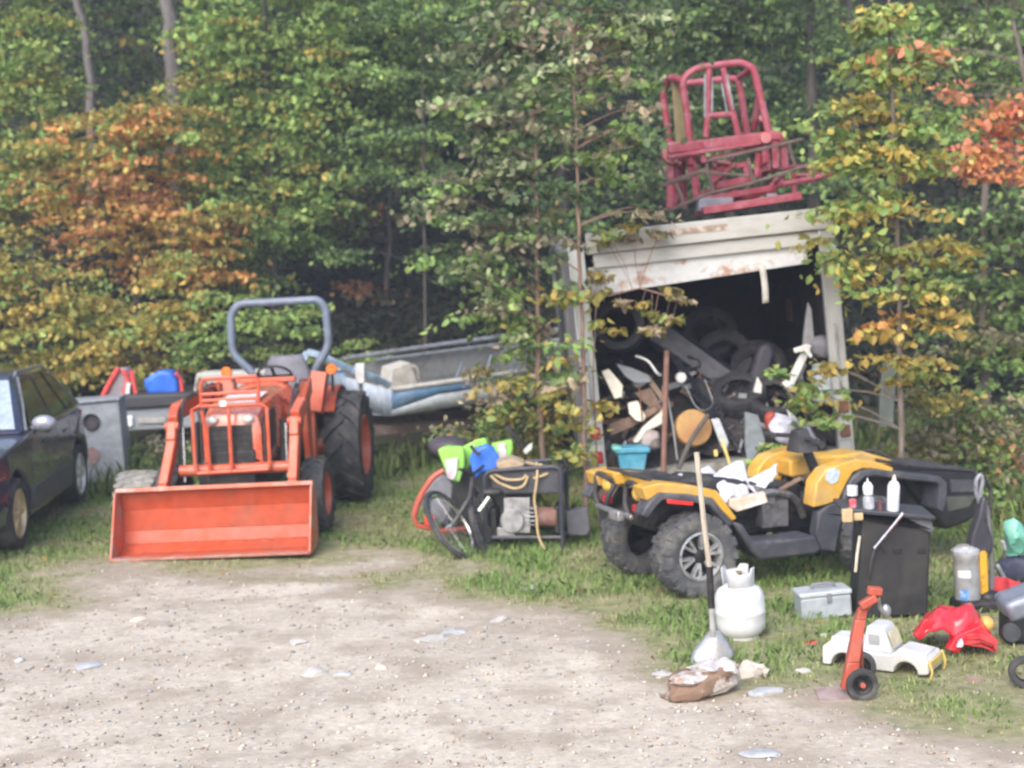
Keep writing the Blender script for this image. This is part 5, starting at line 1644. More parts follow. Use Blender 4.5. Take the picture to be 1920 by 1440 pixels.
# ---------------------------------------------------------------- shovel and block of stone
sb = thing('stone_block', 'split brown and white block at the gravel edge, a shovel standing in it', 'rock', G(1318, 1302), (0, 0, R(28)))
mb = MB().ball((0, 0, 0), (1, 1, 1), 26, 16)
mb.V = [Vector([math.copysign(abs(k) ** .55, k) for k in v]) for v in mb.V]
mb.noise(.28, 1.3, 4).noise(.12, 3.5, 9).noise(.05, 9, 2)
mb.V = [Vector((v.x * .21, v.y * .11, max(-.02, .075 + v.z * .07 + v.x * .035))) for v in mb.V]
mb.build('core', mat('brown_rock', (.21, .135, .095), .9, 0, (.50, .46, .42), .9, 5.5, (.53, .60), bump=.6, bscale=22), sb, smooth=22)
for cx_, cy_, cz_, a_, b2_, h_, sd in ((-.10, -.02, .115, .10, .09, .03, 3), (.05, .0, .145, .10, .09, .035, 8), (.13, -.04, .150, .06, .07, .04, 12)):
    mb = MB().ball((0, 0, 0), (1, 1, 1), 16, 10)
    mb.noise(.5, 1.1, sd).noise(.22, 3.5, sd + 2)
    mb.V = [Vector((v.x * a_ + cx_, v.y * b2_ + cy_, v.z * h_ + cz_)) for v in mb.V]
    mb.build('pale_chip', mat('pale_crust', (.48, .46, .45), .8, 0, (.30, .20, .15), .9, 9, (.50, .58), bump=.3, bscale=25), sb, smooth=25)
sh = thing('shovel', 'upright shovel with a pale wood handle and dark grip, stuck in the split block', 'shovel', P(1342, 1215, 8.75))
q = [lp(sh, *p) for p in ((1306, 848, 0), (1322, 1000, -.02), (1330, 1062, -.02), (1334, 1140, -.02), (1338, 1195, -.02))]
mb = MB().tube(q[:3], .0165, 10)
mb.build('handle', mat('ash_handle', (.42, .37, .30), .65, 0, (.34, .28, .21), .6, 8, stretch=(4, 4, .6)), sh)
mb = MB().tube(q[2:4], .021, 10)
mb.build('grip_sleeve', M_DARK, sh)
mb = MB().tube(q[3:5], .017, 10, r1=.022)
mb.build('ferrule', mat('pale_ferrule', (.46, .47, .47), .4, .5), sh)
mb = MB()
e = lp(sh, 1338, 1190, 0)
def bl_(u, v):
    wv = .03 + .10 * min(1, v * 1.8)
    return (e.x + .01 + (u - .5) * 2 * wv - .03 * v, e.y - .06 * v + .05 * (2 * u - 1) ** 2 - .03, e.z + .03 - .24 * v + .0 * u)
mb.grid(10, 8, bl_)
mb.build('blade', mat('blade_alu', (.52, .53, .54), .4, .6, (.35, .28, .24), .6, 9), sh, solid=.004)

def rock(label, px, py, d, m_, seed, rz=0, group=None, flatk=1.0):
    mb = MB().ball((0, 0, 0), (1, 1, 1), 14, 9)
    mb.noise(.55, .9, seed).noise(.25, 3, seed + 2).noise(.1, 7, seed)
    mb.V = [Vector((v.x * d[0], v.y * d[1], max(v.z, -.5) * d[2])) for v in mb.V]
    o = mb.build('rock', m_, smooth=25)
    g_ = G(px, py)
    o.location = (g_.x, g_.y, gz_at(g_.x, g_.y) + d[2] * .15)
    o.rotation_euler = (0, 0, rz)
    return tag(o, label, 'rock', group)
rock('pale tan rock lying just right of the split block', 1408, 1268, (.085, .07, .075), M_STONE, 3, .4)
rock('flat blue grey rock on the gravel right of the split block', 1432, 1300, (.10, .06, .022), M_STONEB, 5, .3)
rock('flat white rock on the gravel left of the split block', 1243, 1268, (.07, .05, .022), mat('white_rock', (.47, .455, .43), .9, 0, (.42, .39, .36), .7, 9, bump=.4, bscale=25), 7, .1)
rock('flat white stone in the middle of the gravel', 810, 1195, (.105, .07, .02), MATS['white_rock'], 8, .5)
rock('long pale stone beside the flat white stone in the middle of the gravel', 850, 1183, (.08, .05, .02), M_STONEB, 9, .5)
rock('bluish flat stone at the left of the gravel', 162, 1250, (.09, .07, .018), M_STONEB, 10, .2)
rock('small grey stone near the left edge of the gravel', 34, 1240, (.035, .03, .02), M_STONEB, 11, .2)
rock('rounded pale stone left of centre on the gravel', 586, 1262, (.075, .06, .03), MATS['white_rock'], 12, .2)
rock('small blue stone beside the rounded pale stone', 641, 1264, (.045, .035, .02), M_STONEB, 13, .2)
rock('pinkish stone on the gravel towards the middle', 712, 1252, (.035, .03, .022), mat('pink_stone', (.55, .42, .36), .9), 14, .2)
rock('pale stone on the gravel below the generator', 940, 1160, (.065, .045, .022), MATS['white_rock'], 15, .2)
rock('pale flat stone on the grass below the generator', 992, 1102, (.075, .05, .02), MATS['white_rock'], 16, .2)
rock('flat slate stone at the bottom of the gravel near the middle', 1425, 1414, (.10, .05, .014), M_STONEB, 17, .1)
rock('low pale stone behind the left part of the gravel', 262, 1160, (.07, .05, .025), M_STONE, 18, .1)
rock('grey stone on the gravel in front of the tractor', 560, 1205, (.07, .05, .022), MATS['white_rock'], 19, .1)
rock('small brown stone in the grass below the red toy shell', 1822, 1278, (.045, .03, .03), mat('brown_stone', (.24, .17, .15), .9), 20)
rock('small white stone on the grass behind the white toy truck', 1545, 1195, (.03, .03, .02), MATS['white_rock'], 21)
rock('small pale stone beside the foot of the orange hand truck', 1508, 1262, (.045, .03, .02), MATS['white_rock'], 22)

# ---------------------------------------------------------------- orange hand truck
ht = thing('hand_truck', 'small worn orange hand truck with two black wheels and a steel toe plate', 'hand truck', G(1610, 1308), (0, 0, 0))
mb = MB()
q = [lp(ht, *p) for p in ((1590, 1290, 0), (1598, 1240, 0), (1612, 1160, .02), (1618, 1140, .02))]
for i in range(len(q) - 1):
    p, r_ = q[i], q[i + 1]
    hx, hy = Vector((.040 - .006 * i, 0, 0)), Vector((0, .03, 0))
    hx2 = Vector((.034 - .006 * i, 0, 0))
    mb.hexa([p - hx - hy, p + hx - hy, p + hx + hy, p - hx + hy], [r_ - hx2 - hy, r_ + hx2 - hy, r_ + hx2 + hy, r_ - hx2 + hy])
mb.build('post', M_REDORANGE, ht, bevel=.006)
mb = MB()
q = [lp(ht, *p) for p in ((1612, 1150, .02), (1636, 1122, .02), (1640, 1104, .02))]
mb.tube(q, .026, 8)
mb.box(lp(ht, 1640, 1108, 0), (.075, .06, .045), (0, R(6), 0)).box(lp(ht, 1628, 1128, -.02), (.10, .05, .045), (0, R(-30), 0))
mb.build('neck', M_REDORANGE, ht, bevel=.008)
ax = lp(ht, 1612, 1281, 0)
for o_, rx in ((-.05, 1.0), (.30, .95)):
    cx0 = ax.x + (0 if o_ < 0 else .075)
    M_ = TR(cx0, o_, .088) @ RZ(R(-90 if o_ < 0 else 90))
    t = tyre_mb(M_, .087, .05, .055, 0).build('wheel', M_RUBBER, ht)
    mb = MB()
    mb.M = M_
    mb.lathe([(-.01, .057), (.012, .055), (.005, .03), (.022, .026), (.024, .012), (.028, .001)], 20, 'x', cap=False)
    w2_ = mb.build('rim', M_DARK, t)
    mb = MB()
    mb.M = M_
    mb.lathe([(.022, .016), (.032, .014), (.034, .001)], 12, 'x')
    mb.build('axle_cap', M_REDORANGE, w2_)
mb = MB().tube([(ax.x, -.06, .088), (ax.x + .075, .31, .088)], .011, 8)
mb.build('axle', M_DARK, ht)
mb = MB().tube([lp(ht, 1614, 1165, .03), (ax.x + .01, .06, .09)], .006, 6).tube([lp(ht, 1614, 1165, .03), (ax.x + .06, .18, .09)], .006, 6)
mb.build('brace_rod', M_REDORANGE, ht)
p = [lp(ht, *k) for k in ((1533, 1306, -.02), (1592, 1306, -.02), (1590, 1283, .02), (1540, 1283, .02))]
mb = MB().hexa([(p[0].x, -.08, .004), (p[1].x, -.08, .004), (p[1].x, .12, .004), (p[0].x + .01, .12, .004)], [(p[0].x, -.08, .012), (p[1].x, -.08, .012), (p[1].x, .12, .03), (p[0].x + .01, .12, .03)])
mb.build('toe_plate', mat('toe_plate', (.42, .33, .31), .6, .3, (.3, .2, .18), .6, 8), ht)
mb = MB().ball(lp(ht, 1661, 1146, .05), (.030, .02, .042))
mb.tube([lp(ht, 1646, 1118, 0), lp(ht, 1650, 1140, .02), lp(ht, 1658, 1150, .03)], .012, 8)
mb.build('pulley_hook', M_STEEL, ht)

# ---------------------------------------------------------------- white toy truck
ty = thing('toy_truck', 'white plastic ride-on toy truck with yellow front trim, its wheels missing', 'toy truck', G(1655, 1252), (0, 0, R(-32)))
def tside(pts, y0, y1, name, m_, parent=ty, bevel=.012):
    mb = MB().slab(pts, y0, y1)
    return mb.build(name, m_, parent, bevel=bevel, seg=3)
fa_ = arc(-.20, .02, .085, 0, 180, 8)
fb_ = arc(.19, .02, .075, 0, 180, 8)
bd = tside([(-.34, .02), (-.34, .13), (-.30, .165), (-.12, .165), (-.10, .13), (.10, .13), (.13, .15), (.31, .13), (.33, .11), (.33, .03)] + [(.265, .02)] + fb_[1:-1] + [(.115, .02), (-.115, .02)] + fa_[1:-1] + [(-.285, .02)], -.15, .15, 'body', mat('toy_white', (.60, .61, .62), .4, 0, (.55, .50, .40), .5, 5, (.5, .7), jit=.05))
tside([(-.31, .150), (-.30, .19), (-.15, .19), (-.13, .150)], -.09, .09, 'load_bed', MATS['toy_white'])
mb = MB().hexa([(-.09, -.125, .125), (.10, -.125, .125), (.10, .125, .125), (-.09, .125, .125)], [(-.07, -.105, .285), (.035, -.105, .285), (.035, .105, .285), (-.07, .105, .285)])
cb_ = mb.build('cab', MATS['toy_white'], ty, bevel=.02, seg=3)
mb = MB().hexa([(.098, -.09, .155), (.098, .09, .155), (.062, .08, .25), (.062, -.08, .25)], [(.104, -.09, .156), (.104, .09, .156), (.068, .08, .251), (.068, -.08, .251)])
mb.build('windscreen', mat('toy_yellowed', (.56, .52, .34), .5, 0, (.68, .66, .56), .6, 8), cb_, bevel=.004)
mb = MB().box((-.015, -.121, .205), (.07, .008, .075), (R(8), 0, 0))
mb.build('side_window', mat('toy_grey', (.40, .41, .43), .5), cb_, bevel=.006)
mb = MB().slab([(.10, .13), (.30, .115), (.31, .145), (.14, .165)], -.11, .11)
mb.build('hood', MATS['toy_white'], ty, bevel=.015, seg=3)
mb = MB().box((.335, 0, .085), (.012, .27, .05)).tube(fillet([(.33, -.14, .12), (.355, -.14, .05), (.34, -.14, .0)], .02), .009, 6).tube(fillet([(.33, .14, .12), (.355, .14, .05), (.34, .14, .0)], .02), .009, 6)
mb.build('front_trim', mat('toy_yellow', (.60, .44, .12), .5), ty, bevel=.004)

# red toy shell
ty.scale = (.93, .93, .93)
rs = thing('toy_car_shell', 'crumpled glossy red plastic toy car shell lying in the grass', 'toy car', G(1800, 1224), (0, 0, 0))
mb = MB()
top = [(1712, 1190), (1738, 1158), (1762, 1140), (1790, 1146), (1822, 1136), (1836, 1160), (1852, 1188), (1868, 1206)]
bot = [(1724, 1196), (1745, 1182), (1770, 1180), (1790, 1196), (1806, 1206), (1822, 1214), (1845, 1212), (1864, 1218)]
for (ta, ba, o0, o1) in ((top, bot, -.02, .30),):
    k = len(ta)
    def sh_(u, v):
        f = u * (k - 1)
        i = min(k - 2, int(f))
        f -= i
        if v < .5:
            w_ = v * 2
            px = (ta[i][0] * (1 - f) + ta[i + 1][0] * f) * w_ + (ba[i][0] * (1 - f) + ba[i + 1][0] * f) * (1 - w_)
            py = (ta[i][1] * (1 - f) + ta[i + 1][1] * f) * w_ + (ba[i][1] * (1 - f) + ba[i + 1][1] * f) * (1 - w_)
            o = -.10 + .10 * w_ ** 2
        else:
            w_ = (v - .5) * 2
            px = ta[i][0] * (1 - f) + ta[i + 1][0] * f
            py = ta[i][1] * (1 - f) + ta[i + 1][1] * f - 6 * math.sin(w_ * 3.1)
            o = .30 * w_
        return lp(rs, px, py, o)
    mb.grid(34, 18, sh_)
mb.noise(.022, 8, 2).noise(.014, 19, 4)
mb.build('shell', M_RED, rs, solid=.008, smooth=32)
mb = MB()
for pts in ([(1790, 1222), (1794, 1206), (1812, 1194), (1836, 1194), (1860, 1206), (1866, 1222)],):
    q2 = [lp(rs, x, y, -.14) for x, y in pts]
    for i in range(len(q2) - 1):
        p, r_ = q2[i], q2[i + 1]
        dn, yv = Vector((0, 0, .03)), Vector((0, .10, .02))
        mb.hexa([p - dn * .5, r_ - dn * .5, r_ + yv - dn, p + yv - dn], [p + dn * .5, r_ + dn * .5, r_ + yv + dn, p + yv + dn])
mb.slab(l2(rs, [(1776, 1216), (1792, 1192), (1836, 1172), (1866, 1200), (1862, 1214), (1836, 1204), (1806, 1208), (1796, 1222)], -.10), -.12, -.06)
mb.slab(l2(rs, [(1712, 1192), (1732, 1160), (1750, 1156), (1744, 1180), (1722, 1200)], -.08), -.11, -.05)
mb.noise(.016, 9, 3)
mb.build('front_wing', M_RED, rs, bevel=.012, seg=3)
mb = MB().slab(l2(rs, [(1793, 1213), (1797, 1203), (1803, 1197), (1806, 1205), (1804, 1213)], -.155), -.16, -.15)
mb.build('white_patch', M_PAPER, rs)  # small white patch on the red wing
mb = MB().ball(lp(rs, 1848, 1170, .12), (.05, .05, .05))
mb.build('yellow_cap', mat('toy_orange_yellow', (.65, .38, .10), .4), rs)

# ---------------------------------------------------------------- grey tool box
tx = thing('tool_box', 'translucent grey plastic tool box lying on the grass beside the black cabinet', 'tool box', G(1552, 1160), (0, R(-4), R(4)))
mb = MB().box((0, .10, .075), (.34, .2, .15))
bd = mb.build('case', mat('box_grey', (.34, .38, .42), .4, 0, (.42, .45, .48), .5, 4), tx, bevel=.012)
mb = MB().box((0, .10, .168), (.355, .215, .035))
mb.build('lid', mat('box_lid', (.42, .46, .50), .35), tx, bevel=.01)
mb = MB().box((.02, -.008, .14), (.03, .014, .06)).tube(fillet([(-.07, .1, .185), (-.06, .1, .215), (.08, .1, .215), (.09, .1, .185)], .02), .011, 6)
mb.build('handle', mat('box_dark', (.17, .18, .21), .5), tx)

# ---------------------------------------------------------------- black cabinet with a tray on top
kc = thing('black_cart', 'black plastic cart with a flat top tray of bottles, beside the quad bike front wheel', 'cart', G(1676, 1160), (0, R(-2.0), R(-4)))
mb = MB()
q = l2(kc, [(1606, 1160), (1617, 966), (1746, 975), (1740, 1155)], 0)
q = [(x, max(z, .0)) for x, z in q]
mb.slab(q, 0, .36)
bd = mb.build('body', mat('cart_black', (.016, .016, .018), .6, 0, (.036, .032, .03), .6, 3), kc, bevel=.018, seg=3)
mb = MB()
q = l2(kc, [(1618, 966), (1746, 974), (1750, 994), (1745, 998), (1720, 988), (1690, 968)], -.01)
mb.slab(q, -.025, .0)
mb.build('top_lip', mat('cart_lip', (.10, .105, .125), .45), kc, bevel=.006)
mb = MB()
a_, b2 = lp(kc, 1577, 950, 0), lp(kc, 1750, 965, 0)
mb.hexa([(a_.x, -.06, a_.z - .03), (b2.x, -.06, b2.z - .03), (b2.x, .36, b2.z - .03), (a_.x, .36, a_.z - .03)], [(a_.x, -.07, a_.z), (b2.x, -.07, b2.z), (b2.x, .37, b2.z), (a_.x, .37, a_.z)])
mb.build('tray', mat('tray_grey', (.05, .055, .07), .5), kc, bevel=.008)
mb = MB().box((a_.x + .03, -.05, a_.z - .05), (.07, .05, .09)).box((a_.x + .10, -.06, a_.z - .06), (.06, .04, .05))
mb.build('tray_bracket', M_TAN, kc, bevel=.008)
mb = MB().tube([lp(kc, 1694, 962, -.09), lp(kc, 1668, 994, -.07), lp(kc, 1640, 1028, -.05)], .0125, 8)
mb.build('handle_bar', M_CHROME, kc)
mb = MB().tube(fillet([lp(kc, 1642, 1026, -.05), lp(kc, 1634, 1050, -.04), lp(kc, 1630, 1085, -.02)], .03), .008, 6).tube([lp(kc, 1652, 1012, -.05), lp(kc, 1660, 1036, -.03)], .006, 6)
mb.build('cable', M_BLACK, kc)
mb = MB().tube([lp(kc, 1612, 1005, -.02), lp(kc, 1607, 1040, -.02), lp(kc, 1604, 1072, -.02)], .010, 6)
mb.build('pale_strip', mat('pale_strip', (.6, .55, .45), .6), kc)
for px_, py_ in ((1683, 1032), (1728, 1032)):
    v = lp(kc, px_, py_, 0)
    mb = MB().box((v.x, -.004, v.z), (.055, .01, .035))
    mb.build('recessed_grip', M_DARK, kc, bevel=.003)
ztray = a_.z
def on_tray(px):
    f = (px - 1577) / (1750 - 1577)
    v = Vector((a_.x + (b2.x - a_.x) * f, .02, a_.z + (b2.z - a_.z) * f))
    return TM[kc.name] @ v
t = thing('spray_bottle', 'white and grey spray bottle on the tray of the black cart', 'bottle', on_tray(1630), (0, R(-2), 0))
mb = MB().lathe([(0, .001), (0, .036), (.01, .038), (.07, .036), (.085, .026), (.09, .022), (.095, .03), (.15, .032), (.17, .022), (.175, .001)], 18)
mb.build('bottle_body', mat('bottle_grey', (.32, .34, .38), .35, 0, (.5, .52, .56), .6, 9), t)
mb = MB().lathe([(.095, .031), (.15, .034), (.175, .02), (.178, .001)], 16).tube([(0, 0, .175), (.0, 0, .205)], .008, 8, r1=.003)
mb.build('spray_head', M_WHITE, t)
t = thing('plastic_bottle', 'tall plain white plastic bottle with a nozzle cap on the black cart tray', 'bottle', on_tray(1675), (0, R(3), 0))
mb = MB().lathe([(0, .001), (0, .038), (.008, .040), (.165, .040), (.19, .03), (.2, .014), (.2, .001)], 20)
mb.build('bottle_body', mat('bottle_white', (.66, .66, .72), .35), t)
mb = MB().lathe([(.195, .016), (.215, .014), (.24, .004), (.242, .001)], 14)
mb.build('nozzle_cap', mat('nozzle', (.62, .5, .44), .4), t)
t = thing('white_jar', 'short white jar at the back of the tray of the black cart', 'jar', on_tray(1611) + Vector((0, .18, 0)), (0, 0, 0))
mb = MB().lathe([(0, .001), (0, .03), (.05, .032), (.055, .03)], 16)
mb.build('jar_base', M_DARK, t)
mb = MB().lathe([(.055, .001), (.055, .036), (.12, .036), (.125, .001)], 16)
mb.build('lid', M_WHITE, t)
mb = MB().lathe([(0, .001), (0, .024), (.005, .026), (.05, .026), (.055, .02), (.057, .001)], 16)
o = mb.build('red_can', mat('pink_red', (.60, .10, .13), .35, 0, (.7, .5, .5), .6, 20))
o.location = on_tray(1600)
tag(o, 'small red and white can at the left end of the black cart tray', 'can')
mb = MB().lathe([(0, .001), (0, .016), (.05, .014), (.055, .001)], 12)
o = mb.build('dark_can', mat('maroon', (.14, .05, .06), .4))
o.location = on_tray(1651)
tag(o, 'small dark tin between the two bottles on the black cart tray', 'tin')

# ---------------------------------------------------------------- upright vacuum
q = G(1824, 1142)
vc = thing('vacuum_cleaner', 'grey and yellow upright vacuum cleaner standing on the grass right of the black cart', 'vacuum cleaner', q, (0, R(-3), R(6)))
mb = MB().lathe([(.05, .001), (.05, .075), (.06, .085), (.30, .085), (.34, .082), (.36, .09), (.40, .088), (.44, .06), (.45, .001)], 24)
mb.V = [v + Vector((-.03, 0, 0)) for v in mb.V]
bd = mb.build('canister', mat('vac_grey', (.30, .31, .33), .35, .2, (.42, .36, .33), .5, 5), vc)
mb = MB().lathe([(.40, .001), (.385, .092), (.41, .094), (.43, .07), (.44, .001)], 24, 'z', (-.03, 0, 0))
mb.build('clear_lid', mat('vac_silver', (.55, .57, .6), .25, .4), bd)
mb = MB().box((.075, .0, .23), (.055, .10, .40))
mb.build('yellow_spine', mat('vac_yellow', (.66, .36, .03), .4, 0, (.2, .12, .03), .8, 14), vc, bevel=.015)
mb = MB().slab(l2(vc, [(1812, 1034), (1818, 1000), (1830, 965), (1836, 930), (1845, 930), (1844, 975), (1858, 1010), (1855, 1035)], 0), -.05, .05, .05)
mb.build('upper_body', mat('vac_dark', (.035, .035, .05), .4), vc, bevel=.02, seg=3)
mb = MB().tube(fillet([lp(vc, *p) for p in ((1838, 945, 0), (1830, 925, 0), (1830, 900, 0), (1838, 888, 0), (1843, 900, 0), (1838, 925, 0), (1840, 955, 0))], .03), .015, 8)
mb.build('handle', mat('vac_handle', (.22, .23, .27), .3, .2), vc)
mb = MB().tube(fillet([lp(vc, *p) for p in ((1838, 940, .03), (1850, 950, .03), (1857, 1000, .0), (1860, 1080, 0), (1858, 1135, 0))], .05), .017, 8)
mb.build('hose', mat('hose_grey', (.12, .12, .13), .5), vc)
mb = MB().box((.02, -.02, .04), (.30, .24, .08)).ball((.10, -.02, .07), (.07, .07, .06))
mb.build('foot', M_DARK, vc, bevel=.025, seg=3)
mb = MB()
for (z, h_, ) in ((.245, .05),):
    mb.grid(6, 2, lambda u, v: (-.03 + .087 * math.sin(-1.1 + 1.0 * u), -.087 * math.cos(-1.1 + 1.0 * u), .235 + .05 * v))
mb.build('white_label', M_WHITE, bd)
mb = MB().grid(6, 2, lambda u, v: (-.03 + .087 * math.sin(-1.0 + .7 * u), -.087 * math.cos(-1.0 + .7 * u), .085 + .07 * v))
mb.build('blue_label', mat('blue_label', (.08, .25, .6), .4, 0, (.7, .7, .75), .6, 30), bd)

# ---------------------------------------------------------------- clutter at the right edge
crumple('green_bag', 'teal green plastic bag at the right edge of the yard', 'bag', P(1906, 1052, 10.6), (.075, .08, .14), mat('teal_bag', (.16, .45, .36), .35, 0, (.3, .55, .48), .5, 8), 4, .09, 9)
crumple('red_jacket', 'red cloth bundle lying below the teal green bag', 'cloth', P(1890, 1122, 10.2), (.10, .09, .07), mat('red_cloth', (.55, .04, .05), .7, 0, (.4, .02, .04), .5, 8), 6, .05, 8)
S('blue_tin', 'small blue tin tucked under the red cloth bundle', 'tin', [(1868, 1128), (1884, 1126), (1886, 1138), (1870, 1140)], 10.0, .05, mat('tin_blue', (.08, .12, .45), .4), bevel=.01)
t = thing('grey_machine', 'dark grey and silver machine casing cut off by the right edge', 'machine', G(1912, 1208))
mb = MB().box((.06, .1, .25), (.30, .25, .14), (R(5), R(-20), 0))
mb.build('cover', mat('casing_grey', (.20, .22, .28), .35, .2, (.12, .12, .14), .5, 5), t, bevel=.04, seg=3)
mb = MB().box((.04, .1, .1), (.22, .2, .2))
mb.build('base', M_DARK, t, bevel=.02)
mb = MB().lathe([(-.02, .001), (-.02, .055), (.02, .055), (.02, .001)], 18, 'y', (-.06, -.02, .08))
mb.build('wheel', M_CHARCOAL, t)
S('white_block', 'pale block on a short post at the right edge behind the clutter', 'block', [(1878, 1015), (1900, 1014), (1902, 1030), (1880, 1031)], 10.9, .08, mat('pale_block', (.55, .53, .50), .7))
S('grey_post', 'short grey stake carrying the pale block', 'stake', [(1882, 1030), (1893, 1030), (1894, 1095), (1884, 1095)], 10.92, .05, mat('stake_grey', (.22, .23, .2), .8))
t = tyre_mb(TR(0, 0, .09) @ RZ(R(70)), .09, .06, .05, 0).build('small_wheel', M_RUBBER)
q = G(1922, 1290)
t.location = (q.x, q.y, 0)
tag(t, 'small black wheel in the grass at the lower right edge', 'wheel')

crumple('dark_bag', 'dark navy bag slumped behind the red cloth bundle at the right edge', 'bag', P(1902, 1090, 10.7), (.12, .1, .10), mat('navy_bag', (.035, .04, .075), .6), 14, .05, 8)
crumple('white_paper', 'white crumpled paper in the grass left of the dark grey machine casing', 'paper', P(1876, 1180, 9.7), (.05, .045, .035), M_PAPER, 15, .04, 14)
crumple('grey_rag', 'grey rag on the ground under the teal green bag', 'rag', P(1862, 1110, 10.3), (.06, .06, .05), mat('rag_grey', (.2, .2, .21), .9), 16, .04, 11)
S('silver_pipe', 'bent silver pipe leaning at the right edge above the red cloth bundle', 'pipe', [(1866, 1060), (1872, 1056), (1890, 1090), (1886, 1096)], 10.5, .03, M_STEEL)
crumple('red_scrap', 'scrap of red plastic in the grass left of the white toy truck', 'plastic scrap', G(1520, 1206), (.05, .035, .012), M_RED, 18, .02, 14)
crumple('dark_cloth', 'black cloth heaped on the ground right of the vacuum cleaner', 'cloth', P(1862, 1140, 10.0), (.10, .08, .06), M_DARK, 19, .05, 9)
# ---------------------------------------------------------------- foliage
PAL = {
    'green': [(0.257, 0.451, 0.103), (0.181, 0.347, 0.091), (0.349, 0.525, 0.117)],
    'dark': [(0.096, 0.186, 0.066), (0.136, 0.232, 0.074), (0.076, 0.137, 0.059)],
    'lime': [(0.307, 0.466, 0.103), (0.246, 0.397, 0.094), (0.388, 0.496, 0.115)],
    'olive': [(0.414, 0.397, 0.072), (0.311, 0.337, 0.064), (0.517, 0.416, 0.072)],
    'gold': [(.52, .42, .075), (.46, .40, .08), (.54, .40, .07)],
    'red': [(.80, .32, .16), (.78, .40, .17), (.74, .25, .13)],
    'orange': [(.66, .33, .08), (.60, .30, .08), (.66, .38, .09)],
    'rust': [(.42, .20, .075), (.46, .23, .08), (.36, .18, .07)],
    'redold': [(0.620, 0.150, 0.083), (0.620, 0.195, 0.075), (0.620, 0.105, 0.075)],
    'silver': [(0.311, 0.406, 0.191), (0.394, 0.476, 0.253), (0.239, 0.337, 0.135)],
    'grey': [(0.316, 0.312, 0.177), (0.383, 0.345, 0.216), (0.247, 0.259, 0.138)],
    'tan': [(0.450, 0.375, 0.240), (0.360, 0.315, 0.180), (0.510, 0.450, 0.285)],
}
M_BARKDARK = mat('dark_bark', (.05, .043, .038), .9, 0, (.09, .08, .07), .7, 10, stretch=(2, 2, .4))

def leaves_at(cen, nrm_tilt, size, cols, seedcols, flat):
    pass

def crown(blobs, Y, mix, leaf, dens, rs, droop=.25, flat=.16, yk=.8, dy=0.0):
    """leaves of a crown made of layered sprays. blobs: (px, py, rx, ry) in the photo's pixels at depth Y; mix: {palette: weight}"""
    P_, S_, C_, A_, SP = [], [], [], [], []
    names = list(mix)
    wts = np.array([mix[k] for k in names], float)
    wts /= wts.sum()
    for bb in blobs:
        px, py, rx, rz_ = bb[:4]
        mixb = bb[4] if len(bb) > 4 else None
        nm, wt = (names, wts)
        if mixb:
            nm = list(mixb)
            wt = np.array([mixb[k] for k in nm], float)
            wt /= wt.sum()
        k = Y / FPX
        c = np.array(P(px, py, Y)) + np.array([0, dy, 0])
        r = np.array([rx * k, max(rx * k * yk, .12), rz_ * k])
        n = int(dens * (2.4 if Y > 16.5 else 2.6) * math.pi * r[0] * r[2] / (.36 * leaf * leaf))
        per = 34
        ns = max(2, n // per)
        d = nr.normal(size=(ns, 3))
        d /= np.linalg.norm(d, axis=1)[:, None]
        rad = nr.random(ns) ** .45
        sc = c + d * rad[:, None] * r
        sr = rs * (.6 + .8 * nr.random(ns))
        pick = nr.choice(len(nm), ns, p=wt)
        bright = .70 + .6 * nr.random(ns)
        dirx = d.copy()
        dirx[:, 2] = 0
        dirx /= np.linalg.norm(dirx, axis=1)[:, None] + 1e-6
        for i in range(ns):
            u = nr.normal(size=(per, 3)) * .5
            o = u * sr[i]
            o[:, 2] *= flat
            along = o @ dirx[i]
            o[:, 2] -= droop * np.maximum(along, -.1) + .15 * along ** 2
            P_.append(sc[i] + o)
            pal = np.array(PAL[nm[pick[i]]])
            other = np.array(PAL[nm[nr.integers(0, len(nm))]])
            cc = pal[nr.integers(0, len(pal), per)]
            m_ = nr.random(per) < .15
            cc[m_] = other[nr.integers(0, len(other), m_.sum())]
            C_.append(cc * bright[i] * (.75 + .5 * nr.random((per, 1))))
            SP.append(sc[i])
    C_ = np.concatenate(C_)
    C_ = (C_ * .86 + C_.mean(1, keepdims=True) * .14) * np.array([1.02, .95, .98])
    return np.concatenate(P_), C_, np.array(SP)

def leaf_obj(name, pos, col, leaf, parent=None, origin=(0, 0, 0), hang=.55):
    n = len(pos)
    a = nr.random(n) * 2 * np.pi
    pitch = nr.normal(-hang, .45, n)                # tips hang down
    t = np.stack([np.cos(a) * np.cos(pitch), np.sin(a) * np.cos(pitch), np.sin(pitch)], 1)
    s = np.stack([-np.sin(a), np.cos(a), np.zeros(n)], 1)
    up = np.cross(s, t)
    roll = nr.normal(0, .55, n)[:, None]
    s2 = s * np.cos(roll) + up * np.sin(roll)
    up2 = np.cross(s2, t)
    L_ = (leaf * (.65 + .7 * nr.random(n)))[:, None]
    W = L_ * .36
    v = np.empty((n, 6, 3))
    v[:, 0] = pos
    v[:, 1] = pos + t * L_ * .30 + s2 * W * .95 + up2 * W * .35
    v[:, 2] = pos + t * L_ * .68 + s2 * W * .72 + up2 * W * .25
    v[:, 3] = pos + t * L_
    v[:, 4] = pos + t * L_ * .68 - s2 * W * .72 + up2 * W * .25
    v[:, 5] = pos + t * L_ * .30 - s2 * W * .95 + up2 * W * .35
    q = np.array([0, 1, 2, 3, 0, 3, 4, 5])
    lo = (np.arange(n)[:, None] * 6 + q[None]).ravel()
    return raw_mesh(name, v.reshape(-1, 3), lo, np.arange(0, n * 8, 4), np.repeat(col, 2, 0), LEAF, parent, origin)

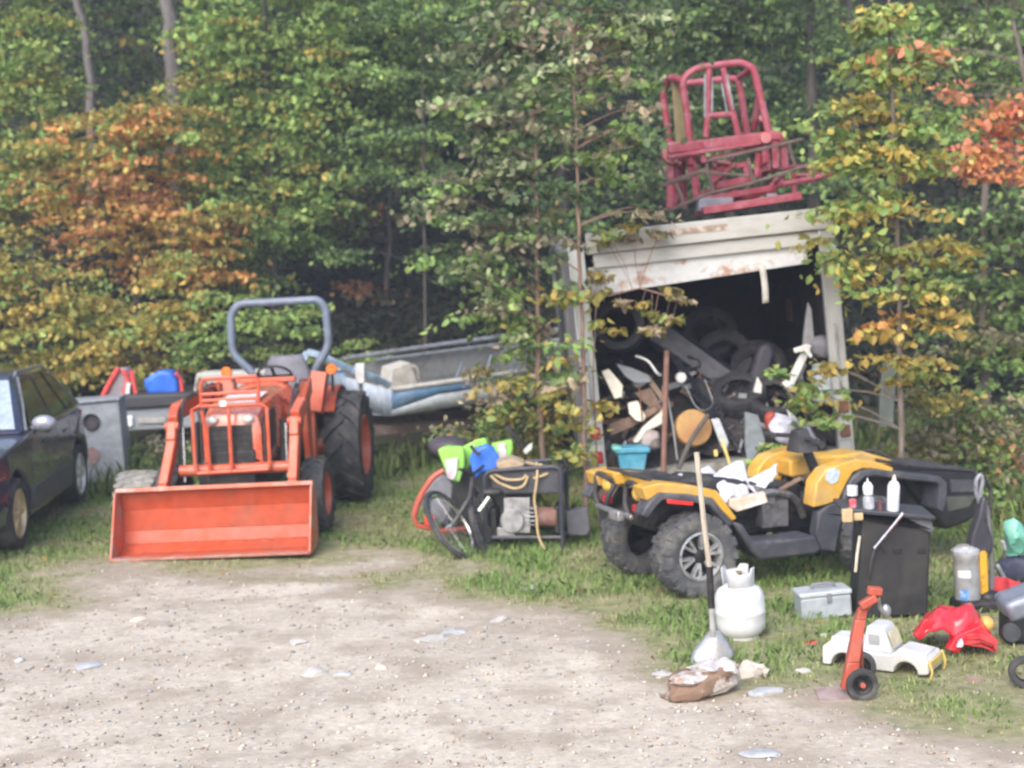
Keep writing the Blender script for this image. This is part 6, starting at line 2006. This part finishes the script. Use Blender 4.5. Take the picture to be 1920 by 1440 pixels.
def limb_path(a, b_, rr, sag=.12, k=5):
    a, b_ = Vector(a), Vector(b_)
    d = b_ - a
    j = d.length * sag
    pts = []
    for i in range(k + 1):
        t = i / k
        p = a.lerp(b_, t) + Vector((rr.uniform(-1, 1), rr.uniform(-1, 1), 0)) * j * .25 * math.sin(t * math.pi)
        p.z += j * math.sin(t * math.pi) * .6
        pts.append(p)
    return pts

TREES = 0

def tree(name, label, cat, Y, stem, r0, blobs, mix, leaf=.09, dens=1.4, rs=.35, bark=None, group=None, limbs=26, r1=.25, base=None, droop=.25, flat=.16, yk=.8, hang=.55, part='crown', dy=0.0, twig=.009):
    """stem: pixels of the trunk from the ground up at depth Y"""
    global TREES
    TREES += 1
    rr = random.Random(100 + TREES)
    pts = [P(x, y, Y) for x, y in stem]
    b0 = pts[0].copy()
    b0.z = gz_at(b0.x, Y) - .05
    b0.y = Y
    if base is not None:
        b0.x = base
        b0.z = gz_at(b0.x, Y) - .05
    if pts[0].z > b0.z + .2:
        pts = [b0] + pts
    else:
        pts[0] = b0
    bark = bark or (M_BARKDARK if Y > 19 else M_BARK)
    t = thing(name, label, cat, b0, group=group)
    # trunk, wandering a little
    pp = []
    for i in range(len(pts) - 1):
        for k in range(6):
            f = k / 6
            p = pts[i].lerp(pts[i + 1], f)
            if not (i == 0 and k == 0):
                p += Vector((rr.uniform(-1, 1), rr.uniform(-1, 1), 0)) * r0 * .35
            pp.append(p - b0)
    pp.append(pts[-1] - b0)
    mb = MB().tube(pp, r0, 9, r1=max(r0 * r1, .008))
    pos, col, sp = crown(blobs, Y, mix, leaf, dens, rs, droop, flat, yk, dy)
    if limbs and len(sp):
        idx = list(range(len(sp)))
        rr.shuffle(idx)
        for i in idx[:limbs]:
            q = Vector(sp[i]) - b0
            # leave the trunk a little below the spray
            best = min(pp, key=lambda v: (v - Vector((q.x, q.y, q.z - .35 * math.hypot(q.x - v.x, q.y - v.y)))).length)
            mb.tube(limb_path(best, q, rr), min(twig, r0 * .4), 5, r1=.003)
    mb.build('trunk', bark or M_BARK, t, smooth=60)
    leaf_obj(part, pos, col, leaf, t, tuple(b0), hang).location = (0, 0, 0)
    return t

G_ = 'trees at the edge of the woods'
# left part of the woods, from the front backwards
tree('maple_sapling', 'golden yellow maple sapling low behind the blue tub and the tractor', 'tree', 20.0, [(300, 740), (296, 600), (285, 500)], .035,
     [(300, 560, 70, 60), (285, 640, 90, 50), (330, 480, 60, 40), (250, 700, 120, 34), (200, 650, 70, 40), (345, 600, 40, 60)], {'gold': 4, 'olive': 4, 'lime': 2}, .095, .95, .30, group=G_)
tree('maple_sapling', 'olive green bushy sapling at the far left above the dark car', 'tree', 20.6, [(60, 740), (66, 600), (60, 450)], .045,
     [(60, 640, 130, 80), (150, 600, 110, 80), (30, 520, 100, 80), (110, 690, 110, 40), (190, 690, 80, 40), (180, 560, 70, 60)], {'olive': 5, 'lime': 2, 'gold': 2, 'green': 1}, .09, 1.0, .32, group=G_)
tree('maple_tree', 'orange leaved maple spreading across the left of the woods', 'tree', 22.0, [(265, 760), (255, 560), (250, 380), (285, 200)], .07,
     [(290, 220, 110, 60), (210, 260, 130, 60), (340, 260, 70, 50), (240, 340, 130, 60, {'rust': 1, 'orange': 3, 'olive': 2, 'gold': 1}), (290, 420, 150, 70, {'rust': 1, 'orange': 4, 'gold': 2, 'olive': 1}), (370, 450, 90, 60), (160, 440, 90, 60), (400, 520, 70, 40, {'gold': 2, 'orange': 2}), (130, 340, 80, 50), (280, 510, 120, 40, {'orange': 3, 'gold': 3}), (420, 400, 70, 40)], {'orange': 4, 'gold': 3, 'olive': 4, 'green': 2}, .10, 1.0, .34, group=G_, limbs=50)
tree('maple_tree', 'yellow green tree in the upper left corner of the woods', 'tree', 22.5, [(-40, 760), (-30, 400), (-20, 60)], .09,
     [(30, 60, 110, 70), (60, 160, 90, 60), (-10, 190, 120, 70), (20, -80, 140, 90), (70, 300, 100, 60, {'olive': 3, 'lime': 2, 'green': 2}), (-20, 380, 130, 90, {'olive': 4, 'lime': 2}), (90, 250, 60, 40)], {'lime': 5, 'olive': 2, 'green': 2}, .095, 1.1, .36, group=G_, limbs=40)
tree('beech_tree', 'mid green beech with drooping sprays left of the centre of the woods', 'tree', 23.0, [(520, 780), (515, 500), (500, 200), (490, -100)], .10,
     [(480, 140, 150, 90), (600, 80, 130, 80), (420, 220, 100, 70), (540, 240, 140, 80), (460, 330, 110, 70), (570, 350, 110, 60), (500, 430, 110, 60), (420, 60, 110, 70), (560, -80, 220, 90), (480, 520, 90, 50), (390, 330, 60, 60)], {'green': 7, 'lime': 2, 'olive': 1}, .10, 1.2, .36, group=G_, limbs=60, droop=.4)
tree('beech_sapling', 'bright green sapling in flat layers seen through the tractor roll bar', 'tree', 19.6, [(500, 740), (498, 660), (510, 570)], .03,
     [(450, 600, 100, 22), (540, 620, 90, 18), (400, 640, 80, 26), (500, 660, 120, 18, {'lime': 5}), (560, 585, 70, 20), (430, 560, 60, 22), (360, 670, 60, 22)], {'lime': 4, 'green': 3}, .08, 1.1, .24, group=G_, flat=.10, yk=.6)
tree('beech_sapling', 'small lime green sapling above the blue end of the boat', 'tree', 19.9, [(690, 735), (690, 690), (682, 650)], .02,
     [(680, 650, 48, 20), (650, 672, 40, 14), (712, 668, 36, 14)], {'lime': 4, 'green': 2}, .075, 1.3, .2, group=G_, flat=.12, limbs=10)
tree('birch_tree', 'green tree with yellow flecks at the top middle of the woods', 'tree', 24.5, [(730, 800), (728, 500), (735, 200), (740, -100)], .06,
     [(720, 120, 140, 80), (660, 200, 90, 60), (790, 200, 100, 60), (640, 300, 90, 40), (770, 60, 120, 70), (700, -80, 240, 90), (610, 180, 70, 50), (760, 300, 90, 45, {'lime': 2, 'green': 3, 'gold': 1}), (620, 400, 70, 30), (690, 400, 60, 24, {'rust': 2, 'orange': 1, 'green': 1}), (660, 545, 70, 14, {'rust': 3, 'tan': 1}), (740, 230, 110, 50), (690, 50, 110, 60), (640, 110, 90, 60), (800, 120, 90, 60), (560, 440, 90, 50), (720, 180, 110, 60)], {'green': 7, 'dark': 1, 'lime': 2}, .10, 1.15, .36, group=G_, limbs=50)
tree('hemlock_tree', 'dark layered hemlock over the hollow above the boat', 'tree', 22.0, [(800, 760), (795, 400), (790, 0), (790, -300)], .03,
     [(760, 250, 120, 26), (840, 330, 110, 26), (700, 320, 70, 20), (800, 400, 70, 22), (830, 480, 60, 24), (760, 140, 140, 30), (800, 30, 150, 40), (790, -100, 170, 60), (790, -220, 140, 60), (640, 470, 60, 18)], {'dark': 5, 'green': 3}, .08, 1.2, .34, group=G_, flat=.08, droop=.35, bark=M_BARKDARK)
# birch in front of the left side of the truck
tree('birch_sapling', 'pale green leafy birch sapling growing beside the left wall of the box truck', 'tree', 15.6, [(1020, 905), (1010, 700), (1005, 400), (1000, 100), (1000, -60)], .035,
     [(900, 200, 90, 60), (960, 120, 100, 70), (880, 330, 110, 50), (960, 300, 90, 60), (830, 400, 80, 34), (930, 420, 110, 50), (870, 500, 110, 46), (960, 520, 80, 50), (1010, 200, 70, 80), (920, 580, 90, 40, {'silver': 4, 'tan': 1, 'green': 2}), (980, 620, 60, 50, {'green': 4, 'tan': 1, 'silver': 3, 'olive': 1}), (990, 30, 110, 60), (900, 60, 90, 60), (1000, 430, 50, 60), (960, 710, 70, 50, {'olive': 2, 'tan': 1, 'green': 4}), (1030, 760, 40, 70, {'olive': 2, 'tan': 1, 'green': 3})], {'silver': 3, 'dark': 3, 'grey': 2, 'green': 2}, .088, .85, .26, group=G_, limbs=60, bark=M_BARKRED, yk=.6)
tree('birch_sapling', 'thin reddish stemmed sapling standing against the left front post of the box truck', 'tree', 12.75, [(1098, 900), (1092, 640), (1083, 380), (1078, 180), (1074, 60)], .026,
     [(1090, 250, 80, 70), (1060, 350, 60, 40), (1130, 330, 60, 50), (1180, 250, 70, 60), (1100, 120, 100, 60), (1180, 120, 60, 60), (1050, 560, 30, 30, {'olive': 2, 'green': 1}), (1060, 480, 26, 30), (1120, 20, 120, 60), (1200, 390, 46, 26), (1060, 680, 26, 50, {'tan': 1, 'olive': 1, 'green': 3}), (1050, 800, 30, 60, {'olive': 2, 'green': 2}), (1072, 560, 34, 40), (1064, 690, 30, 50, {'green': 3, 'olive': 1, 'tan': 1}), (1082, 830, 24, 40, {'green': 3, 'olive': 1}), (1210, 40, 70, 50)], {'green': 2, 'dark': 3, 'silver': 2, 'grey': 2, 'tan': .3}, .082, .75, .22, group=G_, bark=M_BARKRED, limbs=70, yk=.5, r1=.3)
tree('climbing_vine', 'yellowing vine trailing from the truck header over its dark opening', 'vine', 12.98, [(1120, 880), (1112, 700), (1118, 560), (1200, 540), (1270, 560)], .006,
     [(1150, 555, 34, 14), (1140, 610, 34, 14), (1215, 570, 16, 24), (1260, 545, 26, 20), (1262, 598, 34, 8), (1220, 615, 16, 8), (1178, 430, 14, 22), (1236, 430, 9, 12), (1140, 440, 12, 14), (1130, 760, 10, 30), (1120, 520, 14, 12)], {'olive': 3, 'tan': 2, 'lime': 2}, .075, .55, .10, bark=M_BARKRED, limbs=24, yk=.4, twig=.004, part='leaves')
# behind the red frame
tree('spruce_tree', 'dark evergreen directly behind the red frame on the truck', 'tree', 21.5, [(1370, 760), (1370, 300), (1372, -200)], .08,
     [(1340, 60, 130, 70), (1300, 180, 120, 70), (1400, 190, 120, 70), (1340, 300, 140, 60), (1420, 60, 100, 80), (1360, -80, 200, 90), (1480, 260, 80, 60), (1250, 90, 90, 80), (1240, 330, 70, 50)], {'dark': 6, 'green': 2, 'silver': 1}, .085, 1.15, .36, bark=M_BARKDARK, group=G_, limbs=50)
tree('spruce_tree', 'dark bare lower trunk with thin evergreen sprays right of the red frame', 'tree', 20.5, [(1530, 800), (1525, 400), (1518, 0), (1516, -200)], .11,
     [(1500, 30, 80, 50), (1560, 80, 70, 50), (1540, 220, 60, 40), (1500, 330, 60, 40), (1520, -100, 200, 80)], {'dark': 5, 'green': 3}, .085, .9, .34, bark=M_BARKDARK, group=G_)
# right hand maple in front of the truck
tree('maple_sapling', 'yellow and green maple sapling spreading in front of the right side of the box truck', 'tree', 12.6, [(1690, 1000), (1688, 700), (1680, 420), (1672, 180), (1664, -40)], .03,
     [(1660, 40, 60, 50), (1640, 130, 60, 40), (1690, 100, 60, 50, {'green': 3, 'lime': 2, 'red': 1}), (1590, 200, 60, 30), (1680, 220, 100, 40), (1570, 260, 60, 28), (1640, 300, 100, 36, {'olive': 3, 'gold': 2, 'lime': 2}), (1580, 400, 60, 24), (1660, 380, 100, 36), (1540, 460, 46, 20, {'lime': 3, 'olive': 2}), (1620, 470, 90, 30), (1740, 470, 80, 30, {'olive': 3, 'gold': 1}), (1700, 540, 110, 34), (1610, 510, 60, 18), (1720, 600, 100, 26, {'gold': 5, 'orange': 1, 'olive': 2}), (1640, 620, 50, 18, {'gold': 4, 'olive': 1}), (1640, 680, 90, 22, {'gold': 4, 'olive': 2}), (1560, 690, 40, 14, {'gold': 4, 'olive': 1}), (1720, 690, 70, 30), (1540, 740, 46, 16, {'gold': 2, 'lime': 2, 'green': 1}), (1560, 775, 60, 18, {'green': 3, 'lime': 2}), (1740, 300, 70, 34, {'olive': 3, 'orange': 1, 'lime': 2})], {'olive': 3, 'lime': 4, 'gold': 1.5, 'green': 2}, .085, 1.35, .24, group=G_, limbs=90, yk=.5, flat=.12, r1=.3)
tree('maple_tree', 'maple with red orange leaves at the right edge of the woods', 'tree', 15.5, [(1960, 900), (1950, 500), (1930, 200), (1900, 40)], .06,
     [(1840, 290, 80, 30), (1880, 240, 70, 34), (1800, 320, 40, 22), (1760, 110, 26, 20), (1890, 320, 60, 24), (1785, 170, 26, 20), (1930, 200, 60, 40)], {'red': 6, 'orange': 2}, .085, 1.3, .24, group=G_, limbs=40, yk=.6)
tree('oak_tree', 'dark green broadleaf tree filling the right edge of the woods', 'tree', 17.8, [(1850, 880), (1845, 600), (1850, 200), (1850, -150)], .07,
     [(1860, 420, 110, 60), (1820, 520, 100, 60), (1900, 560, 90, 80), (1860, 650, 100, 60, {'green': 3, 'grey': 2, 'olive': 1}), (1800, 640, 80, 50), (1850, 80, 120, 70, {'silver': 3, 'green': 3}), (1760, 40, 80, 60), (1900, 160, 90, 60), (1850, -60, 170, 80), (1780, 230, 60, 50), (1930, 420, 60, 80)], {'dark': 3, 'green': 5, 'grey': 1}, .09, 1.1, .34, group=G_, limbs=50)
tree('hazel_bush', 'tangled grey green bush at the right behind the quad bike front', 'bush', 14.6, [(1790, 960), (1790, 860), (1785, 760)], .03,
     [(1780, 800, 100, 50), (1720, 850, 60, 50, {'olive': 2, 'grey': 2, 'tan': 1}), (1860, 780, 80, 60), (1840, 880, 100, 60, {'green': 3, 'lime': 1}), (1900, 860, 60, 80), (1760, 740, 80, 30, {'olive': 2, 'lime': 2}), (1680, 900, 40, 30, {'green': 2, 'lime': 2})], {'green': 4, 'grey': 3, 'olive': 2, 'tan': 1}, .07, .95, .22, limbs=60, flat=.3)
tree('hazel_bush', 'green bush with one dark red spray at the lower right edge', 'bush', 13.0, [(1930, 1010), (1925, 930), (1915, 850)], .02,
     [(1910, 930, 60, 50), (1880, 970, 50, 36), (1925, 860, 30, 40, {'rust': 3, 'dark': 1})], {'green': 4, 'dark': 2, 'grey': 1}, .06, 1.0, .18, limbs=30, flat=.4)
tree('bramble', 'low brambles growing over the near side of the boat', 'bush', 16.2, [(930, 870), (930, 800)], .012,
     [(900, 806, 60, 12), (960, 780, 60, 26, {'olive': 3, 'gold': 1, 'green': 2}), (1010, 820, 40, 40, {'olive': 2, 'green': 2}), (820, 815, 70, 14), (930, 830, 80, 20), (985, 700, 50, 50, {'olive': 2, 'tan': 1, 'green': 4}), (1000, 650, 40, 40, {'olive': 1, 'tan': 1, 'silver': 3, 'green': 2}), (900, 700, 40, 24, {'olive': 2, 'tan': 2})], {'green': 4, 'grey': 2, 'olive': 2}, .06, .9, .18, limbs=40, flat=.4)
tree('bramble', 'low weeds with broad leaves under the utility trailer', 'bush', 17.6, [(310, 880), (310, 830)], .01,
     [(310, 840, 70, 26), (250, 860, 40, 18)], {'green': 3, 'grey': 3, 'dark': 2}, .055, .9, .16, limbs=20, flat=.4)
tree('young_branch', 'leafy green shoot poking up behind the papers on the quad bike', 'branch', 12.2, [(1400, 960), (1405, 900), (1420, 850)], .008,
     [(1420, 862, 26, 14), (1395, 880, 20, 8), (1440, 836, 14, 14)], {'lime': 4, 'green': 2}, .06, .8, .10, limbs=10, flat=.3, yk=.5, part='leaves')
tree('young_branch', 'green shoot hanging in the right half of the truck opening', 'branch', 12.9, [(1560, 880), (1500, 760), (1440, 690)], .006,
     [(1452, 694, 18, 8), (1500, 760, 24, 12), (1510, 720, 14, 10)], {'green': 4, 'lime': 1}, .07, .55, .09, limbs=10, flat=.3, yk=.5, part='leaves')
# trunks that show between the crowns
tree('pine_tree', 'grey straight pine trunk rising at the top left of the photo', 'tree', 25.5, [(335, 700), (328, 160), (312, -20), (290, -260)], .14,
     [(200, -200, 150, 70), (380, -230, 180, 80), (300, -330, 220, 90)], {'dark': 4, 'green': 3}, .09, 1.2, .4, bark=M_BARKGREY, group='tall pines behind the woods edge', r1=.7)
tree('pine_tree', 'thin crooked grey trunk at the far top left', 'tree', 27.0, [(180, 700), (172, 170), (158, 60), (140, -30), (120, -250)], .085,
     [(100, -220, 150, 70), (60, -320, 160, 80)], {'dark': 4, 'green': 3}, .09, 1.2, .4, bark=M_BARKGREY, group='tall pines behind the woods edge', r1=.7)
rt = random.Random(5)
spots = [(60, 29), (250, 30), (430, 28), (590, 30), (760, 29), (900, 31), (1060, 27), (1180, 30), (1300, 29), (1460, 31), (1600, 28), (1760, 30), (1900, 28), (120, 37), (420, 38), (700, 36), (980, 38), (1250, 37), (1500, 38), (1800, 37)]
place = ['above the dark car', 'above the orange maple', 'left of the beech', 'behind the tractor roll bar', 'over the dark hollow', 'left of the pale birch sapling', 'behind the pale birch sapling', 'left of the red frame', 'straight behind the red frame', 'right of the red frame', 'behind the yellow sapling', 'behind the red orange maple', 'at the right edge',
         'deep above the dark car', 'deep behind the orange maple', 'deep behind the dark hollow', 'deep behind the birch saplings', 'deep behind the red frame', 'deep right of the red frame', 'deep behind the right edge']
for (px, Y), pl in zip(spots, place):
    s = 2800 / Y / 100
    bl = [(px + rt.uniform(-60, 60) * s, y + rt.uniform(-30, 30), rt.uniform(95, 150) * s, rt.uniform(45, 70) * s) for y in ((-420, -330, -240, -150, -70, 20, 100, 190) if px in (590, 700, 760) else (-420, -330, -240, -150, -70, 20, 100, 190, 280, 370, 460))]
    mixk = rt.choice([{'dark': 5, 'green': 4}, {'dark': 3, 'green': 5}, {'dark': 4, 'green': 4, 'olive': 1}])
    tree('forest_tree', 'dark forest tree standing ' + pl, 'tree', Y, [(px, 700), (px + rt.uniform(-15, 15), 200), (px + rt.uniform(-30, 30), -420)], rt.uniform(.09, .15), bl, mixk, .13, .75, .5, bark=M_BARKDARK, group='dark trees deep in the woods', limbs=30, flat=.12)
# undergrowth on the rising ground behind, palette darkened as deep shade
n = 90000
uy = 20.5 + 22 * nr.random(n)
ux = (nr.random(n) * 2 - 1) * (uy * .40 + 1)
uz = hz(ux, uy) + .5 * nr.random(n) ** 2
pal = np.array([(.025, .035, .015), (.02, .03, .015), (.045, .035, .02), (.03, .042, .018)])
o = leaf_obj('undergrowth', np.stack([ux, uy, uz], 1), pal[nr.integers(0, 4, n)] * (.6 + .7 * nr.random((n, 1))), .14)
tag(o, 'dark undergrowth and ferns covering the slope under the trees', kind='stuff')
# fallen leaves on the grass
n = 900
uy = 8 + 9 * nr.random(n)
ux = (nr.random(n) * 2 - 1) * (uy * .36)
kk = grassy(ux, uy) > .6
ux, uy = ux[kk], uy[kk]
n = len(ux)
pal = np.array([(.34, .22, .10), (.40, .28, .08), (.25, .15, .08), (.30, .24, .14)])
o = leaf_obj('fallen_leaves', np.stack([ux, uy, hz(ux, uy) + .02], 1), pal[nr.integers(0, 4, n)], .045, hang=0)
tag(o, 'fallen brown and yellow leaves dotted over the grass', kind='stuff')

# ---------------------------------------------------------------- haze volume added to lift the blacks like lens flare
mb = MB().box((0, 30, 12), (240, 190, 60))
hz_ = mb.build('haze', bpy.data.materials.new('haze'), smooth=0)
hm = hz_.data.materials[0]
hm.use_nodes = True
nt = hm.node_tree
nt.nodes.remove(nt.nodes['Principled BSDF'])
pv = nt.nodes.new('ShaderNodeVolumePrincipled')
pv.inputs['Color'].default_value = (.72, .80, 1.0, 1)
pv.inputs['Density'].default_value = .0026
nt.links.new(pv.outputs[0], nt.nodes['Material Output'].inputs['Volume'])
tag(hz_, 'thin pale haze added over the yard to lift blacks like lens flare', kind='stuff')
